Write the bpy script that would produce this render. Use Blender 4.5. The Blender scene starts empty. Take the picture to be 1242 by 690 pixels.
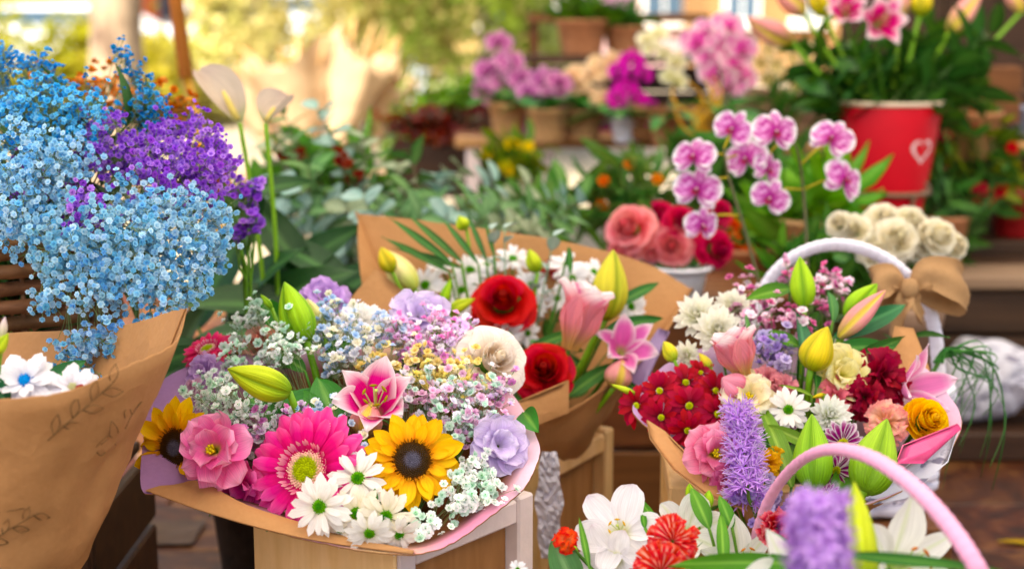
import bpy, math, random
from mathutils import Vector, Matrix, Euler, noise

# ------------------------------------------------------------------ camera, sky, sun, exposure
scene = bpy.context.scene
COL = scene.collection
CAM_H, PITCH, FPX = 0.85, math.radians(10.0), 1725.0
cam_data = bpy.data.cameras.new("camera")
cam_data.lens = 50.0
cam_data.sensor_width = 36.0
cam_data.sensor_fit = 'HORIZONTAL'
cam_data.clip_start = 0.05
cam_data.clip_end = 500.0
cam_data.dof.use_dof = True
cam_data.dof.focus_distance = 1.43
cam_data.dof.aperture_fstop = 3.3
camera = bpy.data.objects.new("camera", cam_data)
COL.objects.link(camera)
camera.location = (0, 0, CAM_H)
camera.rotation_euler = (math.radians(90) - PITCH, 0, 0)
scene.camera = camera

SUN_EL, SUN_AZ = math.radians(52), math.radians(215)      # azimuth clockwise from +Y (the view direction)
world = bpy.data.worlds.new("World")
scene.world = world
world.use_nodes = True
wn = world.node_tree
sky = wn.nodes.new("ShaderNodeTexSky")
sky.sky_type = 'NISHITA'
sky.sun_disc = False
sky.sun_elevation = SUN_EL
sky.sun_rotation = SUN_AZ
sky.air_density = 1.0
sky.dust_density = 2.5
wn.links.new(sky.outputs[0], wn.nodes["Background"].inputs[0])
wn.nodes["Background"].inputs[1].default_value = 0.07
sun_data = bpy.data.lights.new("sun", 'SUN')
sun_data.energy = 4.6
sun_data.angle = math.radians(0.55)
sun_data.color = (1.0, 0.93, 0.80)
sun = bpy.data.objects.new("sun", sun_data)
COL.objects.link(sun)
sd = Vector((math.sin(SUN_AZ) * math.cos(SUN_EL), math.cos(SUN_AZ) * math.cos(SUN_EL), math.sin(SUN_EL)))
sun.rotation_euler = sd.to_track_quat('Z', 'Y').to_euler()
sun.location = (0, 0, 8)
vs = scene.view_settings
vs.view_transform = 'Standard'
vs.look = 'None'
vs.gamma = 1.0
vs.exposure = 2.0
scene.cycles.use_denoising = True
try:
    scene.cycles.denoiser = 'OPENIMAGEDENOISE'
    scene.cycles.denoising_input_passes = 'RGB_ALBEDO_NORMAL'
except Exception:
    pass
scene.cycles.max_bounces = 7
scene.cycles.diffuse_bounces = 4
scene.cycles.transmission_bounces = 4
scene.cycles.transparent_max_bounces = 6
scene.cycles.caustics_reflective = False
scene.cycles.caustics_refractive = False
scene.cycles.sample_clamp_indirect = 6.0

# ------------------------------------------------------------------ where a pixel of the 1242x690 photograph lies at a depth
PI = math.pi
RGT = Vector((1, 0, 0))
FWD = Vector((0, math.cos(PITCH), -math.sin(PITCH)))
UPV = Vector((0, math.sin(PITCH), math.cos(PITCH)))
CPOS = Vector((0, 0, CAM_H))
R0 = random.Random(11)


def at(px, py, d):
    return CPOS + FWD * d + RGT * ((px - 621) / FPX * d) + UPV * ((345 - py) / FPX * d)


def at_z(px, py, z):
    v = FWD + RGT * ((px - 621) / FPX) + UPV * ((345 - py) / FPX)
    return CPOS + v * ((z - CAM_H) / v.z)


def facing(tx, ty):
    return (-FWD + RGT * tx + UPV * ty).normalized()


def sz(px, d):
    return px * d / FPX


def frame(loc, n, spin=0.0, s=1.0):
    n = n.normalized()
    ref = Vector((0, 0, 1)) if abs(n.z) < 0.95 else Vector((0, 1, 0))
    x = ref.cross(n).normalized()
    y = n.cross(x)
    m = Matrix((x, y, n)).transposed() @ Matrix.Rotation(spin, 3, 'Z')
    return Matrix.Translation(loc) @ m.to_4x4() @ Matrix.Scale(s, 4)


def c(h):
    h = h.lstrip('#')
    out = []
    for k in (0, 2, 4):
        v = int(h[k:k + 2], 16) / 255
        out.append(v / 12.92 if v <= 0.04045 else ((v + 0.055) / 1.055) ** 2.4)
    return tuple(out)


def mix(a, b, t):
    t = max(0.0, min(1.0, t))
    return tuple(x + (y - x) * t for x, y in zip(a, b))


def sstep(a, b, x):
    t = max(0.0, min(1.0, (x - a) / (b - a)))
    return t * t * (3 - 2 * t)


# ------------------------------------------------------------------ objects
def tag(o, label=None, cat=None, group=None, kind=None):
    if label: o['label'] = label
    if cat: o['category'] = cat
    if group: o['group'] = group
    if kind: o['kind'] = kind
    return o


def thing(name, label, cat, M, group=None):
    o = bpy.data.objects.new(name, None)
    o.empty_display_size = 0.02
    COL.objects.link(o)
    if not isinstance(M, Matrix):
        M = Matrix.Translation(M)
    o.matrix_world = M
    o['mat'] = [v for r in M for v in r]
    return tag(o, label, cat, group)


def mat_of(o):
    v = o['mat']
    return Matrix([v[0:4], v[4:8], v[8:12], v[12:16]])


def put(name, me, parent=None, loc=(0, 0, 0), rot=(0, 0, 0), scale=1.0):
    o = bpy.data.objects.new(name, me)
    COL.objects.link(o)
    o.location = loc
    o.rotation_euler = rot
    o.scale = scale if isinstance(scale, (tuple, list, Vector)) else (scale, scale, scale)
    if parent is not None:
        o.parent = parent
    return o


class MB:
    def __init__(self):
        self.v, self.f, self.col, self.uv, self.mi = [], [], [], [], []

    def add(self, vs, fs, cols=(0.5, 0.5, 0.5), uvs=None, mi=0):
        b = len(self.v)
        self.v.extend(tuple(x) for x in vs)
        self.f.extend(tuple(i + b for i in f) for f in fs)
        self.mi.extend([mi] * len(fs))
        if isinstance(cols, tuple):
            self.col.extend([cols] * len(vs))
        else:
            self.col.extend(cols)
        self.uv.extend(uvs if uvs else [(0, 0)] * len(vs))
        return self

    def merge(self, o, M=None):
        vs = [M @ Vector(p) for p in o.v] if M is not None else o.v
        b = len(self.v)
        self.v.extend(tuple(x) for x in vs)
        self.f.extend(tuple(i + b for i in f) for f in o.f)
        self.mi.extend(o.mi)
        self.col.extend(o.col)
        self.uv.extend(o.uv)
        return self

    def mesh(self, name, mats, smooth=True):
        me = bpy.data.meshes.new(name)
        me.from_pydata(self.v, [], self.f)
        a = me.attributes.new('Col', 'FLOAT_COLOR', 'POINT')
        flat = []
        for k in self.col:
            flat.extend((k[0], k[1], k[2], 1.0))
        a.data.foreach_set('color', flat)
        uvl = me.uv_layers.new(name='UVMap')
        idx = [0] * len(me.loops)
        me.loops.foreach_get('vertex_index', idx)
        fl = []
        for i in idx:
            fl.extend(self.uv[i])
        uvl.data.foreach_set('uv', fl)
        if not isinstance(mats, (list, tuple)):
            mats = [mats]
        for m in mats:
            me.materials.append(m)
        if len(mats) > 1:
            me.polygons.foreach_set('material_index', self.mi)
        me.polygons.foreach_set('use_smooth', [bool(smooth)] * len(me.polygons))
        me.update()
        return me

    def build(self, name, mats, parent=None, smooth=True, world=False):
        """world=True: the vertices are world points; they are taken into the parent's own space."""
        if world and parent is not None:
            root, M = parent, None
            chain = []
            while root is not None:
                chain.append(root)
                root = root.parent
            M = mat_of(chain[-1])
            for o in reversed(chain[:-1]):
                M = M @ o.matrix_basis
            inv = M.inverted()
            self.v = [tuple(inv @ Vector(p)) for p in self.v]
        return put(name, self.mesh(name, mats, smooth), parent)


# ------------------------------------------------------------------ shapes
def box(mb, lo, hi, col=(0.5, 0.5, 0.5), M=None, bev=0.0, mi=0):
    x0, y0, z0 = lo
    x1, y1, z1 = hi
    if bev <= 0:
        vs = [(x0, y0, z0), (x1, y0, z0), (x1, y1, z0), (x0, y1, z0), (x0, y0, z1), (x1, y0, z1), (x1, y1, z1), (x0, y1, z1)]
        fs = [(0, 3, 2, 1), (4, 5, 6, 7), (0, 1, 5, 4), (1, 2, 6, 5), (2, 3, 7, 6), (3, 0, 4, 7)]
    else:
        b = bev
        X, Y, Z = (x0, x1), (y0, y1), (z0, z1)
        vs, ix = [], {}
        for i in (0, 1):
            for j in (0, 1):
                for k in (0, 1):
                    sx, sy, sz_ = (1 - 2 * i) * b, (1 - 2 * j) * b, (1 - 2 * k) * b
                    for ax in range(3):
                        p = [X[i] + sx, Y[j] + sy, Z[k] + sz_]
                        p[ax] = (X[i], Y[j], Z[k])[ax]
                        ix[(i, j, k, ax)] = len(vs)
                        vs.append(tuple(p))
        g = lambda i, j, k, a: ix[(i, j, k, a)]
        fs = []
        for i in (0, 1):
            q = [g(i, 0, 0, 0), g(i, 1, 0, 0), g(i, 1, 1, 0), g(i, 0, 1, 0)]
            fs.append(tuple(q if i else q[::-1]))
            q = [g(0, i, 0, 1), g(0, i, 1, 1), g(1, i, 1, 1), g(1, i, 0, 1)]
            fs.append(tuple(q if i else q[::-1]))
            q = [g(0, 0, i, 2), g(1, 0, i, 2), g(1, 1, i, 2), g(0, 1, i, 2)]
            fs.append(tuple(q if i else q[::-1]))
        for i in (0, 1):
            for j in (0, 1):
                q = [g(i, j, 0, 0), g(i, j, 0, 1), g(i, j, 1, 1), g(i, j, 1, 0)]
                fs.append(tuple(q if (i + j) % 2 else q[::-1]))
                q = [g(i, 0, j, 0), g(i, 1, j, 0), g(i, 1, j, 2), g(i, 0, j, 2)]
                fs.append(tuple(q if (i + j) % 2 == 0 else q[::-1]))
                q = [g(0, i, j, 1), g(1, i, j, 1), g(1, i, j, 2), g(0, i, j, 2)]
                fs.append(tuple(q if (i + j) % 2 else q[::-1]))
                for k in (0, 1):
                    fs.append((g(i, j, k, 0), g(i, j, k, 1), g(i, j, k, 2)))
    if M is not None:
        vs = [M @ Vector(p) for p in vs]
    mb.add(vs, fs, col, [(p[0], p[1]) for p in vs], mi)
    return mb


def catmull(pts, n, closed=False):
    pts = [Vector(p) for p in pts]
    m = len(pts)
    out = []
    segs = m if closed else m - 1
    for k in range(segs):
        if closed:
            p0, p1, p2, p3 = pts[(k - 1) % m], pts[k], pts[(k + 1) % m], pts[(k + 2) % m]
        else:
            p0, p1, p2, p3 = pts[max(k - 1, 0)], pts[k], pts[k + 1], pts[min(k + 2, m - 1)]
        for j in range(n):
            t = j / n
            out.append(0.5 * ((2 * p1) + (p2 - p0) * t + (2 * p0 - 5 * p1 + 4 * p2 - p3) * t * t + (3 * p1 - p0 - 3 * p2 + p3) * t ** 3))
    if not closed:
        out.append(pts[-1].copy())
    return out


def tube(mb, pts, r, seg=6, col=(0.1, 0.2, 0.03), r1=None, flat=1.0, caps=True, mi=0):
    pts = [Vector(p) for p in pts]
    n = len(pts)
    vs, fs, uvs, cols = [], [], [], []
    side = None
    for i, p in enumerate(pts):
        tan = (pts[min(i + 1, n - 1)] - pts[max(i - 1, 0)])
        if tan.length < 1e-9:
            tan = Vector((0, 0, 1))
        tan.normalize()
        if side is None:
            side = tan.orthogonal().normalized()
        else:
            side = (side - tan * side.dot(tan))
            side = side.normalized() if side.length > 1e-6 else tan.orthogonal().normalized()
        bi = tan.cross(side)
        t = i / max(n - 1, 1)
        rr = (r(t) if callable(r) else (r if r1 is None else r + (r1 - r) * t))
        cc = col(t) if callable(col) else col
        for k in range(seg):
            a = 2 * PI * k / seg
            vs.append(p + side * (math.cos(a) * rr) + bi * (math.sin(a) * rr * flat))
            uvs.append((k / seg, t * n))
            cols.append(cc)
    for i in range(n - 1):
        for k in range(seg):
            a, b = i * seg + k, i * seg + (k + 1) % seg
            fs.append((a, b, b + seg, a + seg))
    if caps:
        fs.append(tuple(range(seg - 1, -1, -1)))
        fs.append(tuple(range((n - 1) * seg, n * seg)))
    mb.add(vs, fs, cols, uvs, mi)
    return mb


def lathe(mb, prof, seg=32, col=(0.5, 0.5, 0.5), M=None, mi=0, cfn=None):
    vs, fs, uvs, cols = [], [], [], []
    n = len(prof)
    for i, (r, z) in enumerate(prof):
        for k in range(seg):
            a = 2 * PI * k / seg
            p = Vector((r * math.cos(a), r * math.sin(a), z))
            vs.append(M @ p if M is not None else p)
            uvs.append((k / seg * 6, i / n))
            cols.append(cfn(i / (n - 1), a) if cfn else col)
    for i in range(n - 1):
        for k in range(seg):
            a, b = i * seg + k, i * seg + (k + 1) % seg
            fs.append((a, b, b + seg, a + seg))
    if prof[0][0] > 1e-6:
        fs.append(tuple(range(seg - 1, -1, -1)))
    mb.add(vs, fs, cols, uvs, mi)
    return mb


P_LANCE = lambda t: max(0.02, math.sin(PI * min(1, t * 0.97 + 0.03) ** 0.8) ** 0.85)
P_RAY = lambda t: (0.4 + 0.6 * sstep(0, 0.5, t)) * math.sqrt(max(0.003, 1 - max(0, (t - 0.66) / 0.34) ** 2.4))
P_POINT = lambda t: max(0.02, (0.45 + 0.55 * sstep(0, 0.4, t)) * (1 - max(0, (t - 0.4) / 0.6) ** 1.8))
P_SUN = lambda t: max(0.02, (0.5 + 0.5 * sstep(0, 0.4, t)) * (1 - max(0, (t - 0.45) / 0.55) ** 2.6))
P_GER = lambda t: (0.42 + 0.58 * sstep(0, 0.5, t)) * math.sqrt(max(0.10, 1 - max(0, (t - 0.7) / 0.3) ** 3))
P_ROUND = lambda t: max(0.05, (0.25 + 0.75 * sstep(0, 0.55, t)) * math.sqrt(max(0.01, 1 - max(0, (t - 0.6) / 0.4) ** 2.6)))
P_FAN = lambda t: 0.18 + 0.82 * t ** 1.1
P_OVAL = lambda t: max(0.03, math.sin(PI * (0.02 + 0.96 * t)) ** 0.6)
P_TEPAL = lambda t: max(0.03, (0.38 + 0.62 * sstep(0, 0.5, t)) * (1 - max(0, (t - 0.5) / 0.5) ** 2.1))


def petal_mb(L=1.0, W=0.3, prof=P_RAY, nu=7, nv=4, bend=0.0, bpow=1.0, cup=0.0, ruf=0.0, rufk=2.5, ridge=0.0,
             colf=None, seed=0, sway=0.0, zig=0.0):
    rg = random.Random(seed * 7919 + 13)
    ph, ph2 = rg.uniform(0, 6.28), rg.uniform(0, 6.28)
    mb = MB()
    vs, fs, cols, uvs = [], [], [], []
    x = z = 0.0
    for i in range(nu + 1):
        t = i / nu
        a = bend * t ** bpow
        if i:
            x += math.cos(a) * L / nu
            z -= math.sin(a) * L / nu
        nx, nz = math.sin(a), math.cos(a)
        w = W / 2 * prof(t)
        for j in range(nv + 1):
            s = -1 + 2 * j / nv
            up = cup * s * s * w - ridge * W * (1 - abs(s)) * math.sin(PI * t)
            up += ruf * L * (abs(s) ** 1.4 * math.sin(rufk * 2 * PI * t + ph + s * 1.3) + 0.9 * t ** 3 * math.sin(s * rufk * 2.2 + ph2)) * (0.15 + t)
            xx = x
            if zig and i == nu:
                xx += zig * L * (1 if j % 2 else -1)
            vs.append((xx + nx * up, s * w + sway * L * t * t, z + nz * up))
            cols.append(colf(t, s) if colf else (0.5, 0.5, 0.5))
            uvs.append((t, (s + 1) / 2))
    for i in range(nu):
        for j in range(nv):
            q = i * (nv + 1) + j
            fs.append((q, q + nv + 1, q + nv + 2, q + 1))
    mb.add(vs, fs, cols, uvs)
    return mb


def rose_petal_mb(phi=1.0, h=1.0, r_base=0.35, r_top=1.0, lip=0.3, ruf=0.0, nu=7, nv=8, colf=None, seed=0):
    rg = random.Random(seed * 131 + 5)
    ph = rg.uniform(0, 6.28)
    mb = MB()
    vs, fs, cols, uvs = [], [], [], []
    for i in range(nu + 1):
        t = i / nu
        r = r_base + (r_top - r_base) * math.sin(t * PI / 2) ** 0.8 + lip * max(0, (t - 0.6) / 0.4) ** 2
        zz = h * t - 0.5 * lip * max(0, (t - 0.75) / 0.25) ** 2 * 0.6
        wd = phi * (0.35 + 0.65 * math.sin(min(1, t * 1.25) * PI / 2)) * math.sqrt(max(0.05, 1 - max(0, (t - 0.72) / 0.36) ** 2.2))
        for j in range(nv + 1):
            s = -1 + 2 * j / nv
            a = s * wd
            rr = r + ruf * t * t * math.sin(s * 5 + ph) + ruf * 0.6 * t * abs(s) * math.sin(t * 9 + ph)
            z2 = zz - 0.10 * h * s * s * t + ruf * 0.7 * t * t * math.sin(s * 7 + ph * 1.7)
            vs.append((rr * math.cos(a), rr * math.sin(a), z2))
            cols.append(colf(t, s) if colf else (0.5, 0.5, 0.5))
            uvs.append((t, (s + 1) / 2))
    for i in range(nu):
        for j in range(nv):
            q = i * (nv + 1) + j
            fs.append((q, q + nv + 1, q + nv + 2, q + 1))
    mb.add(vs, fs, cols, uvs)
    return mb


# ------------------------------------------------------------------ materials
def new_mat(name):
    m = bpy.data.materials.new(name)
    m.use_nodes = True
    nt = m.node_tree
    return m, nt, nt.nodes["Principled BSDF"], nt.nodes["Material Output"]


def N(nt, typ, **kw):
    n = nt.nodes.new(typ)
    for k, v in kw.items():
        if k.startswith('i_'):
            n.inputs[k[2:].replace('_', ' ')].default_value = v
        else:
            setattr(n, k, v)
    return n


def vary(nt, colsock, hue=0.02, val=0.12, sat=0.12):
    """A small colour difference from object to object and a cloudy one within the surface."""
    oi = N(nt, 'ShaderNodeObjectInfo')
    hsv = N(nt, 'ShaderNodeHueSaturation')
    m1 = N(nt, 'ShaderNodeMapRange')
    m1.inputs[3].default_value = 0.5 - hue
    m1.inputs[4].default_value = 0.5 + hue
    nt.links.new(oi.outputs['Random'], m1.inputs[0])
    nt.links.new(m1.outputs[0], hsv.inputs['Hue'])
    noi = N(nt, 'ShaderNodeTexNoise')
    noi.inputs['Scale'].default_value = 45
    noi.inputs['Detail'].default_value = 3
    geo = N(nt, 'ShaderNodeNewGeometry')
    nt.links.new(geo.outputs['Position'], noi.inputs['Vector'])
    mul = N(nt, 'ShaderNodeMath', operation='MULTIPLY_ADD')
    mul.inputs[1].default_value = 7.31
    nt.links.new(oi.outputs['Random'], mul.inputs[0])
    mul.inputs[2].default_value = 0.0
    fr = N(nt, 'ShaderNodeMath', operation='FRACT')
    nt.links.new(mul.outputs[0], fr.inputs[0])
    add = N(nt, 'ShaderNodeMath', operation='ADD')
    nt.links.new(fr.outputs[0], add.inputs[0])
    nt.links.new(noi.outputs[0], add.inputs[1])
    m2 = N(nt, 'ShaderNodeMapRange')
    m2.inputs[1].default_value = 0.3
    m2.inputs[2].default_value = 1.7
    m2.inputs[3].default_value = 1 - val
    m2.inputs[4].default_value = 1 + val
    nt.links.new(add.outputs[0], m2.inputs[0])
    nt.links.new(m2.outputs[0], hsv.inputs['Value'])
    hsv.inputs['Saturation'].default_value = 1 + sat
    nt.links.new(colsock, hsv.inputs['Color'])
    return hsv.outputs[0]


def petal_material(name, transl=0.3, rough=0.55, vein=0.25, vscale=9.0, spec=0.16, hue=0.008, val=0.08, streak=0.16, sat=0.10):
    m, nt, bsdf, out = new_mat(name)
    at_ = N(nt, 'ShaderNodeAttribute', attribute_name='Col')
    col = vary(nt, at_.outputs['Color'], hue, val, sat)
    bsdf.inputs['Roughness'].default_value = rough
    bsdf.inputs['Specular IOR Level'].default_value = spec
    uv = N(nt, 'ShaderNodeUVMap')
    sep = N(nt, 'ShaderNodeSeparateXYZ')
    nt.links.new(uv.outputs[0], sep.inputs[0])
    cmb = N(nt, 'ShaderNodeCombineXYZ')
    mu = N(nt, 'ShaderNodeMath', operation='MULTIPLY')
    mu.inputs[1].default_value = 0.7
    nt.links.new(sep.outputs[0], mu.inputs[0])
    mv = N(nt, 'ShaderNodeMath', operation='MULTIPLY')
    mv.inputs[1].default_value = vscale
    nt.links.new(sep.outputs[1], mv.inputs[0])
    nt.links.new(mu.outputs[0], cmb.inputs[0])
    nt.links.new(mv.outputs[0], cmb.inputs[1])
    noi = N(nt, 'ShaderNodeTexNoise')
    noi.inputs['Scale'].default_value = 2.0
    noi.inputs['Detail'].default_value = 3
    nt.links.new(cmb.outputs[0], noi.inputs['Vector'])
    if streak:
        sm_ = N(nt, 'ShaderNodeMapRange')
        sm_.inputs[1].default_value = 0.32
        sm_.inputs[2].default_value = 0.68
        sm_.inputs[3].default_value = 1 - streak
        sm_.inputs[4].default_value = 1 + streak * .5
        nt.links.new(noi.outputs[0], sm_.inputs[0])
        hv = N(nt, 'ShaderNodeHueSaturation')
        nt.links.new(sm_.outputs[0], hv.inputs['Value'])
        nt.links.new(col, hv.inputs['Color'])
        col = hv.outputs[0]
    nt.links.new(col, bsdf.inputs['Base Color'])
    bmp = N(nt, 'ShaderNodeBump')
    bmp.inputs['Strength'].default_value = vein
    bmp.inputs['Distance'].default_value = 0.004
    nt.links.new(noi.outputs[0], bmp.inputs['Height'])
    nt.links.new(bmp.outputs[0], bsdf.inputs['Normal'])
    if transl > 0:
        tr = N(nt, 'ShaderNodeBsdfTranslucent')
        nt.links.new(col, tr.inputs[0])
        mx = N(nt, 'ShaderNodeMixShader')
        mx.inputs[0].default_value = transl
        nt.links.new(bsdf.outputs[0], mx.inputs[1])
        nt.links.new(tr.outputs[0], mx.inputs[2])
        nt.links.new(mx.outputs[0], out.inputs['Surface'])
    return m


M_PETAL = petal_material('petal_skin', 0.34, vein=.3, vscale=12)
M_WAXY = petal_material('bud_skin', 0.10, 0.5, 0.5, 14, 0.25, streak=.22)
M_LEAF = petal_material('leaf_skin', 0.18, 0.42, 0.4, 14, 0.35, 0.012, 0.18, .25)
M_FLORET = petal_material('floret_skin', 0.32, 0.7, 0.0, 4, 0.1, 0.014, 0.24, 0, 0.08)
M_STEM = petal_material('stem_skin', 0.0, 0.5, 0.0, 4, 0.3)
M_DISC = petal_material('disc_skin', 0.0, 0.85, 0.0, 4, 0.1)


def paper_material(name, base, dark, transl=0.12, rough=0.7, crease=0.6, speck=None, gradient=None, spec=0.25):
    m, nt, bsdf, out = new_mat(name)
    tc = N(nt, 'ShaderNodeTexCoord')
    n1 = N(nt, 'ShaderNodeTexNoise')
    n1.inputs['Scale'].default_value = 9
    n1.inputs['Detail'].default_value = 6
    nt.links.new(tc.outputs['Object'], n1.inputs['Vector'])
    fib = N(nt, 'ShaderNodeTexNoise')
    fib.inputs['Scale'].default_value = 220
    fib.inputs['Detail'].default_value = 2
    nt.links.new(tc.outputs['Object'], fib.inputs['Vector'])
    add = N(nt, 'ShaderNodeMath', operation='MULTIPLY_ADD')
    add.inputs[1].default_value = 0.35
    nt.links.new(fib.outputs[0], add.inputs[0])
    nt.links.new(n1.outputs[0], add.inputs[2])
    mr = N(nt, 'ShaderNodeMapRange')
    mr.inputs[1].default_value = 0.45
    mr.inputs[2].default_value = 0.95
    nt.links.new(add.outputs[0], mr.inputs[0])
    mx = N(nt, 'ShaderNodeMix', data_type='RGBA')
    nt.links.new(mr.outputs[0], mx.inputs[0])
    if gradient:
        a = N(nt, 'ShaderNodeAttribute', attribute_name='Col')
        nt.links.new(a.outputs['Color'], mx.inputs[7])
        hs = N(nt, 'ShaderNodeHueSaturation')
        hs.inputs['Value'].default_value = 0.8
        nt.links.new(a.outputs['Color'], hs.inputs['Color'])
        nt.links.new(hs.outputs[0], mx.inputs[6])
    else:
        mx.inputs[6].default_value = (*dark, 1)
        mx.inputs[7].default_value = (*base, 1)
    colsock = mx.outputs[2]
    if speck:
        vo = N(nt, 'ShaderNodeTexNoise')
        vo.inputs['Scale'].default_value = 34
        vo.inputs['Detail'].default_value = 3
        mp = N(nt, 'ShaderNodeMapping')
        mp.inputs['Scale'].default_value = (1, 1, 2.2)
        nt.links.new(tc.outputs['Object'], mp.inputs[0])
        nt.links.new(mp.outputs[0], vo.inputs['Vector'])
        st = N(nt, 'ShaderNodeMapRange')
        st.inputs[1].default_value = 0.55
        st.inputs[2].default_value = 0.62
        nt.links.new(vo.outputs[0], st.inputs[0])
        m2 = N(nt, 'ShaderNodeMix', data_type='RGBA')
        nt.links.new(st.outputs[0], m2.inputs[0])
        nt.links.new(colsock, m2.inputs[6])
        m2.inputs[7].default_value = (*speck, 1)
        colsock = m2.outputs[2]
    nt.links.new(colsock, bsdf.inputs['Base Color'])
    bsdf.inputs['Roughness'].default_value = rough
    bsdf.inputs['Specular IOR Level'].default_value = spec
    wp = N(nt, 'ShaderNodeMix', data_type='RGBA')
    wp.inputs[0].default_value = 0.12
    nt.links.new(tc.outputs['Object'], wp.inputs[6])
    nt.links.new(n1.outputs[1], wp.inputs[7])
    cr = N(nt, 'ShaderNodeTexVoronoi')
    cr.inputs['Scale'].default_value = 13
    nt.links.new(wp.outputs[2], cr.inputs['Vector'])
    b1 = N(nt, 'ShaderNodeBump')
    b1.inputs['Strength'].default_value = crease
    b1.inputs['Distance'].default_value = 0.010
    nt.links.new(cr.outputs[0], b1.inputs['Height'])
    b2 = N(nt, 'ShaderNodeBump')
    b2.inputs['Strength'].default_value = 0.12
    b2.inputs['Distance'].default_value = 0.001
    nt.links.new(fib.outputs[0], b2.inputs['Height'])
    nt.links.new(b1.outputs[0], b2.inputs['Normal'])
    nt.links.new(b2.outputs[0], bsdf.inputs['Normal'])
    if transl:
        tr = N(nt, 'ShaderNodeBsdfTranslucent')
        nt.links.new(colsock, tr.inputs[0])
        ms = N(nt, 'ShaderNodeMixShader')
        ms.inputs[0].default_value = transl
        nt.links.new(bsdf.outputs[0], ms.inputs[1])
        nt.links.new(tr.outputs[0], ms.inputs[2])
        nt.links.new(ms.outputs[0], out.inputs['Surface'])
    return m


M_KRAFT = paper_material('kraft_paper', (0.54, 0.275, 0.105), (0.45, 0.215, 0.075))
M_LINER = paper_material('coloured_paper', (0, 0, 0), (0, 0, 0), 0.15, 0.5, 0.3, gradient=True)
M_PRINTED = paper_material('printed_white_paper', (0.72, 0.70, 0.78), (0.64, 0.63, 0.70), 0.15, 0.6, 0.4, speck=(0.22, 0.2, 0.28))
M_BURLAP = paper_material('burlap', (0.50, 0.30, 0.14), (0.38, 0.21, 0.09), 0.2, 0.9, 0.5)


def wood_material(name, a, b, scale=3.0, rough=0.6, axis=0, spec=0.3):
    m, nt, bsdf, out = new_mat(name)
    tc = N(nt, 'ShaderNodeTexCoord')
    oi = N(nt, 'ShaderNodeObjectInfo')
    off = N(nt, 'ShaderNodeVectorMath', operation='ADD')
    nt.links.new(tc.outputs['Object'], off.inputs[0])
    rv = N(nt, 'ShaderNodeVectorMath', operation='SCALE')
    rv.inputs[0].default_value = (13, 7, 3)
    nt.links.new(oi.outputs['Random'], rv.inputs['Scale'])
    nt.links.new(rv.outputs[0], off.inputs[1])
    mp = N(nt, 'ShaderNodeMapping')
    s = [scale * 9, scale * 9, scale * 9]
    s[axis] = scale
    mp.inputs['Scale'].default_value = s
    nt.links.new(off.outputs[0], mp.inputs[0])
    n1 = N(nt, 'ShaderNodeTexNoise')
    n1.inputs['Scale'].default_value = 2.2
    n1.inputs['Detail'].default_value = 7
    n1.inputs['Distortion'].default_value = 0.8
    nt.links.new(mp.outputs[0], n1.inputs['Vector'])
    mr = N(nt, 'ShaderNodeMapRange')
    mr.inputs[1].default_value = 0.3
    mr.inputs[2].default_value = 0.7
    nt.links.new(n1.outputs[0], mr.inputs[0])
    mx = N(nt, 'ShaderNodeMix', data_type='RGBA')
    nt.links.new(mr.outputs[0], mx.inputs[0])
    mx.inputs[6].default_value = (*a, 1)
    mx.inputs[7].default_value = (*b, 1)
    col = vary(nt, mx.outputs[2], 0.006, 0.13)
    nt.links.new(col, bsdf.inputs['Base Color'])
    bsdf.inputs['Roughness'].default_value = rough
    bsdf.inputs['Specular IOR Level'].default_value = spec
    bm = N(nt, 'ShaderNodeBump')
    bm.inputs['Strength'].default_value = 0.2
    bm.inputs['Distance'].default_value = 0.002
    nt.links.new(n1.outputs[0], bm.inputs['Height'])
    nt.links.new(bm.outputs[0], bsdf.inputs['Normal'])
    return m


M_PINE = wood_material('pale_pine', (0.70, 0.45, 0.21), (0.80, 0.55, 0.29), 3, 0.55, 2)
M_PINE_X = wood_material('pale_pine_long', (0.48, 0.27, 0.12), (0.60, 0.37, 0.19), 3, 0.55, 0)
M_BROWN = wood_material('brown_board', (0.14, 0.058, 0.026), (0.22, 0.095, 0.043), 2, 0.5, 0)
M_DARK = wood_material('dark_board', (0.038, 0.019, 0.011), (0.075, 0.038, 0.021), 2, 0.5, 0)
M_GREYWOOD = wood_material('weathered_board', (0.22, 0.14, 0.09), (0.33, 0.22, 0.15), 2, 0.75, 0)
M_WICKER = wood_material('wicker', (0.13, 0.06, 0.03), (0.24, 0.12, 0.06), 6, 0.6, 0)


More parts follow.
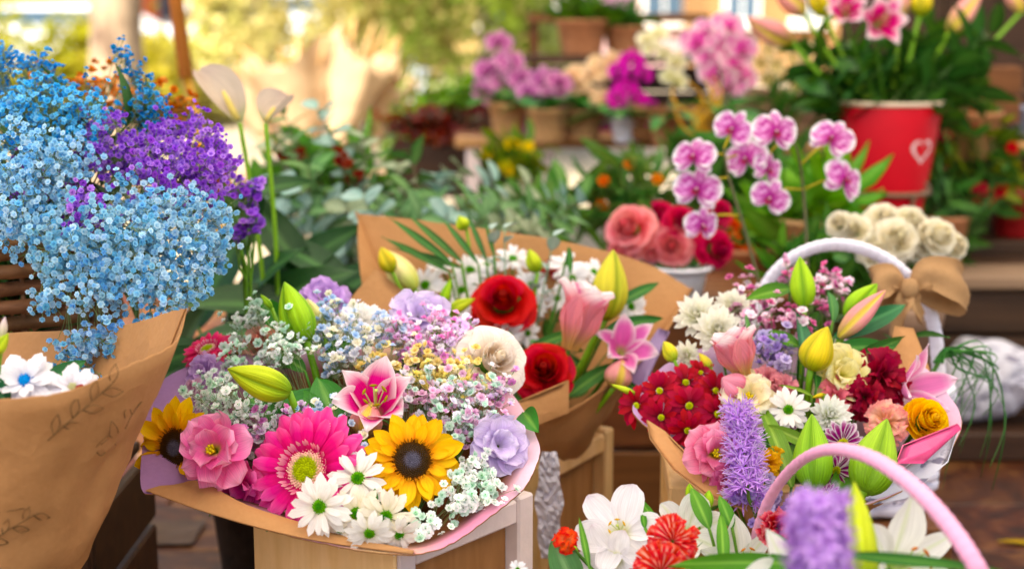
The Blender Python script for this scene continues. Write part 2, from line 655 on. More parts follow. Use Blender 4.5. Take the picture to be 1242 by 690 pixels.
def plain(name, col, rough=0.5, spec=0.4, bump=0.0, bscale=60, var=0.08, metal=0.0, transl=0.0, nscale=20):
    m, nt, bsdf, out = new_mat(name)
    tc = N(nt, 'ShaderNodeTexCoord')
    n1 = N(nt, 'ShaderNodeTexNoise')
    n1.inputs['Scale'].default_value = nscale
    n1.inputs['Detail'].default_value = 5
    nt.links.new(tc.outputs['Object'], n1.inputs['Vector'])
    mr = N(nt, 'ShaderNodeMapRange')
    mr.inputs[1].default_value = 0.3
    mr.inputs[2].default_value = 0.7
    mr.inputs[3].default_value = 1 - var
    mr.inputs[4].default_value = 1 + var
    nt.links.new(n1.outputs[0], mr.inputs[0])
    hs = N(nt, 'ShaderNodeHueSaturation')
    hs.inputs['Color'].default_value = (*col, 1)
    nt.links.new(mr.outputs[0], hs.inputs['Value'])
    nt.links.new(hs.outputs[0], bsdf.inputs['Base Color'])
    bsdf.inputs['Roughness'].default_value = rough
    bsdf.inputs['Specular IOR Level'].default_value = spec
    bsdf.inputs['Metallic'].default_value = metal
    if bump:
        n2 = N(nt, 'ShaderNodeTexNoise')
        n2.inputs['Scale'].default_value = bscale
        n2.inputs['Detail'].default_value = 4
        nt.links.new(tc.outputs['Object'], n2.inputs['Vector'])
        bm = N(nt, 'ShaderNodeBump')
        bm.inputs['Strength'].default_value = bump
        bm.inputs['Distance'].default_value = 0.004
        nt.links.new(n2.outputs[0], bm.inputs['Height'])
        nt.links.new(bm.outputs[0], bsdf.inputs['Normal'])
    if transl:
        tr = N(nt, 'ShaderNodeBsdfTranslucent')
        nt.links.new(hs.outputs[0], tr.inputs[0])
        ms = N(nt, 'ShaderNodeMixShader')
        ms.inputs[0].default_value = transl
        nt.links.new(bsdf.outputs[0], ms.inputs[1])
        nt.links.new(tr.outputs[0], ms.inputs[2])
        nt.links.new(ms.outputs[0], out.inputs['Surface'])
    return m


M_TERRA = plain('terracotta', (0.50, 0.22, 0.10), 0.8, 0.2, 0.3, 40, 0.15)
M_TANPOT = plain('tan_pot', (0.58, 0.33, 0.14), 0.7, 0.2, 0.2, 40, 0.12)
M_WHITEPL = plain('white_enamel', (0.78, 0.78, 0.84), 0.3, 0.5, 0.05, 20, 0.03)
M_REDMETAL = plain('red_enamel', (0.56, 0.003, 0.014), 0.42, 0.15, 0.08, 12, 0.06)
M_PALEPAINT = plain('pale_paint', (0.80, 0.66, 0.62), 0.5, 0.4, 0.2, 90, 0.08)
M_WIRE = plain('brown_wire', (0.20, 0.12, 0.06), 0.45, 0.5, 0.1, 90, 0.1)
M_SOIL = plain('soil', (0.045, 0.028, 0.018), 0.95, 0.1, 0.8, 120, 0.4)
M_HANDLE_W = plain('white_ribbon', (0.80, 0.76, 0.86), 0.5, 0.4, 0.15, 200, 0.05)
M_HANDLE_P = plain('pink_ribbon', (0.78, 0.34, 0.52), 0.42, 0.45, 0.12, 200, 0.06)
M_CELLO = plain('pale_foil', (0.60, 0.58, 0.66), 0.45, 0.4, 0.6, 60, 0.25)
M_PANEL_SHADED = wood_material('shaded_panel_board', (0.33, 0.165, 0.07), (0.45, 0.24, 0.11), 3, 0.55, 2)  # orange inset crate panels, recess shade put into a darker wood colour
M_AWNING = plain('awning_cloth', (0.86, 0.80, 0.72), 0.9, 0.1, 0.05, 40, 0.03, 0.0, 0.60)
# ------------------------------------------------------------------ flower builders (each bloom is a thing; petals, disc, stem are its parts)
CACHE = {}


def cached(key, fn):
    if key not in CACHE:
        CACHE[key] = fn()
    return CACHE[key]


def petals(key, n, mat=None, **kw):
    """n mesh variants of one petal shape, shared by every petal object that uses the key."""
    def make():
        return [petal_mb(seed=k * 3 + sum(map(ord, key)) % 97, **kw).mesh(key, mat or M_PETAL) for k in range(n)]
    return cached(key, make)


GREEN_STEM = c('#5d8a2c')


def stem_to(root, p0, p1, r=0.0022, col=None, bow=0.02, name='stem'):
    p0, p1 = Vector(p0), Vector(p1)
    mid = p0.lerp(p1, 0.4) + Vector((0, 0, -bow))
    mb = MB()
    tube(mb, catmull([p0, mid, p1], 5), r, 5, col or mix(GREEN_STEM, c('#2f5a1c'), R0.random()))
    return mb.build(name, M_STEM, root, world=True)


def ring(root, meshes, n, r0, z0, tilt, scale=1.0, jit=0.06, phase=0.0, rg=None, name='petal', part=None, wide=1.0, sj=0.08):
    rg = rg or R0
    for k in range(n):
        a = 2 * PI * k / n + phase + rg.uniform(-jit, jit)
        s = scale * (1 + rg.uniform(-sj, sj))
        put(name, rg.choice(meshes), part or root, (r0 * math.cos(a), r0 * math.sin(a), z0 + rg.uniform(-.006, .006)),
            (rg.uniform(-.18, .18), -(tilt + rg.uniform(-jit, jit) * 1.6), a), (s, s * wide, s))


def seed_disc(R, h, n, colf, bump=0.035, seed=0):
    """A domed flower disc built of many small florets laid out on the golden spiral."""
    mb = MB()
    lathe(mb, [(R * 1.02, -h * 0.6), (R, 0)] + [(R * math.cos(a), h * math.sin(a)) for a in (0.3, 0.7, 1.1, 1.57)], 20, cfn=lambda t, a: colf(1 - t))
    rg = random.Random(seed)
    for k in range(n):
        q = math.sqrt((k + 0.5) / n)
        a = k * 2.39996
        r = q * R
        z = h * math.sqrt(max(0, 1 - q * q)) * 0.95
        w = R * 1.25 / math.sqrt(n)
        hh = bump * R * rg.uniform(0.7, 1.5) * 2
        u = Vector((math.cos(a) * r, math.sin(a) * r, z))
        e1, e2 = Vector((math.cos(a), math.sin(a), 0)) * w, Vector((-math.sin(a), math.cos(a), 0)) * w
        tip = u + Vector((math.cos(a) * q * .6, math.sin(a) * q * .6, 1)).normalized() * hh
        cc = colf(q)
        j = rg.uniform(0.75, 1.2)
        cc = tuple(x * j for x in cc)
        mb.add([u + e1, u + e2, u - e1, u - e2, tip], [(0, 1, 4), (1, 2, 4), (2, 3, 4), (3, 0, 4)], [cc] * 4 + [tuple(min(1, x * 1.3) for x in cc)])
    return mb


def flower(name, label, cat, px, py, d, size, tx, ty, spin, group=None):
    n = facing(tx, ty)
    loc = at(px, py, d)
    s = sz(size, d)
    M = frame(loc, n, spin, s)
    root = thing(name, label, cat, M, group)
    return root, loc, n, s


def gerbera(px, py, d, size, tx, ty, spin, label, stem, hue='pink'):
    root, loc, n, s = flower('gerbera', label, 'gerbera', px, py, d, size, tx, ty, spin)
    A, B, D = (c('#ee2088'), c('#ff94cc'), c('#cc1060')) if hue == 'pink' else (c('#e83a6e'), c('#ff7fa0'), c('#c02050'))
    cf = lambda t, s_: mix(mix(D, A, sstep(0.15, 0.5, t)), B, 0.75 * sstep(0.35, 1.0, t) * (.55 + .45 * abs(s_)))
    outer = petals('gerbera_petal_outer' + hue, 4, L=0.40, W=0.135, prof=P_GER, nu=7, nv=4, bend=0.30, cup=-0.35, ridge=0.03, ruf=0.01, colf=cf)
    mid = petals('gerbera_petal_mid' + hue, 3, L=0.32, W=0.11, prof=P_GER, nu=6, nv=3, bend=0.25, cup=-0.3, colf=cf)
    inner = petals('gerbera_petal_inner' + hue, 2, L=0.10, W=0.03, prof=P_RAY, nu=3, nv=2, bend=-0.5, colf=lambda t, s_: mix(c('#e04a90'), c('#ffd0d8'), t))
    ring(root, outer, 20, 0.10, -0.02, 0.13, 1.0, 0.09)
    ring(root, outer, 19, 0.10, 0.004, 0.22, 0.95, 0.06, 0.16)
    ring(root, mid, 17, 0.11, 0.022, 0.34, 1.0, 0.07, 0.05)
    ring(root, inner, 34, 0.165, 0.025, 0.7, 1.0, 0.09)
    disc = seed_disc(0.17, 0.05, 260, lambda q: mix(mix(c('#a3b01a'), c('#8f9a20'), q), c('#eab4a8'), sstep(0.52, 0.7, q)), 0.06, 3)
    disc.build('disc', M_DISC, root)
    stem_to(root, loc - n * 0.03 * s, stem, 0.003)
    return root


def sunflower(px, py, d, size, tx, ty, spin, label, stem):
    root, loc, n, s = flower('sunflower', label, 'sunflower', px, py, d, size, tx, ty, spin)
    cf = lambda t, s_: mix(c('#f8a400'), c('#ffd216'), sstep(0.0, 0.55, t) * (0.75 + 0.25 * (1 - abs(s_))))
    big = petals('sunflower_petal', 5, L=0.31, W=0.165, prof=P_SUN, nu=8, nv=4, bend=0.22, cup=0.30, ridge=0.06, ruf=0.02, rufk=1.2, colf=cf)
    ring(root, big, 15, 0.19, -0.03, 0.02, 1.02, 0.17, sj=.14)
    ring(root, big, 14, 0.185, 0.0, 0.20, 0.93, 0.2, 0.2, sj=.14)
    ring(root, big, 8, 0.18, 0.02, 0.42, 0.66, 0.2, 0.1)
    fringe = petals('sunflower_fringe', 2, mat=M_DISC, L=0.06, W=0.02, prof=P_POINT, nu=2, nv=1, colf=lambda t, s_: mix(c('#6b3606'), c('#c98405'), t))
    ring(root, fringe, 36, 0.175, 0.03, 0.7, 1.0, 0.08, name='fringe')
    disc = seed_disc(0.20, 0.035, 340, lambda q: mix(mix(c('#5d5a68'), c('#3d2810'), sstep(0.25, 0.5, q)), c('#5f3306'), sstep(0.72, 0.98, q)), 0.05, 4)
    disc.build('disc', M_DISC, root)
    sep = petals('sunflower_sepal', 2, mat=M_LEAF, L=0.22, W=0.09, prof=P_POINT, nu=4, nv=2, bend=0.3, colf=lambda t, s_: c('#4f7a22'))
    ring(root, sep, 10, 0.12, -0.06, 0.0, 1.0, 0.1, name='sepal')
    stem_to(root, loc - n * 0.06 * s, stem, 0.0035)
    return root


def daisy(px, py, d, size, tx, ty, spin, label, stem, group=None, cols=('#f3efe6', '#fffdf6', '#e9e3c8'), disc=('#5f9a10', '#2f7a12'), n=(16, 14), W=0.13,
          name='daisy_mum', cat='daisy', key='daisy', disc_r=0.11, bend=0.25, cup=0.25, edge=None, tilt=(0.05, 0.28)):
    root, loc, nn, s = flower(name, label, cat, px, py, d, size, tx, ty, spin, group)
    a, b, e = c(cols[0]), c(cols[1]), c(cols[2])

    def cf(t, s_):
        k = mix(e, mix(a, b, t), sstep(0.0, 0.3, t))
        return mix(k, c(edge), sstep(0.45, 0.95, max(abs(s_), sstep(0.55, 1, t)))) if edge else k
    pm = petals(key + '_petal', 4, L=0.40, W=W, prof=P_RAY, nu=5, nv=2 if not edge else 4, bend=bend, cup=cup, ruf=0.015, rufk=1.4, colf=cf)
    rg = random.Random(int(px * 31 + py * 17))
    ring(root, pm, n[0], 0.09, -0.02, tilt[0], 1.0, 0.2, rg=rg, sj=.13)
    ring(root, pm, n[1], 0.08, 0.012, tilt[1], 0.86, 0.24, 0.2, rg=rg, sj=.13)
    if len(n) > 2:
        ring(root, pm, n[2], 0.07, 0.03, 0.62, 0.62, 0.2, 0.1, rg=rg)
    me = cached(key + '_disc', lambda: seed_disc(disc_r, 0.05, 70, lambda q: mix(c(disc[1]), c(disc[0]), sstep(0.2, 0.9, q)), 0.12, 5).mesh(key + '_disc', M_DISC))
    put('disc', me, root)
    stem_to(root, loc - nn * 0.03 * s, stem, 0.0014, bow=-.012)
    return root


def pompom(px, py, d, size, tx, ty, spin, label, stem, group=None, cols=('#fdf7df', '#fffdf0', '#e4e8a8'), name='cream_mum', cat='chrysanthemum', key='pompom', W=0.13, bend=-0.5):
    """A full chrysanthemum: ring over ring of incurved petals."""
    root, loc, nn, s = flower(name, label, cat, px, py, d, size, tx, ty, spin, group)
    a, b, e = c(cols[0]), c(cols[1]), c(cols[2])
    pm = petals(key + '_petal', 4, L=0.44, W=W, prof=P_RAY, nu=5, nv=2, bend=bend, cup=0.5, ruf=0.01, colf=lambda t, s_: mix(e, mix(a, b, t), sstep(0, 0.5, t)))
    rg = random.Random(int(px * 13 + py * 7))
    for k, (n, t, sc) in enumerate(((15, 0.0, 1.0), (14, 0.3, 0.95), (13, 0.58, 0.86), (11, 0.85, 0.75), (8, 1.1, 0.6), (5, 1.35, 0.45))):
        ring(root, pm, n, 0.07 - 0.01 * k, -0.03 + 0.03 * k, t, sc, 0.14, k * 0.21, rg=rg)
    stem_to(root, loc - nn * 0.05 * s, stem, 0.0016)
    return root


def carnation(px, py, d, size, tx, ty, spin, label, stem, cols, key, group=None, edge=None, cat='carnation', W=.30, ruf=.12, more=1.0):
    root, loc, nn, s = flower('carnation', label, cat, px, py, d, size, tx, ty, spin, group)
    a, b = c(cols[0]), c(cols[1])

    def cf(t, s_):
        k = mix(a, b, sstep(0.3, 0.95, t))
        if more > 1:
            k = mix(b, a, .85 * (1 - sstep(.0, .5, abs(s_))))
        return mix(k, c(edge), sstep(0.86, 1.0, t)) if edge else k
    pm = petals(key + '_petal', 5, L=0.46, W=W, prof=P_FAN, nu=5, nv=8, bend=0.5, bpow=1.6, ruf=ruf, rufk=1.1, zig=0.022, colf=cf)
    rg = random.Random(int(px * 5 + py * 3))
    for k, (n, t, sc) in enumerate(((9, 0.15, 1.0), (9, 0.45, 0.95), (8, 0.75, 0.85), (7, 1.0, 0.75), (5, 1.25, 0.62))):
        ring(root, pm, round(n * more), 0.03, -0.05 + 0.02 * k, t, sc, 0.3, k * 0.37, rg=rg)
    mb = MB()
    lathe(mb, [(0.03, -0.42), (0.10, -0.38), (0.12, -0.2), (0.13, -0.05), (0.10, -0.02)], 12, cfn=lambda t, q: mix(c('#6f9a3a'), c('#8fb84a'), t))
    mb.build('calyx', M_LEAF, root)
    stem_to(root, loc - nn * 0.4 * s, stem, 0.0018)
    return root


def rose(px, py, d, size, tx, ty, spin, label, stem, cols, key, group=None, n=24, ruf=0.03, lip=0.32, open_=1.0, name='rose', cat='rose', core=True):
    """Cupped petals wrapped one round another on a spiral; the outer ones open and roll back at the lip."""
    root, loc, nn, s = flower(name, label, cat, px, py, d, size, tx, ty, spin, group)
    dk, md, lt = c(cols[0]), c(cols[1]), c(cols[2])
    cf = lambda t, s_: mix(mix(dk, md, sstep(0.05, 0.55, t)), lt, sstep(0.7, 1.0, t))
    outer = cached(key + 'o', lambda: [rose_petal_mb(1.05, 1.0, 0.25, 1.0, lip, ruf, 7, 8, cf, k).mesh(key + '_outer', M_PETAL) for k in range(3)])
    inner = cached(key + 'i', lambda: [rose_petal_mb(1.75, 1.0, 0.5, 0.95, 0.10, ruf, 6, 9, cf, k + 7).mesh(key + '_inner', M_PETAL) for k in range(3)])
    rg = random.Random(int(px * 3 + py * 11))
    for k in range(n):
        q = k / (n - 1)
        a = k * 2.39996 + rg.uniform(-.2, .2)
        if q < 0.5:
            r = 0.055 + 0.19 * (q / 0.5)
            h = 0.54 - 0.22 * q
            put('petal', rg.choice(inner), root, (0, 0, -0.11 + rg.uniform(-.015, .015)), (rg.uniform(-.08, .08), rg.uniform(-.05, .09), a), (r, r, h))
        else:
            e = (q - 0.5) / 0.5
            r = 0.25 + 0.14 * e
            h = 0.40 - 0.16 * e * open_
            put('petal', rg.choice(outer), root, (0, 0, -0.15 - 0.09 * e), (rg.uniform(-.06, .06), 0.10 + 0.42 * e * open_ + rg.uniform(-.07, .07), a), (r, r, h))
    if core:
        cm = cached(key + 'core', lambda: (lambda m_: (lathe(m_, [(.085, -.12), (.085, .16), (.075, .24), (.045, .285), (.02, .27), (.0, .25)], 14, mix(dk, md, .45)), m_.mesh(key + '_heart', M_PETAL))[1])(MB()))
        put('heart', cm, root, (0, 0, .02), (0, 0, 0), (.9, .9, 1.35))
    mb = MB()
    lathe(mb, [(0.02, -0.27), (0.10, -0.24), (0.17, -0.14), (0.10, -0.08)], 12, c('#4d7a2c'))
    mb.build('calyx', M_LEAF, root)
    sep = petals('rose_sepal', 2, mat=M_LEAF, L=0.3, W=0.09, prof=P_POINT, nu=4, nv=2, bend=0.4, colf=lambda t, s_: c('#4d7a2c'))
    ring(root, sep, 5, 0.08, -0.2, 0.1, 1.0, 0.2, name='sepal')
    stem_to(root, loc - nn * 0.26 * s, stem, 0.0025)
    return root


LIS_PINK = ('#d9c858', '#f46ba6', '#ffa6c8')
LIS_LILAC = ('#e0d2ea', '#d6c2ea', '#ecdff8')


def lisianthus(px, py, d, size, tx, ty, spin, label, stem, cols, key, group=None, centre=None):
    root, loc, nn, s = flower('lisianthus', label, 'lisianthus', px, py, d, size, tx, ty, spin, group)
    dk, md, lt = map(c, cols)
    cf = lambda t, s_: mix(mix(dk, md, sstep(0.12, 0.45, t)), lt, sstep(0.55, 1.0, t))
    pm = petals(key + '_petal', 5, L=0.56, W=0.50, prof=P_ROUND, nu=8, nv=8, bend=0.95, bpow=1.1, cup=0.30, ruf=0.105, rufk=1.5, colf=cf)
    rg = random.Random(int(px * 3 + py * 19))
    ring(root, pm, 6, 0.03, -0.14, 0.62, 1.0, 0.2, 0, rg=rg)
    ring(root, pm, 6, 0.03, -0.12, 0.92, 0.9, 0.2, 0.5, rg=rg)
    ring(root, pm, 5, 0.03, -0.10, 1.15, 0.72, 0.25, 0.2, rg=rg)
    if not centre:
        ring(root, pm, 4, 0.02, -0.08, 1.4, 0.6, 0.3, 0.9, rg=rg)
    else:
        mb = MB()
        for k in range(7):
            a = k * 0.9
            r = 0.03 if k else 0
            tube(mb, [(0, 0, -0.12), (r * math.cos(a), r * math.sin(a), 0.0), (r * 2 * math.cos(a), r * 2 * math.sin(a), 0.09)], 0.008, 5, c('#d8c24a'), 0.024)
        mb.build('stamens', M_DISC, root)
    mb = MB()
    lathe(mb, [(0.02, -0.26), (0.06, -0.22), (0.07, -0.1)], 10, c('#6f9a3a'))
    mb.build('calyx', M_LEAF, root)
    stem_to(root, loc - nn * 0.24 * s, stem, 0.0018)
    return root


STAR_COL = lambda t, s_: mix(mix(c('#d9e08a'), c('#e2258f'), sstep(0.0, 0.28, t)), c('#ffeef2'), max(sstep(0.42, 0.85, abs(s_) ** 1.3), sstep(0.62, 0.98, t)))
ROSEA_COL = lambda t, s_: mix(mix(c('#d6dc8a'), c('#e77cc0'), sstep(0.0, 0.3, t)), c('#fff0f4'), max(sstep(0.55, 1.0, abs(s_)), sstep(0.75, 1.0, t)))
WHITE_COL = lambda t, s_: mix(c('#b7cf6a'), mix(c('#efeee8'), c('#d8e4a8'), 0.5 * (1 - sstep(0.0, 0.16, abs(s_)))), sstep(0.0, 0.25, t))


def lily(px, py, d, size, tx, ty, spin, label, stem, colf=STAR_COL, key='star', tilt=0.95, bend=1.15, prof=P_TEPAL, bpow=1.3, W=(0.19, 0.26), name='lily', cat='lily', group=None, stamens=True, anther='#7a2a12', n=3):
    """An open lily: three narrow outer and three broad inner petals curving back, six stamens round a pistil."""
    root, loc, nn, s = flower(name, label, cat, px, py, d, size, tx, ty, spin, group)
    outer = petals(key + '_outer', 2, L=0.66, W=W[0], prof=prof, nu=11, nv=8, bend=bend, bpow=bpow, cup=0.35, ruf=0.02, rufk=1.6, ridge=0.06, colf=colf)
    inner = petals(key + '_inner', 2, L=0.66, W=W[1], prof=prof, nu=11, nv=8, bend=bend * 0.9, bpow=bpow, cup=0.30, ruf=0.03, rufk=1.5, ridge=0.05, colf=colf)
    rg = random.Random(int(px * 3 + py * 23))
    ring(root, outer, n, 0.02, -0.30, tilt, 1.0, 0.08, 0, rg=rg)
    ring(root, inner, n, 0.03, -0.29, tilt + 0.04, 1.0, 0.08, PI / n, rg=rg)
    if stamens:
        for k in range(6):
            a = k * PI / 3 + 0.3
            mb = MB()
            tip = Vector((0.11 * math.cos(a), 0.11 * math.sin(a), 0.13))
            tube(mb, catmull([(0, 0, -0.28), (0.03 * math.cos(a), 0.03 * math.sin(a), -0.08), tip], 4), 0.007, 5, c('#c3d08a'))
            fil = mb.build('stamen', M_STEM, root)
            mb = MB()
            e = Vector((-math.sin(a), math.cos(a), 0.15)) * 0.04
            tube(mb, [tip - e, tip - e * .5, tip, tip + e * .5, tip + e], lambda t: 0.004 + 0.011 * math.sin(PI * t), 5, c(anther))
            mb.build('anther', M_DISC, fil)
        mb = MB()
        tube(mb, [(0, 0, -0.28), (0.01, 0, 0.0), (0.015, 0.01, 0.17), (0.015, 0.01, 0.19)], lambda t: 0.010 + 0.012 * sstep(0.85, 1, t), 6, c('#b6c46a'))
        mb.build('pistil', M_STEM, root)
    stem_to(root, loc - nn * 0.3 * s, stem, 0.003)
    return root


def lily_tube(px, py, px2, py2, d, d2, width, label, stem, colf, key, flare=0.8, name='opening_lily', cat='lily', group=None):
    """A lily that is only just opening: petals wrapped into a tube with their tips flaring; base at (px, py), mouth at (px2, py2)."""
    b, e = at(px, py, d), at(px2, py2, d2)
    n = (e - b)
    L = n.length
    M = frame(b, n, 0.4, L)
    root = thing(name, label, cat, M, group)
    w = sz(width, d) / L
    pm = petals(key + '_petal', 2, L=1.08, W=w * 1.25, prof=lambda t: 0.42 + 0.58 * sstep(0, 0.45, t) - 0.62 * sstep(0.68, 1.04, t), nu=12, nv=6, bend=flare, bpow=5.0, cup=0.55, ridge=0.05, ruf=0.006, colf=colf)
    for k in range(6):
        a = k * PI / 3
        out = w * (0.10 if k % 2 else 0.075)
        put('petal', pm[k % 2], root, (out * math.cos(a), out * math.sin(a), 0), (0, -(PI / 2 - (0.15 + 0.06 * (k % 2)) * w / 0.5), a), (1.0, 0.9, 1.0))
    stem_to(root, b, stem, 0.003)
    return root


def bud_mesh(key, w, colf, ribs=3, power=0.75, mat=None):
    def make():
        mb = MB()
        nu, nv = 16, 30
        vs, fs, cols, uvs = [], [], [], []
        for i in range(nu + 1):
            t = i / nu
            r = w / 2 * max(0.03, math.sin(PI * (0.035 + 0.955 * t) ** power) ** 0.85)
            for j in range(nv):
                a = 2 * PI * j / nv
                g = abs(math.cos(ribs * a / 2))
                k = 1 - 0.24 * (1 - g) ** 4 + 0.07 * math.cos(ribs * a) + .015 * math.sin(5 * a + 7 * t)
                vs.append((r * k * math.cos(a), r * k * math.sin(a), t))
                cols.append(colf(t, 1 - (1 - g) ** 2, a))
                uvs.append((t, j / nv * 2))
        for i in range(nu):
            for j in range(nv):
                p, q = i * nv + j, i * nv + (j + 1) % nv
                fs.append((p, q, q + nv, p + nv))
        fs.append(tuple(range(nv - 1, -1, -1)))
        fs.append(tuple(range(nu * nv, (nu + 1) * nv)))
        mb.add(vs, fs, cols, uvs)
        return mb.mesh(key, mat or M_WAXY)
    return cached(key, make)


GREEN_BUD = lambda t, g, a: mix(mix(c('#7fae22'), c('#a9cf3c'), sstep(0, .5, t)), c('#5f9420'), (1 - g) * 0.8 + 0.3 * sstep(0.85, 1, t))
LIME_BUD = lambda t, g, a: mix(mix(c('#7da524'), c('#c6d649'), sstep(0, .45, t)), c('#8aac2c'), (1 - g) * 0.8 + 0.35 * sstep(0.8, 1, t))
YELLOW_BUD = lambda t, g, a: mix(mix(c('#93a62c'), c('#dfc94a'), sstep(0, .4, t)), c('#a9a83a'), (1 - g) * 0.8 + 0.3 * sstep(0.8, 1, t))
PINK_BUD = lambda t, g, a: mix(mix(c('#c9b060'), c('#f0a8a4'), sstep(0, .5, t)), c('#eeda62'), sstep(0.15, 0.55, 1 - g) * 0.9)
PALE_BUD = lambda t, g, a: mix(mix(c('#b5c860'), c('#f2e6a8'), sstep(0, .5, t)), c('#c8c860'), (1 - g) * 0.7)


def lily_bud(px, py, px2, py2, d, d2, width, label, stem, colf, key, name='lily_bud', cat='lily bud', group=None, bow=0.02, ribs=3, power=0.75):
    b, e = at(px, py, d), at(px2, py2, d2)
    n = e - b
    L = n.length
    root = thing(name, label, cat, frame(b, n, R0.uniform(0, 2), L), group)
    w = sz(width, d) / L
    put('bud', bud_mesh(key, w, colf, ribs, power), root)
    stem_to(root, b + n * 0.02, stem, max(0.0022, sz(width, d) * 0.11), mix(c('#5f8f2a'), c('#86b03c'), 0.5), bow)
    return root


def leaf_meshes(key, base, tip, mid=None, L=1.0, W=0.2, bend=0.5, cup=0.2, prof=P_LANCE, n=3, nu=8, nv=4, ruf=0.015, ridge=0.06, sway=0.0):
    b, t_, m_ = c(base), c(tip), c(mid or tip)
    return petals(key, n, mat=M_LEAF, L=L, W=W, prof=prof, nu=nu, nv=nv, bend=bend, cup=cup, ruf=ruf, rufk=1.0, ridge=ridge, sway=sway,
                  colf=lambda t, s_: mix(mix(b, t_, t), m_, 0.7 * (1 - sstep(0.0, 0.35, abs(s_)))))


def leaf_between(parent_label, px, py, px2, py2, d, d2, width, key_cols, label, cat='leaf', roll=0.0, bend=0.5, name='leaf', stem=None, prof=P_LANCE, sway=0.0, group=None, key=None):
    """One long leaf from its base pixel to its tip pixel."""
    b, e = at(px, py, d), at(px2, py2, d2)
    v = e - b
    L = v.length
    W = sz(width, d) / L
    x = v.normalized()
    nrm = (-FWD + UPV * 0.35)
    nrm = (nrm - x * nrm.dot(x)).normalized()
    y = nrm.cross(x)
    m = Matrix((x, y, nrm)).transposed() @ Matrix.Rotation(roll, 3, 'X') @ Matrix.Rotation(-bend * 0.45, 3, 'Y')
    M = Matrix.Translation(b) @ m.to_4x4() @ Matrix.Scale(L * (1 + 0.06 * bend * bend), 4)
    root = thing(name, label, cat, M, group)
    k = key or ('long_leaf_%d_%d' % (int(px), int(py)))
    me = leaf_meshes(k, *key_cols, L=1.0, W=W, bend=bend, prof=prof, n=1, nu=12, nv=6, sway=sway, cup=0.3)[0]
    put('blade', me, root)
    if stem is not None:
        stem_to(root, b, stem, 0.0016)
    return root


DARKGREEN = ('#2c6326', '#3f7d33', '#6f9f4a')
MIDGREEN = ('#3f7a22', '#5e9a30', '#88b850')
OLIVE = ('#5d8224', '#7fa23a', '#a4bd5a')


def sprig(name, label, cat, base, tip, n, leaf_len, leaf_w, cols, key, group=None, prof=P_LANCE, bow=(0, 0, 0), tilt=0.7, stem_r=0.0018, rg=None, bend=0.5, pairs=False, stemcol=None):
    """A cut stem with leaves along it, each leaf an object."""
    rg = rg or R0
    base, tip = Vector(base), Vector(tip)
    root = thing(name, label, cat, base, group)
    mid = base.lerp(tip, 0.55) + Vector(bow)
    pts = catmull([base, mid, tip], 8)
    mb = MB()
    tube(mb, pts, stem_r, 5, stemcol or mix(c(cols[0]), c('#6f8f4a'), 0.4), stem_r * 0.5)
    mb.build('stem', M_STEM, root, world=True)
    ms = leaf_meshes(key, *cols, L=1.0, W=leaf_w / leaf_len, bend=bend, prof=prof, n=3, nu=5, nv=2)
    for k in range(n):
        t = 0.18 + 0.82 * k / max(1, n - 1)
        f = t * (len(pts) - 1)
        i = min(int(f), len(pts) - 2)
        p = pts[i].lerp(pts[i + 1], f - i)
        tan = (pts[i + 1] - pts[i]).normalized()
        az = k * 2.4 + rg.uniform(-.4, .4) if not pairs else (k // 2) * 1.6 + (k % 2) * PI + rg.uniform(-.3, .3)
        o1 = tan.orthogonal().normalized()
        rad = o1 * math.cos(az) + tan.cross(o1) * math.sin(az)
        tl = tilt * rg.uniform(0.8, 1.2)
        x = (rad * math.sin(tl) + tan * math.cos(tl)).normalized()
        z = (tan - x * tan.dot(x))
        z = z.normalized() if z.length > 1e-4 else x.orthogonal().normalized()
        y = z.cross(x)
        m = Matrix((x, y, z)).transposed()
        s = leaf_len * rg.uniform(0.75, 1.15) * (1 - 0.25 * t)
        put('leaf', rg.choice(ms), root, p - base, m.to_euler(), s)
    return root


def floret_mb(col, col2, n=6, layers=2, eye=None):
    mb = MB()
    a, b = c(col), c(col2)
    for l in range(layers):
        for k in range(n - l):
            ang = 2 * PI * k / (n - l) + l * 0.5
            tl = 0.15 + 0.75 * l
            L = 0.52 - 0.14 * l
            x = Vector((math.cos(ang) * math.cos(tl), math.sin(ang) * math.cos(tl), math.sin(tl)))
            y = Vector((-math.sin(ang), math.cos(ang), 0))
            up = x.cross(y)
            o = Vector((0, 0, 0.05 * l))
            w = 0.24 - 0.03 * l
            vs = [o, o + x * L * .55 + y * w, o + x * L * .62 + up * 0.05, o + x * L * .55 - y * w, o + x * L + y * w * .55 + up * 0.08, o + x * L - y * w * .55 + up * 0.08]
            mb.add(vs, [(0, 2, 1), (0, 3, 2), (1, 2, 4), (2, 3, 5), (2, 5, 4)], [a, b, b, b, b, b])
    if eye:
        mb.add([(0.09, 0, .22), (-.05, .08, .22), (-.05, -.08, .22), (0, 0, .34)], [(0, 1, 3), (1, 2, 3), (2, 0, 3)], c(eye))
    mb.add([(0.08, 0, 0), (-0.04, 0.07, 0), (-0.04, -0.07, 0), (0, 0, -0.3)], [(1, 0, 3), (2, 1, 3), (0, 2, 3)], c('#7f9a5a'))
    return mb


def floret_set(key, pairs, eye=None):
    def make():
        out = []
        for a, b in pairs:
            mb = floret_mb(a, b, eye=eye)
            out.append((mb, mb.mesh(key, M_FLORET, False)))
        return out
    return cached(key, make)


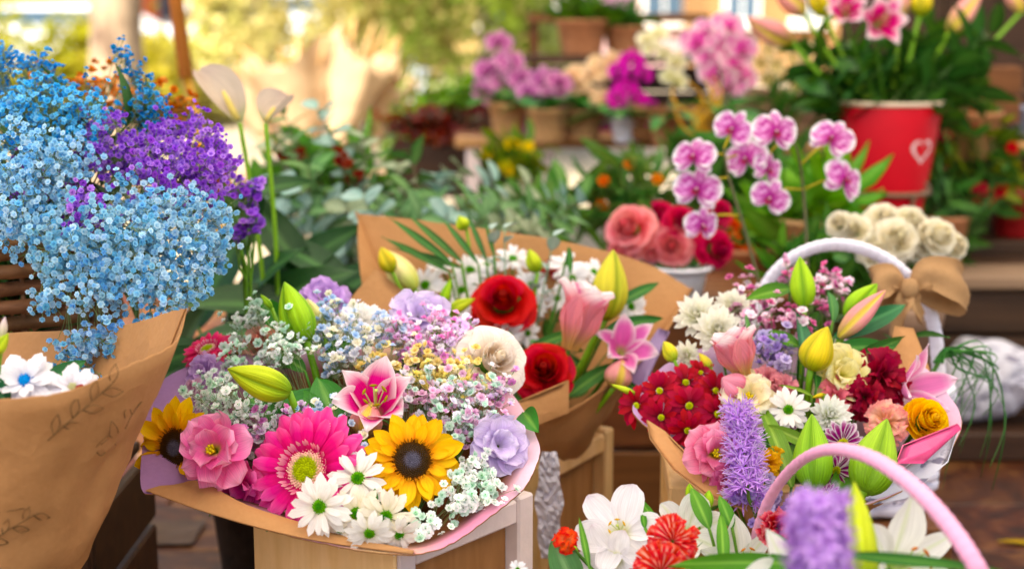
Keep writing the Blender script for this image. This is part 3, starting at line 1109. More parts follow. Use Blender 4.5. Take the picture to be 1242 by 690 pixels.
def spray(label, anchor, blobs, n, size, fl, group=None, n_obj=110, name='babys_breath', cat="baby's breath", clump=6, spread=0.012, stemcol='#7d8f5a', seed=0, depth=0.6, stem_r=0.0005):
    """A spray of tiny florets on hair-thin branching stems. blobs: (px, py, depth, radius in px)."""
    rg = random.Random(seed + 77)
    anchor = Vector(anchor)
    root = thing(name, label, cat, anchor, group)
    tot = sum(b[3] ** 2 for b in blobs)
    stems, rest = MB(), MB()
    placed = []
    sc = c(stemcol)
    for b in blobs:
        m = max(1, round(n / clump * b[3] ** 2 / tot))
        ctr = at(b[0], b[1], b[2])
        r = sz(b[3], b[2])
        hub = ctr.lerp(anchor, 0.30)
        tube(stems, [anchor, anchor.lerp(hub, .5) + Vector((rg.uniform(-.01, .01), rg.uniform(-.01, .01), .01)), hub], stem_r * 2.2, 4, sc, stem_r * 1.5, caps=False)
        for k in range(m):
            while True:
                u = Vector((rg.uniform(-1, 1), rg.uniform(-1, 1), rg.uniform(-1, 1)))
                if 0.15 < u.length < 1:
                    break
            node = ctr + RGT * (u.x * r) + UPV * (u.y * r) - FWD * (u.z * r * depth)
            tube(stems, [hub, hub.lerp(node, .6) + Vector((rg.uniform(-1, 1), rg.uniform(-1, 1), rg.uniform(-1, 1))) * r * .12, node], stem_r, 3, sc, stem_r * .7, caps=False)
            outd = (node - anchor).normalized()
            for j in range(clump):
                o = Vector((rg.gauss(0, 1), rg.gauss(0, 1), rg.gauss(0, 1))) * spread * .6 + outd * spread * rg.uniform(0, 1)
                p = node + o
                tube(stems, [node - outd * spread * .5, p], stem_r * .7, 3, sc, caps=False)
                nrm = (outd + Vector((rg.gauss(0, .5), rg.gauss(0, .5), rg.gauss(0, .5))) - FWD * .3).normalized()
                placed.append((p, nrm, size * rg.uniform(.72, 1.2)))
    placed.sort(key=lambda q: q[0].y)
    eu = None
    for i, (p, nrm, s) in enumerate(placed):
        mbk, me = rg.choice(fl)
        F = frame(p - anchor, nrm, rg.uniform(0, 6), s)
        if i < n_obj:
            o = put('floret', me, root)
            o.matrix_local = F
        else:
            rest.merge(mbk, F)
    stems.v = [tuple(Vector(p) - anchor) for p in stems.v]
    stems.build('stems', M_STEM, root)
    if rest.v:
        tag(rest.build('florets', M_FLORET, root, smooth=False), kind='stuff')
    return root


def spike(label, px, py, px2, py2, d, d2, width, stem, cols, n=70, name='liatris', cat='purple flower spike', key='spike', thin=0.10, npet=9, fl_scale=0.5, group=None, r_top=0.75):
    """An upright spike of starry florets."""
    b, e = at(px, py, d), at(px2, py2, d2)
    ax = e - b
    L = ax.length
    root = thing(name, label, cat, b, group)
    w = sz(width, d)

    def make():
        out = []
        for v in range(3):
            mb = MB()
            rg = random.Random(v)
            for k in range(npet):
                a = 2 * PI * k / npet
                p = petal_mb(L=0.5 * rg.uniform(.75, 1.15), W=thin, prof=P_RAY, nu=3, nv=2, bend=0.5, colf=lambda t, s_: mix(c(cols[0]), c(cols[1]), t), seed=k + v * 9, ruf=.03)
                mb.merge(p, Matrix.Rotation(a, 4, 'Z') @ Matrix.Rotation(-rg.uniform(.15, .9), 4, 'Y'))
            for k in range(4):
                tube(mb, [(0, 0, 0), (rg.uniform(-.2, .2), rg.uniform(-.2, .2), .45)], .012, 3, c(cols[2]), caps=False)
            out.append(mb.mesh(key, M_PETAL))
        return out
    ms = cached(key, make)
    o1 = ax.normalized().orthogonal().normalized()
    o2 = ax.normalized().cross(o1)
    rg = random.Random(int(px))
    for k in range(n):
        t = (k + .5) / n
        a = k * 2.39996
        r = w * 0.30 * (1 - (1 - r_top) * t)
        rad = o1 * math.cos(a) + o2 * math.sin(a)
        p = ax * t + rad * r * rg.uniform(.6, 1.1)
        o = put('floret', rg.choice(ms), root)
        o.matrix_local = frame(p, rad + ax.normalized() * .35, rg.uniform(0, 6), w * fl_scale * rg.uniform(.8, 1.15))
    mb = MB()
    tube(mb, [Vector(stem), b, b + ax * .97], 0.0028, 6, c('#5d7a3a'), 0.0015)
    mb.build('stem', M_STEM, root, world=True)
    return root
# ------------------------------------------------------------------ the setting: paving, stone floor, staging, far trees and buildings
def paving_material():
    m, nt, bsdf, out = new_mat('pale_paving')
    tc = N(nt, 'ShaderNodeTexCoord')
    n1 = N(nt, 'ShaderNodeTexNoise')
    n1.inputs['Scale'].default_value = 0.6
    n1.inputs['Detail'].default_value = 8
    nt.links.new(tc.outputs['Object'], n1.inputs['Vector'])
    br = N(nt, 'ShaderNodeTexBrick')
    br.inputs['Scale'].default_value = 1.6
    br.inputs['Mortar Size'].default_value = 0.012
    br.inputs['Color1'].default_value = (*c('#b3a48c'), 1)
    br.inputs['Color2'].default_value = (*c('#a5957c'), 1)
    br.inputs['Mortar'].default_value = (*c('#8f8068'), 1)
    nt.links.new(tc.outputs['Object'], br.inputs['Vector'])
    mx = N(nt, 'ShaderNodeMix', data_type='RGBA', blend_type='MULTIPLY')
    mx.inputs[0].default_value = 0.5
    nt.links.new(br.outputs[0], mx.inputs[6])
    nt.links.new(n1.outputs[0], mx.inputs[7])
    nt.links.new(mx.outputs[2], bsdf.inputs['Base Color'])
    bsdf.inputs['Roughness'].default_value = 0.85
    return m


def stone_material():
    m, nt, bsdf, out = new_mat('brown_stone')
    tc = N(nt, 'ShaderNodeTexCoord')
    oi = N(nt, 'ShaderNodeObjectInfo')
    off = N(nt, 'ShaderNodeVectorMath', operation='SCALE')
    off.inputs[0].default_value = (17, 5, 9)
    nt.links.new(oi.outputs['Random'], off.inputs['Scale'])
    ad = N(nt, 'ShaderNodeVectorMath', operation='ADD')
    nt.links.new(tc.outputs['Object'], ad.inputs[0])
    nt.links.new(off.outputs[0], ad.inputs[1])
    n1 = N(nt, 'ShaderNodeTexNoise')
    n1.inputs['Scale'].default_value = 9
    n1.inputs['Detail'].default_value = 8
    n1.inputs['Distortion'].default_value = 1.6
    nt.links.new(ad.outputs[0], n1.inputs['Vector'])
    rp = N(nt, 'ShaderNodeValToRGB')
    e = rp.color_ramp.elements
    e[0].position, e[0].color = 0.30, (*c('#22100a'), 1)
    e[1].position, e[1].color = 0.72, (*c('#6e4c32'), 1)
    k = rp.color_ramp.elements.new(0.5)
    k.color = (*c('#452416'), 1)
    nt.links.new(n1.outputs[0], rp.inputs[0])
    nt.links.new(vary(nt, rp.outputs[0], 0.012, 0.3), bsdf.inputs['Base Color'])
    bsdf.inputs['Roughness'].default_value = 0.5
    bsdf.inputs['Specular IOR Level'].default_value = 0.3
    bm = N(nt, 'ShaderNodeBump')
    bm.inputs['Strength'].default_value = 0.35
    bm.inputs['Distance'].default_value = 0.006
    nt.links.new(n1.outputs[0], bm.inputs['Height'])
    nt.links.new(bm.outputs[0], bsdf.inputs['Normal'])
    return m


M_PAVE = paving_material()
M_STONE = stone_material()
M_GROUT = plain('dark_grout', (0.05, 0.03, 0.022), 0.9, 0.1, 0.3, 60, 0.2)

mb = MB()
mb.add([(-160, -60, -0.03), (160, -60, -0.03), (160, 200, -0.03), (-160, 200, -0.03)], [(0, 1, 2, 3)])
tag(mb.build('pavement', M_PAVE), kind='structure')
mb = MB()
box(mb, (-3.2, -1.0, -0.026), (3.2, 4.9, -0.010))
floor = tag(mb.build('floor', M_GROUT, smooth=False), kind='structure')
rg = random.Random(5)


def tile_mesh(w, d, key):
    def make():
        mb = MB()
        box(mb, (-w / 2, -d / 2, -0.012), (w / 2, d / 2, 0.0), bev=0.004)
        return mb.mesh('floor_tile', M_STONE, False)
    return cached(key, make)


yy = 1.0
row = 0
while yy < 4.6:
    dd = rg.choice((0.24, 0.30, 0.36))
    xx = -1.9 + rg.uniform(-.2, 0)
    while xx < 2.1:
        ww = rg.choice((0.22, 0.28, 0.36, 0.42))
        put('floor_tile', tile_mesh(ww - 0.007, dd - 0.007, 'tile%.2f%.2f' % (ww, dd)), floor, (xx + ww / 2, yy + dd / 2, rg.uniform(-.0015, .0015)), (rg.uniform(-.004, .004), rg.uniform(-.004, .004), 0))
        xx += ww
    yy += dd
    row += 1

# awning over the stall (above the picture; it is what puts the stall into soft shade)
aw = thing('stall_awning', 'cream cloth awning stretched over the whole flower stall', 'awning', (0, 1.6, 2.75))
mb = MB()
vs, fs = [], []
NX, NY = 24, 20
for j in range(NY + 1):
    for i in range(NX + 1):
        x, y = -2.0 + 5.6 * i / NX, -2.6 + 6.2 * j / NY
        vs.append((x, y, 0.04 * math.sin(i * 1.57) ** 2 + 0.16 * math.cos((j / NY - .5) * PI) - 0.1))
for j in range(NY):
    for i in range(NX):
        q = j * (NX + 1) + i
        fs.append((q, q + 1, q + NX + 2, q + NX + 1))
mb.add(vs, fs, (0.6, 0.55, 0.5))
mb.build('canopy', M_AWNING, aw)
for x, y in ((-1.95, -2.55), (3.55, -2.55), (-1.95, 3.5), (3.55, 3.5)):
    mb = MB()
    tube(mb, [(x, y, -2.78), (x, y, 0.0)], 0.03, 10)
    mb.build('post', M_GREYWOOD, aw)

# ---- the leaning brown and brass pole
pl = thing('parasol_pole', 'leaning parasol pole, brown above and brass yellow below', 'pole', at(245, 200, 3.0))
a, b_, e_ = at(205, -60, 3.0), at(226, 95, 3.0), at(238, 152, 3.0)
M_POLE = plain('varnished_pole', c('#c07834'), 0.35, 0.5, 0.1, 40, 0.15)
M_BRASS = plain('brass_sleeve', c('#b98a24'), 0.3, 0.5, 0.05, 40, 0.1, 0.6)
base_p = e_ + (e_ - b_) * ((e_.z - 0.0) / (b_ - e_).z)
mb = MB()
tube(mb, [a + (a - b_) * 4, b_], 0.0155, 14)
mb.build('pole', M_POLE, pl, world=True)
mb = MB()
tube(mb, [b_ + (a - b_).normalized() * 0.01, base_p], 0.0125, 14)
mb.build('sleeve', M_BRASS, pl, world=True)


# ---- trees and hedges far behind
def leaf_cloud(mb, ctr, rad, n, size, cols, rg, clumps=26):
    ctr = Vector(ctr)
    hubs = []
    for k in range(clumps):
        while True:
            u = Vector((rg.uniform(-1, 1), rg.uniform(-1, 1), rg.uniform(-1, 1)))
            if 0.3 < u.length < 1:
                break
        hubs.append((Vector((u.x * rad[0], u.y * rad[1], u.z * rad[2])), rg.uniform(.16, .34), rg.choice(cols)))
    for k in range(n):
        h, r, cc = rg.choice(hubs)
        p = ctr + h + Vector((rg.gauss(0, r) * rad[0], rg.gauss(0, r) * rad[1], rg.gauss(0, r) * rad[2])) * .75
        nr = Vector((rg.gauss(0, 1), rg.gauss(0, 1), rg.gauss(.5, 1))).normalized()
        x = nr.orthogonal().normalized()
        x = Matrix.Rotation(rg.uniform(0, 6.28), 3, nr) @ x
        y = nr.cross(x)
        s = size * rg.uniform(.6, 1.4)
        j = rg.uniform(.8, 1.2)
        mb.add([p - x * s, p + y * s * .45 + nr * s * .12, p + x * s, p - y * s * .45 + nr * s * .12], [(0, 1, 3), (1, 2, 3)], tuple(min(1, q * j) for q in cc))


def tree(name, label, x, y, h, crown, crown_z, cols, n=3500, leaf=0.09, trunk_r=0.14, barkcols=('#7a6650', '#b9a88c'), lean=0.0, limbs=6, seed=1, group=None):
    rg = random.Random(seed)
    root = thing(name, label, 'tree', (x, y, -0.03), group)
    mb = MB()
    pts = catmull([(0, 0, -0.1), (lean * .3, 0, h * .25), (lean * .8, 0.05, h * .55), (lean, 0, h * .85)], 6)
    bc = [c(k) for k in barkcols]
    tube(mb, pts, lambda t: trunk_r * (1.25 - 0.7 * t) * (1 + .05 * math.sin(t * 40)), 14, lambda t: bc[0])
    for k in range(limbs):
        f = pts[int(len(pts) * (.45 + .5 * k / limbs))]
        a = k * 2.4
        e = Vector((lean + math.cos(a) * crown[0] * .7, math.sin(a) * crown[1] * .7, crown_z + rg.uniform(-.2, .5) * crown[2]))
        tube(mb, catmull([f, f.lerp(e, .5) + Vector((0, 0, .15)), e], 5), trunk_r * .38, 7, bc[0], trunk_r * .08)
    mb.build('trunk', bark_mat(barkcols), root)
    if n:
        mb = MB()
        leaf_cloud(mb, (lean, 0, crown_z), crown, n, leaf, [c(k) for k in cols], rg)
        mb.build('crown', M_TREELEAF, root, smooth=False)
    return root


def bark_mat(cols):
    def make():
        m, nt, bsdf, out = new_mat('mottled_bark')
        tc = N(nt, 'ShaderNodeTexCoord')
        mp = N(nt, 'ShaderNodeMapping')
        mp.inputs['Scale'].default_value = (5, 5, 2.2)
        nt.links.new(tc.outputs['Object'], mp.inputs[0])
        n1 = N(nt, 'ShaderNodeTexNoise')
        n1.inputs['Scale'].default_value = 1.4
        n1.inputs['Detail'].default_value = 4
        nt.links.new(mp.outputs[0], n1.inputs['Vector'])
        rp = N(nt, 'ShaderNodeValToRGB')
        e = rp.color_ramp.elements
        e[0].position, e[0].color = 0.40, (*c(cols[0]), 1)
        e[1].position, e[1].color = 0.56, (*c(cols[1]), 1)
        nt.links.new(n1.outputs[0], rp.inputs[0])
        nt.links.new(rp.outputs[0], bsdf.inputs['Base Color'])
        bsdf.inputs['Roughness'].default_value = 0.9
        return m
    return cached('bark' + cols[0] + cols[1], make)


M_TREELEAF = petal_material('tree_leaf_skin', 0.5, 0.6, 0.0, 4, 0.2, 0.015, 0.12)
YEL = ('#b9ae66', '#c6bc7c', '#aaa660', '#d0c688')
LGR = ('#9cb452', '#b0c268', '#84a448', '#c0cc88')


def far(px, d):
    """x, y of a spot on the pavement straight below a pixel column at a depth."""
    p = at(px, 345, d)
    return p.x, p.y


x, y = far(150, 8.0)
tree('plane_tree', 'pale mottled plane tree trunk behind the blue flowers', x, y, 4.6, (1.8, 1.6, 1.0), 4.8, LGR, 2200, 0.10, 0.135, ('#5f4a3a', '#a08a70'), 0.12, 6, 3)
x, y = far(590, 11.0)
tree('leafy_tree', 'light green leafy tree standing in sun behind the potted orchids', x, y, 2.4, (0.66, 0.6, 1.1), 1.22, LGR, 5200, 0.055, 0.05, seed=5)
x, y = far(420, 12.5)
tree('yellow_tree', 'broad sunlit tree with yellow autumn leaves above the kraft paper cones', x, y, 2.9, (1.15, 0.9, 1.0), 1.15, YEL, 6500, 0.06, 0.06, seed=6)
x, y = far(300, 15.0)
tree('yellow_tree', 'narrow yellow leaved tree just to the right of the leaning pole', x, y, 2.6, (0.40, 0.5, 0.9), 0.95, YEL, 3000, 0.06, 0.04, seed=7)


def hedge(label, px, d, w, h, cols, n, seed, leaf=0.06, z0=0.0):
    x, y = far(px, d)
    rg = random.Random(seed)
    root = thing('hedge', label, 'hedge', (x, y, -0.03))
    mb = MB()
    for k in range(7):
        q = (k / 6 - .5) * w * .8
        tube(mb, [(q, 0, 0), (q + rg.uniform(-.1, .1), rg.uniform(-.1, .1), h * .7)], 0.02, 6, c('#5a452c'), 0.008)
    mb.build('stems', M_STEM, root)
    mb = MB()
    leaf_cloud(mb, (0, 0, h * .5 + z0), (w / 2 * 1.2, 0.45, h * .62), n * 2, leaf, [c(k) for k in cols], rg, 40)
    mb.build('foliage', M_TREELEAF, root, smooth=False)


hedge('long yellow green hedge beyond the plane tree trunk', 50, 13.0, 2.2, 0.95, ('#a8a83c', '#8f9a34', '#c0b850'), 3600, 21)
hedge('pale yellow green shrubs between the trunk and the leaning pole', 210, 14.0, 1.2, 0.8, ('#b9b45c', '#c8c078', '#a5a848'), 1800, 22)
hedge('pale green shrubs in sun left of the orchid staging', 560, 9.0, 0.75, 0.42, ('#a8bc74', '#c4cc96', '#8fae5a'), 1500, 23, 0.045)
hedge('dark green low shrubs at the end of the orchid staging', 548, 6.6, 0.42, 0.34, ('#4f7a1e', '#5f8a24', '#3f6a1a'), 1100, 24, 0.035, 0.28)


# ---- far buildings
def plaster(name, col):
    return plain(name, c(col), 0.9, 0.1, 0.15, 6, 0.06, nscale=3)


M_GLASSDARK = plain('window_glass', c('#3f5568'), 0.45, 0.3, 0.0, 5, 0.1)
M_FRAMEW = plain('window_frame_paint', c('#e6e2da'), 0.6, 0.3)
M_ROOFT = plain('orange_roof', c('#c0653c'), 0.8, 0.2, 0.4, 12, 0.15)


def building(label, px0, px1, d, h, wallmat, cols, rows, roof=None, z_base=0.0, shop=None):
    x0, y = far(px0, d)
    x1, _ = far(px1, d)
    root = thing('building', label, 'building', ((x0 + x1) / 2, y, -0.03))
    w = x1 - x0
    mb = MB()
    box(mb, (-w / 2, 0, 0), (w / 2, 6, h))
    mb.build('wall', wallmat, root, smooth=False)
    cw, rh = w / cols, (h - 0.6) / rows
    for j in range(rows):
        for i in range(cols):
            cx, cz = -w / 2 + cw * (i + .5), 0.75 + rh * j + rh * .42
            ww, wh = cw * .42, rh * .55
            m2 = MB()
            box(m2, (cx - ww / 2 - .08, -.07, cz - wh / 2 - .08), (cx + ww / 2 + .08, -.002, cz + wh / 2 + .08))
            wf = m2.build('window', M_FRAMEW, root, smooth=False)
            m2 = MB()
            box(m2, (cx - ww / 2, -.10, cz - wh / 2), (cx - .03, -.073, cz + wh / 2))
            box(m2, (cx + .03, -.10, cz - wh / 2), (cx + ww / 2, -.073, cz + wh / 2))
            m2.build('pane', M_GLASSDARK, wf, smooth=False)
            m2 = MB()
            box(m2, (cx - ww / 2 - .15, -.16, cz - wh / 2 - .18), (cx + ww / 2 + .15, -.003, cz - wh / 2 - .085))
            m2.build('sill', M_FRAMEW, wf, smooth=False)
    if roof:
        m2 = MB()
        m2.add([(-w / 2 - .4, -.5, h), (w / 2 + .4, -.5, h), (w / 2 + .4, 6.4, h), (-w / 2 - .4, 6.4, h), (-w / 2 - .4, 3, h + 1.5), (w / 2 + .4, 3, h + 1.5)],
               [(0, 1, 5, 4), (2, 3, 4, 5), (0, 4, 3), (1, 2, 5), (0, 3, 2, 1)])
        m2.build('roof', roof, root, smooth=False)
    return root


building('low white building under an orange roof beyond the hedge at far left', -260, 118, 26, 1.05, plaster('white_render', '#c4c0b8'), 4, 1, M_ROOFT)
building('tall peach and cream facade with windows behind the leaning pole', 190, 330, 30, 9, plaster('peach_render', '#b07a50'), 2, 3)
building('cream facade seen between the yellow and the green tree', 330, 640, 34, 11, plaster('cream_render', '#a08a58'), 4, 4)
building('pale pink house front above the pots on the top shelf', 645, 850, 32, 10, plaster('pink_render', '#a88c8c'), 2, 3)
building('sand coloured facade with dark windows at the top beside the pink lilies', 850, 1090, 28, 9, plaster('sand_render', '#957048'), 3, 3)
building('long ochre facade closing the square behind the stall', 1100, 1700, 30, 9, plaster('ochre_render', '#8a6838'), 5, 3)

# pale blue white advertising column and a parked van, far away in sun
x, y = far(513, 15.0)
tw = thing('street_column', 'pale blue white column standing in sun beside the green tree', 'column', (x, y, -0.03))
mb = MB()
lathe(mb, [(0.13, 0), (0.13, 0.12), (0.10, 0.14), (0.10, 0.80), (0.12, 0.82), (0.12, 0.86), (0.02, 0.93)], 24)
mb.build('shaft', plain('pale_column_paint', c('#cfdde6'), 0.5), tw)
mb = MB()
lathe(mb, [(0.105, 0.2), (0.108, 0.21), (0.108, 0.24), (0.105, 0.25)], 24)
mb.build('band', M_FRAMEW, tw)


def car(label, px, d, bodycol, rot, name='parked_car', h=1.0, L=3.9):
    x, y = far(px, d)
    root = thing(name, label, 'car', Matrix.Translation((x, y, -0.03)) @ Matrix.Rotation(rot, 4, 'Z'))
    prof = [(-L / 2, .35), (-L / 2, .75), (-L / 2 + .15, .95), (-L * .22, 1.0), (-L * .08, 1.42), (L * .25, 1.46), (L * .42, 1.02), (L / 2 - .05, .9), (L / 2, .6), (L / 2, .35)]
    mb = MB()
    n = len(prof)
    vs = [(p[0], -.8 + (.1 if p[1] > 1.1 else 0), p[1] * h) for p in prof] + [(p[0], .8 - (.1 if p[1] > 1.1 else 0), p[1] * h) for p in prof]
    fs = [tuple(range(n - 1, -1, -1)), tuple(range(n, 2 * n))] + [(k, (k + 1) % n, (k + 1) % n + n, k + n) for k in range(n)]
    mb.add(vs, fs)
    mb.build('body', plain(name + '_paint', c(bodycol), 0.25, 0.6), root, smooth=False)
    for sgn in (-1, 1):
        m2 = MB()
        box(m2, (-L * .12, sgn * .745 - .02, 1.04 * h), (L * .26, sgn * .745 + .02, 1.38 * h))
        m2.build('window', M_GLASSDARK, root, smooth=False)
        for q in (-.3, .31):
            m2 = MB()
            lathe(m2, [(0.0, -.1), (.3, -.1), (.32, 0), (.3, .1), (0.0, .1)], 18, M=Matrix.Translation((L * q, sgn * .72, .32)) @ Matrix.Rotation(PI / 2, 4, 'X'))
            m2.build('wheel', plain('tyre_rubber', (.03, .03, .03), .8), root)


car('white car parked beyond the yellow hedge at far left', 70, 19.0, '#e8e8ec', 0.1, h=0.85)
car('white car parked behind the yellow leaves near the top of the picture', 318, 21.0, '#dfe4ea', 0.2)


# ---- staging: low step on the right, orchid table and upper shelf behind, dark shed at the right
def plank(parent, lo, hi, mat, name='plank', bev=0.003):
    mb = MB()
    ctr = Vector([(a + b) / 2 for a, b in zip(lo, hi)])
    box(mb, [a - q for a, q in zip(lo, ctr)], [a - q for a, q in zip(hi, ctr)], bev=bev)
    o = put(name, mb.mesh(name, mat, False), parent, ctr)
    return o


def step_unit(label, x0, x1, y0, y1, z, mat, edgemat, rows=3, name='wooden_step', lip=0.02, tops=3):
    root = thing(name, label, 'display step', (0, 0, 0))
    h = (z - 0.03) / rows
    for k in range(rows):
        plank(root, (x0, y0 + rg.uniform(0, .004), k * h + .006), (x1, y0 + .022, (k + 1) * h - .003), mat)
    dw = (y1 - y0) / tops
    for k in range(tops):
        plank(root, (x0 - .004, y0 + k * dw - (lip if k == 0 else 0) + .003, z - .026), (x1 + .004, y0 + (k + 1) * dw - .003, z + rg.uniform(-.002, .002)), edgemat if k == 0 else mat, 'top_plank')
    plank(root, (x0, y0 + .03, .003), (x0 + .02, y1, z - .03), mat, 'side_panel')
    plank(root, (x1 - .02, y0 + .03, .003), (x1, y1, z - .03), mat, 'side_panel')
    return root


step_unit('long dark wooden step with a worn pale front edge at the right', 0.30, 2.2, 3.02, 3.50, 0.335, M_DARK, M_GREYWOOD, 3)
step_unit('reddish brown wooden box step behind the white pot of roses', 0.05, 0.62, 2.42, 2.66, 0.405, M_BROWN, M_BROWN, 3)
step_unit('second dark step one level higher at the far right', 0.52, 2.3, 3.53, 4.2, 0.56, M_DARK, M_DARK, 4)

# upper planks seen beside the white pot (horizontal brown boards with a dark gap)
bx = thing('wooden_box', 'brown plank box with a dark gap between its boards beside the white pot', 'wooden box', (0, 0, 0))
p = at(900, 330, 2.75)
for k, (ya, yb) in enumerate(((302, 333), (338, 372), (376, 410))):
    za, zb = at(900, yb, 2.75).z, at(900, ya, 2.75).z
    plank(bx, (at(842, 330, 2.75).x, p.y, za), (at(985, 330, 2.75).x, p.y + .02, zb), M_BROWN)
plank(bx, (at(842, 330, 2.75).x + .003, p.y + .022, .003), (at(985, 330, 2.75).x - .003, p.y + .16, at(900, 304, 2.75).z), M_DARK, 'inner_box')

# orchid table and shelf
tb = thing('orchid_table', 'rough table of tan boards carrying the potted orchids', 'table', (0, 0, 0))
TZ = 0.56
ty = at(700, 170, 4.0).y
for k in range(4):
    plank(tb, (-0.16 + rg.uniform(-.01, .01), ty + k * .11, TZ - .028), (0.62, ty + k * .11 + .104, TZ), M_PINE_X if k == 0 else M_BROWN)
for xx in (-0.11, 0.10, 0.56):
    for y2 in (ty + .03, ty + .38):
        plank(tb, (xx - .02, y2 - .02, -.02), (xx + .02, y2 + .02, TZ - .03), M_PALEPAINT if xx < .5 else M_BROWN, 'leg')
sh = thing('plant_shelf', 'dark brown plank shelf above the orchids with two flower pots on it', 'shelf', (0, 0, 0))
sy = at(700, 70, 4.5).y
for k in range(2):
    plank(sh, (-0.10, sy + k * .12, .755), (0.75, sy + k * .12 + .115, .782), M_DARK)
for k in range(2):
    plank(sh, (-0.10, sy + .25, .575 + k * .085), (0.75, sy + .27, .655 + k * .085), M_DARK, 'back_plank')
for xx in (-.09, .73):
    plank(sh, (xx - .02, sy, -.02), (xx + .02, sy + .24, .752), M_DARK, 'leg')

# dark planted trough left of the orchid table
tr = thing('wooden_trough', 'long low brown trough of dark red leaves left of the orchid table', 'planter', (0, 0, 0))
p0, p1 = at(470, 190, 4.3), at(620, 190, 4.3)
plank(tr, (p0.x, p0.y, .36), (p1.x, p0.y + .02, .52), M_DARK)
plank(tr, (p0.x, p0.y + .2, .36), (p1.x, p0.y + .22, .52), M_DARK)
plank(tr, (p0.x, p0.y + .022, .36), (p1.x, p0.y + .198, .5), M_DARK, 'soil_board')
for xx in (p0.x + .03, p1.x - .03):
    plank(tr, (xx - .02, p0.y + .025, -.02), (xx + .02, p0.y + .19, .358), M_DARK, 'leg')
mb = MB()
leaf_cloud(mb, ((p0.x + p1.x) / 2, p0.y + .1, .56), ((p1.x - p0.x) / 2, .12, .06), 900, .022, [c('#5a1c12'), c('#7a2a18'), c('#3f2a14'), c('#8a4a20')], random.Random(9), 30)
mb.build('foliage', M_LEAF, tr, smooth=False)

# dark plank shed wall at the right
wl = thing('shed_wall', 'dark brown plank wall of a shed at the far right', 'wall', (0, 0, 0))
wy = 4.75
x0 = at(1010, 100, 4.8).x
for k in range(9):
    plank(wl, (x0 + k * .17, wy, .0), (x0 + k * .17 + .165, wy + .025 + rg.uniform(0, .006), 2.3), M_DARK)
plank(wl, (x0, wy - .05, 1.02), (x0 + 1.5, wy - .004, 1.07), M_BROWN, 'rail')


def slat_crate(label, px0, px1, pyt, pyb, d, depth, mat, slats=3, name='slatted_crate', yaw=0.0):
    a, b = at(px0, pyb, d), at(px1, pyt, d)
    w, h = b.x - a.x, b.z - a.z
    root = thing(name, label, 'crate', Matrix.Translation((a.x, a.y, a.z)) @ Matrix.Rotation(yaw, 4, 'Z'))
    for k in range(slats):
        z0, z1 = h * k / slats + .004, h * (k + 1) / slats - .004
        plank(root, (0.002, 0, z0), (w - .002, .010, z1), mat, 'slat', .002)
        plank(root, (0.002, depth - .010, z0), (w - .002, depth, z1), mat, 'slat', .002)
        plank(root, (0, .012, z0), (.010, depth - .012, z1), mat, 'slat', .002)
        plank(root, (w - .010, .012, z0), (w, depth - .012, z1), mat, 'slat', .002)
    for xx in (.013, w - .033):
        for y2 in (.013, depth - .033):
            plank(root, (xx, y2, 0), (xx + .02, y2 + .02, h), mat, 'corner_post', .002)
    plank(root, (.013, .035, 0.0), (w - .013, depth - .035, .008), mat, 'bottom_board', .002)
    return root


slat_crate('brown wooden crate on the table behind the magenta orchid', 768, 852, 130, 172, 3.75, .2, M_BROWN, 2)
slat_crate('weathered grey brown crate behind the two top orchid blooms', 905, 1010, 108, 172, 3.5, .25, M_GREYWOOD, 3)
slat_crate('open crate of light brown boards under the lilies at top right', 1146, 1238, 80, 152, 3.5, .25, M_BROWN, 2)
# supports the crates stand on
st = thing('display_bench', 'dark bench that carries the crates behind the orchid blooms', 'bench', (0, 0, 0))
bz = at(905, 172, 3.5).z - .004
by = at(905, 172, 3.5).y
for k in range(3):
    plank(st, (at(860, 172, 3.5).x, by - .03 + k * .11, bz - .025), (at(1260, 172, 3.5).x, by + .075 + k * .11, bz), M_BROWN if k else M_PINE_X)
for xx in (at(870, 172, 3.5).x, at(1255, 172, 3.5).x):
    plank(st, (xx - .02, by, .338), (xx + .02, by + .25, bz - .027), M_DARK, 'leg')
# ------------------------------------------------------------------ pots, orchids and the other plants behind
def pot_profile(r_top, r_bot, h, rim=0.12, t=0.006):
    return [(r_bot * .96, 0), (r_bot, .004), (r_bot + (r_top - r_bot) * (1 - rim) * .92, h * (1 - rim)), (r_top * 1.0, h * (1 - rim) + .001), (r_top * 1.04, h * .985), (r_top * 1.02, h), (r_top - t, h), (r_top - t * 1.5, h * .88), (0.0, h * .87)]


def pot(root, r_top, r_bot, h, mat, rim=0.12, name='pot', z=0.0):
    mb = MB()
    lathe(mb, pot_profile(r_top, r_bot, h, rim), 36, M=Matrix.Translation((0, 0, z)))
    o = mb.build(name, mat, root)
    mb = MB()
    rg_ = random.Random(4)
    lathe(mb, [(r_top * .93, h * .885 + z), (r_top * .6, h * .91 + z), (0.0, h * .92 + z)], 24)
    mb.build('soil', M_SOIL, o)
    return o


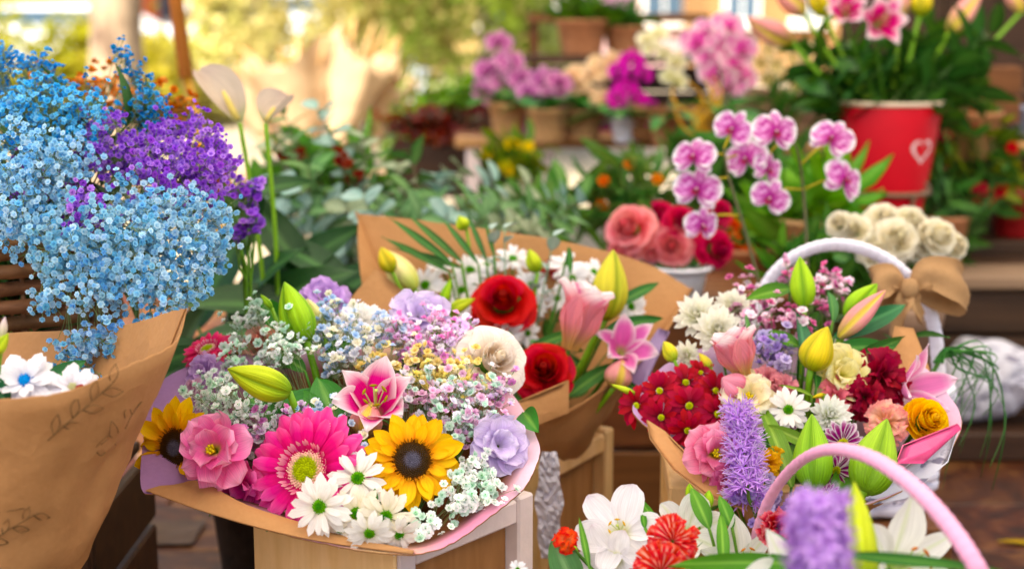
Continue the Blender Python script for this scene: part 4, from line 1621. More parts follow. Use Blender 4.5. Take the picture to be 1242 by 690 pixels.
def bloom_mesh(key, colf, lipcol, joined=True):
    """A moth orchid bloom in one mesh: three sepals, two broad petals, a lip and a column."""
    def make():
        mb = MB()
        sep = petal_mb(L=0.46, W=0.30, prof=P_OVAL, nu=6, nv=4, bend=0.25, cup=0.12, colf=colf)
        pet = petal_mb(L=0.50, W=0.58, prof=P_OVAL, nu=7, nv=6, bend=0.2, cup=0.12, ruf=0.02, rufk=1.0, colf=colf)
        for a in (PI / 2, PI * 1.21, PI * 1.79):
            mb.merge(sep, Matrix.Rotation(a, 4, 'Z') @ Matrix.Translation((.03, 0, -.02)))
        for a in (0.16, PI - 0.16):
            mb.merge(pet, Matrix.Rotation(a, 4, 'Z') @ Matrix.Translation((.02, 0, .015)))
        lip(mb, lipcol)
        return mb.mesh('bloom', M_PETAL)
    return cached(key, make)


def lip(mb, lipcol):
    lc = c(lipcol)
    lp = petal_mb(L=0.24, W=0.20, prof=P_POINT, nu=5, nv=4, bend=-0.8, cup=0.7, colf=lambda t, s_: mix(lc, c('#e8b060'), .3 * (1 - t)))
    mb.merge(lp, Matrix.Rotation(-PI / 2, 4, 'Z') @ Matrix.Translation((.02, 0, .03)) @ Matrix.Rotation(-.5, 4, 'Y'))
    for sg in (-1, 1):
        sd_ = petal_mb(L=0.13, W=0.11, prof=P_ROUND, nu=4, nv=3, bend=-.6, cup=.4, colf=lambda t, s_: lc)
        mb.merge(sd_, Matrix.Rotation(-PI / 2 + sg * .9, 4, 'Z') @ Matrix.Translation((.02, 0, .04)) @ Matrix.Rotation(-.9, 4, 'Y'))
    tube(mb, [(0, 0, 0), (0, .01, .09), (0, -.02, .14)], .035, 7, mix(lc, c('#fff0f0'), .6), .025)


def orchid_col(base, vein, edge, k=9.0):
    b, v, e = c(base), c(vein), c(edge)

    def f(t, s):
        w = sstep(0.25, 0.85, 0.5 + 0.5 * math.sin(s * k + 2.2 * math.sin(t * 9 + s * 3))) * (1 - sstep(0.72, 0.98, t)) * (1 - sstep(.8, 1, abs(s)))
        m_ = mix(b, e, sstep(0.66, 0.95, max(t, abs(s))))
        w = max(w * .85, .9 * (1 - sstep(.08, .42, t)))
        return mix(m_, v, w)
    return f


ORCHID_VEIN = orchid_col('#ecaee2', '#b41e90', '#ffffff', 11)
ORCHID_LILAC = orchid_col('#d88abc', '#94307e', '#ecb8d8', 6)
ORCHID_CREAM = orchid_col('#ecc89c', '#e2b48c', '#f6e0c0', 4)
ORCHID_MAG = orchid_col('#dc1cb0', '#b80e92', '#ee50c8', 5)
ORCHID_STRIPE = orchid_col('#f2c2d2', '#e020a8', '#f8e0e6', 6)
ORCHID_WHITE = orchid_col('#f0e8c4', '#e0dca0', '#fbf6e4', 4)


def orchid(label, px, d, zbase, pot_r, pot_h, potmat, blooms, colf, lipc, key, size, cat='orchid', group=None, leafcol=DARKGREEN, leafL=0.16, split=False, stems=None, nleaf=6, stem_name='stem', name='potted_orchid', stake=True):
    """A pot, strap leaves, arching stems and blooms; blooms: (px, py, tx, ty) at depth d."""
    p = at(px, 345, d)
    base = Vector((p.x, p.y, zbase))
    root = thing(name, label, cat, base, group)
    pot(root, pot_r, pot_r * .72, pot_h, potmat)
    ms = leaf_meshes('strap_leaf', *leafcol, L=1, W=0.34, bend=0.9, prof=P_OVAL, n=2)
    rg_ = random.Random(int(px))
    for k in range(nleaf):
        put('leaf', rg_.choice(ms), root, (0, 0, pot_h * .95), (0, -rg_.uniform(.3, .8), k * PI / 3 * (6 / nleaf) + rg_.uniform(-.3, .3)), leafL * rg_.uniform(.8, 1.15))
    top = base + Vector((0, 0, pot_h * .9))
    stems = stems or [list(range(len(blooms)))]
    pts_all = [at(b[0], b[1], d + (b[4] if len(b) > 4 else 0)) for b in blooms]
    for st_ in stems:
        ids = st_['ids'] if isinstance(st_, dict) else st_
        if isinstance(st_, dict):
            path = [top] + [at(*q) for q in st_['path']]
        else:
            q = [pts_all[i] - facing(blooms[i][2], blooms[i][3]) * size * .2 for i in ids]
            q = sorted(q, key=lambda v: v.z)
            path = [top, top.lerp(q[0], .6) + Vector((rg_.uniform(-.02, .02), .02, .03))] + q
        cv = catmull(path, 6)
        mb = MB()
        tube(mb, cv, .0032, 6, c('#5a5a3a'), .0018)
        mb.build(stem_name, M_STEM, root, world=True)
        for i in ids:
            b = pts_all[i] - facing(blooms[i][2], blooms[i][3]) * sz(12, d)
            near = min(cv, key=lambda v: (v - b).length)
            if (near - b).length > .004:
                mb = MB()
                tube(mb, [near, near.lerp(b, .5) + Vector((0, 0, .006)), b], .0016, 5, c('#b3a23a'))
                mb.build('flower_stalk', M_STEM, root, world=True)
    rz = root.location
    for i, b in enumerate(blooms):
        s = size * rg_.uniform(.9, 1.1) * (b[5] if len(b) > 5 else 1)
        F = frame(pts_all[i] - base, facing(b[2] + rg_.uniform(-.35, .35), b[3] + rg_.uniform(-.25, .25)), rg_.uniform(-.5, .5), s)
        if split:
            mbk = cached(key + 'lip', lambda: (lambda m_: (lip(m_, lipc), m_.mesh('bloom_lip', M_PETAL))[1])(MB()))
            bl = put('bloom', mbk, root)
            bl.matrix_basis = F
            sp = petals(key + '_sepal', 2, L=0.46, W=0.30, prof=P_OVAL, nu=8, nv=8, bend=0.3, cup=0.15, colf=colf)
            pe = petals(key + '_wide', 2, L=0.50, W=0.60, prof=P_OVAL, nu=10, nv=12, bend=0.25, cup=0.15, ruf=0.02, rufk=1, colf=colf)
            for a in (PI / 2, PI * 1.21, PI * 1.79):
                put('sepal', rg_.choice(sp), bl, (.03 * math.cos(a), .03 * math.sin(a), -.02), (0, rg_.uniform(-.15, .1), a))
            for a in (0.16, PI - 0.16):
                put('petal', rg_.choice(pe), bl, (.02 * math.cos(a), .02 * math.sin(a), .015), (0, rg_.uniform(-.15, .15), a))
        else:
            bl = put('bloom', bloom_mesh(key, colf, lipc), root)
            bl.matrix_basis = F
    return root


# the sharp pink veined orchid standing behind the basket
orchid('tall potted orchid with pink veined white edged blooms behind the white basket', 945, 2.08, 0.0, .065, .12, M_TERRA,
       [(842, 190, -.25, .15, 0, 1.05), (846, 230, -.3, -.1, .02), (889, 157, -.35, .3, .03, .9), (940, 160, .05, .25, -.02, 1.08), (905, 192, -.2, .0, .02, .95),
        (931, 205, .5, -.1, .02, .85), (934, 240, -.1, -.25, 0, .9), (1009, 168, -.45, .15, .05), (1024, 218, .2, .05, .05, 1.05), (851, 273, .2, -.3, .0, .95)],
       ORCHID_VEIN, '#b01a70', 'vein_orchid', sz(57, 2.08), split=True, leafL=.2,
       stems=[{'ids': [0, 1, 2, 4, 9], 'path': [(940, 420, 2.1), (921, 345, 2.1), (905, 285, 2.1), (884, 215, 2.1), (878, 180, 2.1)]},
              {'ids': [3, 5, 6, 7, 8], 'path': [(975, 420, 2.12), (979, 320, 2.12), (974, 230, 2.13), (966, 180, 2.1), (950, 168, 2.1)]}])
tz = TZ
# the orchids on the table, out of focus
orchid('lilac pink orchid in a tan pot, leftmost on the orchid table', 618, 4.05, tz, .06, .10, M_TANPOT,
       [(605, 52, -.3, .1), (618, 75, .2, .2), (603, 82, -.5, 0), (598, 112, -.3, -.1), (585, 112, -.6, -.1), (612, 100, .2, .1), (632, 96, .3, .1), (628, 118, 0, -.2), (592, 88, -.2, .2)],
       ORCHID_LILAC, '#7a2a70', 'lilac_orchid', .088, stems=[[0, 1, 2, 8], [3, 4, 5, 6, 7]])
orchid('lilac pink orchid in a tan pot, between the leftmost orchid and the cream one', 664, 3.95, tz, .06, .09, M_TANPOT,
       [(660, 98, 0, .1), (672, 118, .3, .1), (655, 120, -.3, 0), (668, 140, .1, -.2), (630, 150, -.4, 0), (645, 138, -.2, 0), (678, 100, .4, .2), (640, 112, -.4, .1)],
       ORCHID_LILAC, '#a0206a', 'lilac_orchid', .086, stems=[[0, 1, 3, 6], [2, 4, 5, 7]])
orchid('cream peach orchid in the middle of the orchid table', 705, 4.0, tz, .06, .085, M_TANPOT,
       [(730, 82, .1, .2), (716, 90, -.3, .1), (700, 100, -.2, .1), (690, 118, -.4, 0), (722, 128, .2, 0), (735, 120, .4, .1), (712, 142, -.1, -.2), (695, 92, -.3, .2), (745, 78, .4, .2), (708, 118, 0, 0)],
       ORCHID_CREAM, '#d09a5a', 'cream_orchid', .088, stems=[[0, 8, 1, 7], [2, 3, 4, 5, 6, 9]])
orchid('bright magenta orchid, rightmost on the orchid table', 760, 3.92, tz, .055, .07, M_WHITEPL,
       [(766, 74, 0, .2), (750, 86, -.3, .1), (780, 88, .4, .1), (760, 108, 0, 0), (750, 116, -.3, 0), (770, 118, .3, 0), (765, 132, 0, -.1), (745, 138, -.4, 0), (758, 148, -.1, -.2), (785, 130, .4, 0), (738, 152, -.4, -.1), (798, 147, .5, 0), (776, 152, .2, -.2)],
       ORCHID_MAG, '#7a0a60', 'magenta_orchid', .070, stems=[[0, 1, 2, 3, 4, 5], [6, 7, 8, 10], [9, 11, 12]])
orchid('pale pink orchid with magenta hearts above the golden twigs', 875, 3.3, at(875, 172, 3.3).z, .05, .075, M_GREYWOOD,
       [(858, 38, -.2, .2), (884, 32, .2, .3), (878, 55, 0, .1), (900, 58, .3, .1), (860, 66, -.4, 0), (892, 78, .2, 0), (868, 90, -.3, -.1), (900, 92, .3, -.1), (882, 104, 0, -.2), (846, 50, -.5, 0)],
       ORCHID_STRIPE, '#d020a0', 'stripe_orchid', .088, stems=[[0, 1, 2, 4, 9], [3, 5, 6, 7, 8]])
orchid('white and yellow orchid hanging left of the pale pink orchid', 806, 3.8, tz, .05, .075, M_TERRA,
       [(790, 58, -.3, .1), (806, 66, .1, 0), (820, 75, .3, -.1), (812, 92, 0, -.2), (822, 98, .2, -.2), (785, 48, -.4, .2), (798, 42, 0, .2)],
       ORCHID_WHITE, '#c9c84a', 'white_orchid', .062)

# cream small lilies / freesias above the weathered crate
fx = thing('cream_alstroemeria_bunch', 'bunch of cream flowers standing in the weathered crate beside the red bucket lilies', 'flower bunch', at(952, 165, 3.45))
fm = cached('cream_star', lambda: (lambda m_: ([m_.merge(petal_mb(L=.5, W=.26, prof=P_POINT, nu=4, nv=3, bend=.35, cup=.2, colf=lambda t, s_: mix(c('#d8c070'), c('#f4e2c0'), t)), Matrix.Rotation(k * PI / 3, 4, 'Z') @ Matrix.Rotation(-.55, 4, 'Y')) for k in range(6)], m_.mesh('bloom', M_PETAL))[1])(MB()))
rq = random.Random(8)
fb = Vector(fx.location)
for px, py in ((930, 62), (948, 55), (940, 80), (960, 72), (972, 84), (950, 96), (966, 104), (932, 98), (978, 62), (985, 100), (922, 78), (990, 118)):
    p = at(px, py, 3.45 + rq.uniform(-.04, .04))
    o = put('bloom', fm, fx)
    o.matrix_basis = frame(p - fb, facing(rq.uniform(-.6, .6), rq.uniform(-.1, .6)), rq.uniform(0, 3), .062)
    m2 = MB()
    tube(m2, catmull([Vector((rq.uniform(-.02, .02), rq.uniform(0, .03), 0)), (p - fb) * .6 + Vector((0, 0, .01)), p - fb], 4), .0022, 5, c('#4f7a22'))
    m2.build('stem', M_STEM, fx)
ms = leaf_meshes('thin_leaf', *DARKGREEN, L=1, W=.2, n=3)
for k in range(14):
    put('leaf', rq.choice(ms), fx, (rq.uniform(-.04, .04), rq.uniform(-.02, .03), rq.uniform(.04, .1)), (0, -rq.uniform(.2, 1.2), rq.uniform(0, 6.28)), rq.uniform(.07, .12))


# ---- red enamel bucket with its lilies
BD = 3.0
bb = at(1073, 262, BD)
bk = thing('red_bucket', 'red enamel bucket with a chalk white heart and a cream rim full of lilies', 'bucket', bb)
bh = at(1073, 121, BD).z - bb.z
rt, rb = sz(62, BD), sz(42, BD)
mb = MB()
lathe(mb, [(rb * .95, .004), (rb, 0), (rb * 1.02, .008), (rb + (rt - rb) * .97, bh * .955), (rt * .985, bh * .96)], 56)
mb.build('body', M_REDMETAL, bk)
mb = MB()
lathe(mb, [(rt * .984, bh * .958), (rt * 1.02, bh * .966), (rt * 1.03, bh * .985), (rt * 1.01, bh), (rt * .96, bh), (rt * .95, bh * .95), (rt * .9, bh * .8)], 56)
mb.build('rim', plain('cream_enamel', c('#d8c0a8'), .35, .5, 0, 10, .1), bk)
mb = MB()
lathe(mb, [(rt * .89, bh * .81), (.0, bh * .80)], 40)
mb.build('water_surface', M_SOIL, bk)
# the heart, brushed on: a thin raised ribbon that follows the wall of the bucket
mb = MB()
vs, fs = [], []
hn = 48
hr = sz(17, BD)
hz = bh * (1 - (178 - 121) / (262 - 121))
a0 = math.atan2(-1, 0) + math.asin(min(.95, (1102 - 1073) / 56))
for k in range(hn):
    t = 2 * PI * k / hn
    hx = 16 * math.sin(t) ** 3 / 16
    hy = (13 * math.cos(t) - 5 * math.cos(2 * t) - 2 * math.cos(3 * t) - math.cos(4 * t)) / 16
    for q in (0, 1):
        f = (1.0 if q else 0.76 + .04 * math.sin(t * 5))
        X, Z = hx * f * hr * .95, hz + (hy * f + .1 * (1 - f)) * hr * .95
        rr = rb + (rt - rb) * Z / bh + .0012
        a = a0 + X / rr
        vs.append((rr * math.cos(a), rr * math.sin(a), Z))
for k in range(hn):
    p, q = 2 * k, 2 * ((k + 1) % hn)
    fs.append((p, p + 1, q + 1, q))
mb.add(vs, fs)
mb.build('heart_mark', plain('chalk_white', c('#f0dcdc'), .9, .1, 0, 60, .1), bk)

# wire stand carrying the bucket
ws = thing('wire_stand', 'bronze wire plant stand with a curled end around the red bucket', 'plant stand', Vector((bb.x, bb.y, .336)))
zr = at(1073, 231, BD).z - .336
rr = rb + (rt - rb) * ((zr + .336 - bb.z) / bh) + .008
M0 = Vector((0, 0, 0))
mb = MB()
tube(mb, [(rr * math.cos(a * PI / 16), rr * math.sin(a * PI / 16), zr) for a in range(33)], .005, 8, caps=False)
mb.build('ring', M_WIRE, ws)
for a in (-2.2, -1.15, .3, 1.6, 2.7):
    mb = MB()
    tube(mb, catmull([(rr * math.cos(a), rr * math.sin(a), zr), (rr * .96 * math.cos(a), rr * .96 * math.sin(a), zr * .55), (rr * 1.25 * math.cos(a), rr * 1.25 * math.sin(a), .003)], 6), .0045, 7)
    mb.build('leg', M_WIRE, ws)
mb = MB()
tube(mb, [(rr * .85 * math.cos(a * PI / 12), rr * .85 * math.sin(a * PI / 12), bb.z - .340) for a in range(25)], .004, 7, caps=False)
for a in (0, 1, 2):
    q = a * PI / 3
    tube(mb, [(rr * .85 * math.cos(q), rr * .85 * math.sin(q), bb.z - .345), (-rr * .85 * math.cos(q), -rr * .85 * math.sin(q), bb.z - .345)], .004, 6)
mb.build('base_grid', M_WIRE, ws)
mb = MB()
cx = at(1118, 228, BD - .06) - Vector(ws.location)
st0 = Vector((rr * math.cos(-.7), rr * math.sin(-.7), zr))
tube(mb, [st0, st0.lerp(cx, .5)] + [cx + RGT * (.015 * math.cos(a)) + UPV * (.011 * math.sin(a)) for a in [PI + k * .5 for k in range(12)]], .004, 7)
mb.build('curl', M_WIRE, ws)

bt = bb + Vector((0, 0, bh * .8))
for (px, py, s_, tx, ty, sp, lab) in ((1026, 14, 52, -.2, .35, .2, 'open pink lily with white edged petals at the left over the red bucket'),
                                      (1069, 26, 58, .1, .1, .9, 'open pink lily with a dark throat just above the middle of the red bucket')):
    lily(px, py, BD - .14, s_ * 1.3, tx, ty, sp, lab, bt, STAR_COL, 'star', tilt=1.15, bend=.9, bpow=2.2, W=(.30, .40))
lily_bud(1150, 40, 1192, -14, BD, BD, 26, 'long salmon pink lily bud leaning right above the red bucket', bt, PINK_BUD, 'pinkbud_b')
lily_bud(1000, 20, 985, -25, BD, BD, 26, 'yellow green lily bud at the top between the pale pink bud and the open lilies', bt, YELLOW_BUD, 'yelbud_b')
lily_bud(1092, 22, 1090, -24, BD, BD, 24, 'salmon pink lily bud standing upright above the red bucket', bt, PINK_BUD, 'pinkbud_c')
lily_bud(1115, 20, 1122, -20, BD, BD, 26, 'golden yellow lily bud cut by the top edge above the red bucket', bt, YELLOW_BUD, 'yelbud_c')
lily_bud(960, 50, 905, 22, BD, BD - .05, 30, 'large pale pink and yellow lily bud lying left above the cream flowers', bt, PINK_BUD, 'pinkbud_d')
lily_bud(975, 16, 935, -18, BD, BD - .05, 28, 'pale pink lily bud at the top edge left of the red bucket', bt, PINK_BUD, 'pinkbud_e')
lily_bud(1240, 15, 1215, -30, BD + .2, BD + .2, 22, 'pink lily bud at the top right corner', bt, PINK_BUD, 'pinkbud_f')
rq = random.Random(31)
for k, (px, py) in enumerate(((985, 40), (1000, 75), (1020, 90), (1050, 60), (1085, 70), (1110, 45), (1140, 60), (1165, 80), (1180, 45), (1030, 50), (1200, 30), (1105, 90), (1150, 100), (1075, 45), (1005, 105), (1130, 20), (975, 62), (1040, 75), (1095, 65), (1125, 75), (1170, 60), (1060, 95), (990, 90), (1185, 95))):
    sprig('lily_foliage', 'dark green leafy lily stem rising out of the red bucket', 'leafy stem', bt + Vector((rq.uniform(-.05, .05), rq.uniform(-.05, .05), -.03)),
          at(px, py + 10, BD + rq.uniform(-.08, .20)), 12, .125, .050, ('#1d4418', '#2c5c22', '#4f7d38') if k % 3 else ('#264f1a', '#37691f', '#5f8a34'), 'lilyleaf%d' % (k % 3), 'lily stems in the red bucket', tilt=.9, rg=rq, stem_r=.003)


# ---- bushes of small leaves on the step and among the staging
def bush(label, px, py, d, rx, ry, n, leafL, leafW, cols, zpot, seed, prof=P_LANCE, potmat=M_TERRA, potr=.07, poth=.11, dots=None, name='leafy_plant', cat='plant', hang=0.0, group=None, ndots=14, n_stuff=0):
    rg_ = random.Random(seed)
    ctr = at(px, py, d)
    base = Vector((ctr.x, ctr.y, zpot))
    root = thing(name, label, cat, base, group)
    pot(root, potr, potr * .75, poth, potmat)
    R = Vector((sz(rx, d), sz(rx, d) * .8, sz(ry, d)))
    stems = MB()
    kinds = []
    for i, cc in enumerate(cols):
        kinds += leaf_meshes('bushleaf' + ''.join(cc), *cc, L=1, W=leafW / leafL, bend=.6, n=2, prof=prof, nu=4, nv=2)
    top = Vector((0, 0, poth * .9))
    rest = MB()
    pm = petal_mb(1, leafW / leafL, prof, 4, 2, bend=.6, cup=.2, colf=lambda t, s_: c(cols[0][1]))
    n = int(n * 1.5)
    leafL, leafW = leafL * 1.35, leafW * 1.4
    for k in range(n + n_stuff):
        while True:
            u = Vector((rg_.uniform(-1, 1), rg_.uniform(-1, 1), rg_.uniform(-1, 1)))
            if u.length < 1:
                break
        p = ctr - base + Vector((u.x * R.x, u.y * R.y, u.z * R.z))
        if k % 3 == 0:
            tube(stems, catmull([top, top.lerp(p, .5) + Vector((0, 0, .03)), p], 3), .0018, 4, c('#4f5f2a'), .0009, caps=False)
        outw = (u + Vector((0, 0, .35 - hang))).normalized()
        F = frame(p, outw.orthogonal(), rg_.uniform(0, 6), leafL * rg_.uniform(.6, 1.2))
        if k < n:
            o = put('leaf', rg_.choice(kinds), root)
            o.matrix_basis = F
        else:
            rest.merge(pm, F)
    if n_stuff:
        tag(rest.build('leaves', M_LEAF, root), kind='stuff')
    stems.build('stems', M_STEM, root)
    if dots:
        fl = floret_set('dots' + dots[0], [dots[:2]])
        for k in range(ndots):
            a = rg_.uniform(0, 6.28)
            q = rg_.uniform(.5, 1)
            p = ctr - base + RGT * (math.cos(a) * R.x * q) + UPV * (math.sin(a) * R.z * q) - FWD * (R.y * (1 - q * q * .6))
            o = put('flower_head', fl[0][1], root)
            o.matrix_basis = frame(p, facing(rg_.uniform(-.4, .4), rg_.uniform(0, .6)), 0, sz(dots[2] if len(dots) > 2 else 14, d))
    return root


YG = ('#5f7a1a', '#8a9a24', '#a9ae3a')
bush('dark leafy plant with small red flowers hanging beside the red bucket', 1175, 200, 3.35, 62, 62, 230, .055, .016, [DARKGREEN, ('#2c4a14', '#48661c', '#6f8a34'), YG], .56, 41, hang=.7, dots=('#a01a20', '#c23038', 16))
bush('dark green plant drooping over the step edge below the red flowered one', 1140, 262, 3.2, 46, 60, 120, .06, .012, [DARKGREEN, ('#20401a', '#355a22', '#557a34')], .34, 42, hang=1.2)
bush('bright green plant with broad leaves behind the orchid stem', 985, 262, 2.6, 55, 45, 70, .09, .024, [MIDGREEN, ('#4f8a20', '#78ac34', '#94c04a')], .41, 43, potmat=M_TANPOT)
bush('dark green plant with orange flowers between the roses and the table', 760, 235, 3.0, 55, 42, 90, .06, .022, [DARKGREEN, ('#3f5a20', '#5a7a2a', '#7f9a4a')], .22, 44, dots=('#c8560e', '#e07a1a', 15), ndots=9)
bush('dark green plant behind the double blooms of the veined orchid', 905, 225, 2.95, 75, 55, 130, .07, .020, [DARKGREEN, ('#28441a', '#3c5f22', '#5f8034')], .30, 45)
bush('yellow green plant under the left end of the orchid table', 625, 192, 3.6, 42, 24, 90, .045, .016, [YG, ('#3f6a18', '#5a8a20', '#7fa03a')], .25, 46, dots=('#d8b820', '#e8d040', 14), ndots=6)
bush('fresh green leafy plant among the eucalyptus under the spathes', 400, 222, 2.75, 75, 60, 150, .06, .03, [MIDGREEN, ('#3f7424', '#5a9434', '#84b458')], .1, 61, prof=P_OVAL)
bush('bushy green plant left of the orange flowered one', 650, 262, 2.9, 75, 22, 90, .06, .026, [MIDGREEN, DARKGREEN, ('#4a7a34', '#6a9a4a', '#8ab466')], .15, 62, prof=P_OVAL)
bush('dark plant with small yellow dots under the orchid table', 850, 185, 3.45, 42, 32, 80, .05, .018, [DARKGREEN, ('#2c4a14', '#48661c', '#6f8a34')], .25, 47)
bush('dark green plant with orange berries behind the dark pink roses', 905, 292, 2.72, 42, 26, 60, .05, .02, [DARKGREEN, MIDGREEN], .34, 48, dots=('#d04a10', '#e8701a', 20), ndots=7)
bush('low green plant beneath the pink veined orchid blooms at the basket', 1010, 330, 2.3, 75, 36, 110, .06, .02, [DARKGREEN, MIDGREEN], .16, 49, potmat=M_TANPOT)

# ---- terracotta pots with green plants on the top shelf
for (px, d, w, h, cols, seed, lab) in ((706, 4.55, 32, 42, [('#2f5a14', '#4f7a1c', '#6f9a34')], 51, 'terracotta pot with a green plant, left on the top shelf'),
                                       (757, 4.6, 26, 34, [DARKGREEN], 52, 'terracotta pot with a smaller plant, right on the top shelf')):
    bush(lab, px, 70 - h - 12, d, 40 if seed == 51 else 26, 15, 90, .05, .018, cols, .782, seed, potr=sz(w, d), poth=sz(h, d), potmat=M_TERRA)
# boxes above
wb = thing('white_box', 'white and pink cardboard boxes edge of a box on the rail above the pots', 'box', at(710, 12, 4.7))
wb['label'] = 'white cardboard box with a pink end at the top above the terracotta pots'
M_PINKBOX = plain('pink_card', c('#d8a0c4'), .7)
a, b_ = at(672, 16, 4.75), at(772, -20, 4.75)
mb = MB()
box(mb, (a.x, a.y, a.z), (at(728, 0, 4.75).x, a.y + .15, b_.z))
mb.build('white_side', plain('white_card', c('#f0eee8'), .7), wb, smooth=False, world=True)
mb = MB()
box(mb, (at(728, 0, 4.75).x + .002, a.y + .002, a.z), (b_.x, a.y + .15, b_.z))
mb.build('pink_end', M_PINKBOX, wb, smooth=False, world=True)
rl = thing('shelf_rail', 'narrow brown rail that carries the white box above the pots', 'rail', a)
plank_o = MB()
box(plank_o, (at(640, 0, 4.75).x, a.y - .02, a.z - .03), (at(860, 0, 4.75).x, a.y + .2, a.z - .002))
plank_o.build('board', M_BROWN, rl, smooth=False, world=True)
for xx in (648, 852):
    m2 = MB()
    q = at(xx, 0, 4.75)
    box(m2, (q.x - .015, a.y + .02, -.02), (q.x + .015, a.y + .05, a.z - .031))
    m2.build('post', M_BROWN, rl, smooth=False, world=True)

# golden curly twigs in front of the brown crate
tw_ = thing('golden_twigs', 'bundle of golden curly twigs in front of the brown crate', 'twigs', at(862, 185, 3.2))
rq = random.Random(6)
b0 = Vector(tw_.location)
for k in range(13):
    a = at(rq.uniform(812, 885), rq.uniform(92, 125), 3.2 + rq.uniform(-.05, .05)) - b0
    m2 = MB()
    q = [Vector((rq.uniform(-.008, .008), 0, -.06)), Vector((0, 0, 0)), a * .45 + Vector((rq.uniform(-.03, .03), 0, .0)), a * .75 + Vector((rq.uniform(-.03, .03), 0, 0)), a]
    tube(m2, catmull(q, 5), .0034, 5, c('#c9962e'), .0018)
    m2.build('twig', M_STEM, tw_)

# ---- white pot with the roses
WP = at(824, 378, 2.42)
wp = thing('white_pot', 'white enamel flower pot with a rolled rim holding pink and coral roses', 'pot', Vector((WP.x, WP.y, .409)))
hp = at(824, 320, 2.42).z - .409
mb = MB()
r1, r2 = sz(38, 2.42), sz(27, 2.42)
lathe(mb, [(r2 * .9, 0), (r2, .003), (r1 * .84, hp * .72), (r1 * .86, hp * .76), (r1 * .98, hp * .86), (r1 * 1.05, hp * .93), (r1 * 1.04, hp * .985), (r1, hp), (r1 * .92, hp), (r1 * .8, hp * .8), (0, hp * .78)], 48)
mb.build('bowl', M_WHITEPL, wp)
wt = Vector((WP.x, WP.y, .409 + hp * .8))
CORAL = ('#de4656', '#f48890', '#fbb0b0')
MAGR = ('#8a0628', '#c8144a', '#d92c60')
for i, (px, py, s_, tx, ty, cl, key, lab) in enumerate((
        (763, 277, 66, -.4, .35, CORAL, 'coral_rose', 'large coral pink rose at the left in the white pot'),
        (815, 298, 58, -.1, -.05, CORAL, 'coral_rose', 'coral pink rose in the middle over the rim of the white pot'),
        (752, 303, 38, -.6, -.2, CORAL, 'coral_rose', 'small coral rose low at the left of the white pot'),
        (800, 262, 46, 0, .5, MAGR, 'magenta_rose', 'dark pink rose at the back between the two coral ones'),
        (826, 270, 48, .1, .3, MAGR, 'magenta_rose', 'dark pink rose directly left of the lowest orchid bloom'),
        (872, 258, 40, .4, .35, MAGR, 'magenta_rose', 'dark pink rose at the upper right of the white pot bunch'),
        (870, 302, 50, .5, 0, MAGR, 'magenta_rose', 'dark pink rose at the lower right of the white pot bunch'),
        (790, 306, 30, -.2, -.2, CORAL, 'coral_rose', 'half hidden coral rose behind the middle one in the white pot'))):
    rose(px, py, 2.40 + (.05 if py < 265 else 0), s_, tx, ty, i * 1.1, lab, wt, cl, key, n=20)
for px, py in ((742, 300), (780, 308), (850, 312), (785, 250), (890, 285)):
    sprig('rose_leaves', 'dark green rose leaves between the blooms in the white pot', 'leafy stem', wt, at(px, py, 2.44), 6, .045, .026, DARKGREEN, 'roseleaf', 'rose leaves in the white pot', prof=P_OVAL, rg=rq)

# ---- cream roses behind the basket
CP = at(1085, 350, 2.2)
cp = thing('grey_vase', 'dark vase of cream roses behind the burlap bow', 'vase', Vector((CP.x, CP.y, 0)))
pot(cp, .075, .05, CP.z - .02, M_GREYWOOD, .08, name='vase_body')
ct = Vector((CP.x, CP.y, CP.z - .03))
CRM = ('#efe0b0', '#f8efd2', '#fffaea')
locs = ((1018, 270, 30), (1035, 278, 38), (1072, 268, 46), (1052, 284, 40), (1105, 270, 42), (1088, 290, 50), (1065, 305, 44), (1118, 288, 46), (1140, 286, 42), (1158, 298, 34), (1110, 302, 40), (1140, 302, 32))
cl_ = ('leftmost', 'second from the left', 'topmost', 'small half hidden', 'upper right of centre', 'largest central', 'lowest, just over the basket handle', 'right of centre', 'outer right', 'rightmost', 'low right', 'low, just above the burlap bow')
for i, (px, py, s_) in enumerate(locs):
    rose(px, py, 2.17 + rq.uniform(-.03, .03), s_ * 1.2, (px - 1088) / 160, .25 + (285 - py) / 90, i * .9, 'cream rose in the bunch behind the basket handle, ' + cl_[i] + ' one', ct, CRM, 'cream_rose_b', n=22, ruf=.05, lip=.2, group='cream roses behind the basket')
for px, py in ((1020, 300), (1050, 318), (1095, 320), (1130, 318), (1080, 330), (1150, 312), (1060, 330), (1110, 330)):
    sprig('rose_leaves', 'dark green leaves under the bunch of cream roses', 'leafy stem', ct, at(px, py, 2.2), 6, .05, .026, DARKGREEN, 'roseleaf', 'leaves under the cream roses', prof=P_OVAL, rg=rq)

# ---- second red pot and blue grey bucket at the right edge
rp_ = thing('red_pot', 'plain red pot cut by the right edge under the hanging plant', 'pot', at(1232, 286, 3.45))
q = at(1232, 286, 3.45)
mb = MB()
lathe(mb, pot_profile(.062, .05, sz(56, 3.45), .15), 36)
mb.build('body', plain('red_glaze', c('#9a1418'), .35, .5), rp_)
rs = thing('pot_ledge', 'dark board ledge under the plain red pot at the right edge', 'ledge', (0, 0, 0))
plank(rs, (at(1165, 290, 3.45).x, q.y - .08, q.z - .035), (at(1330, 290, 3.45).x, q.y + .1, q.z - .003), M_DARK)
plank(rs, (at(1172, 290, 3.45).x, q.y - .04, .338), (at(1180, 290, 3.45).x, q.y + .06, q.z - .037), M_DARK, 'support')
plank(rs, (at(1310, 290, 3.45).x, q.y - .04, .338), (at(1318, 290, 3.45).x, q.y + .06, q.z - .037), M_DARK, 'support')
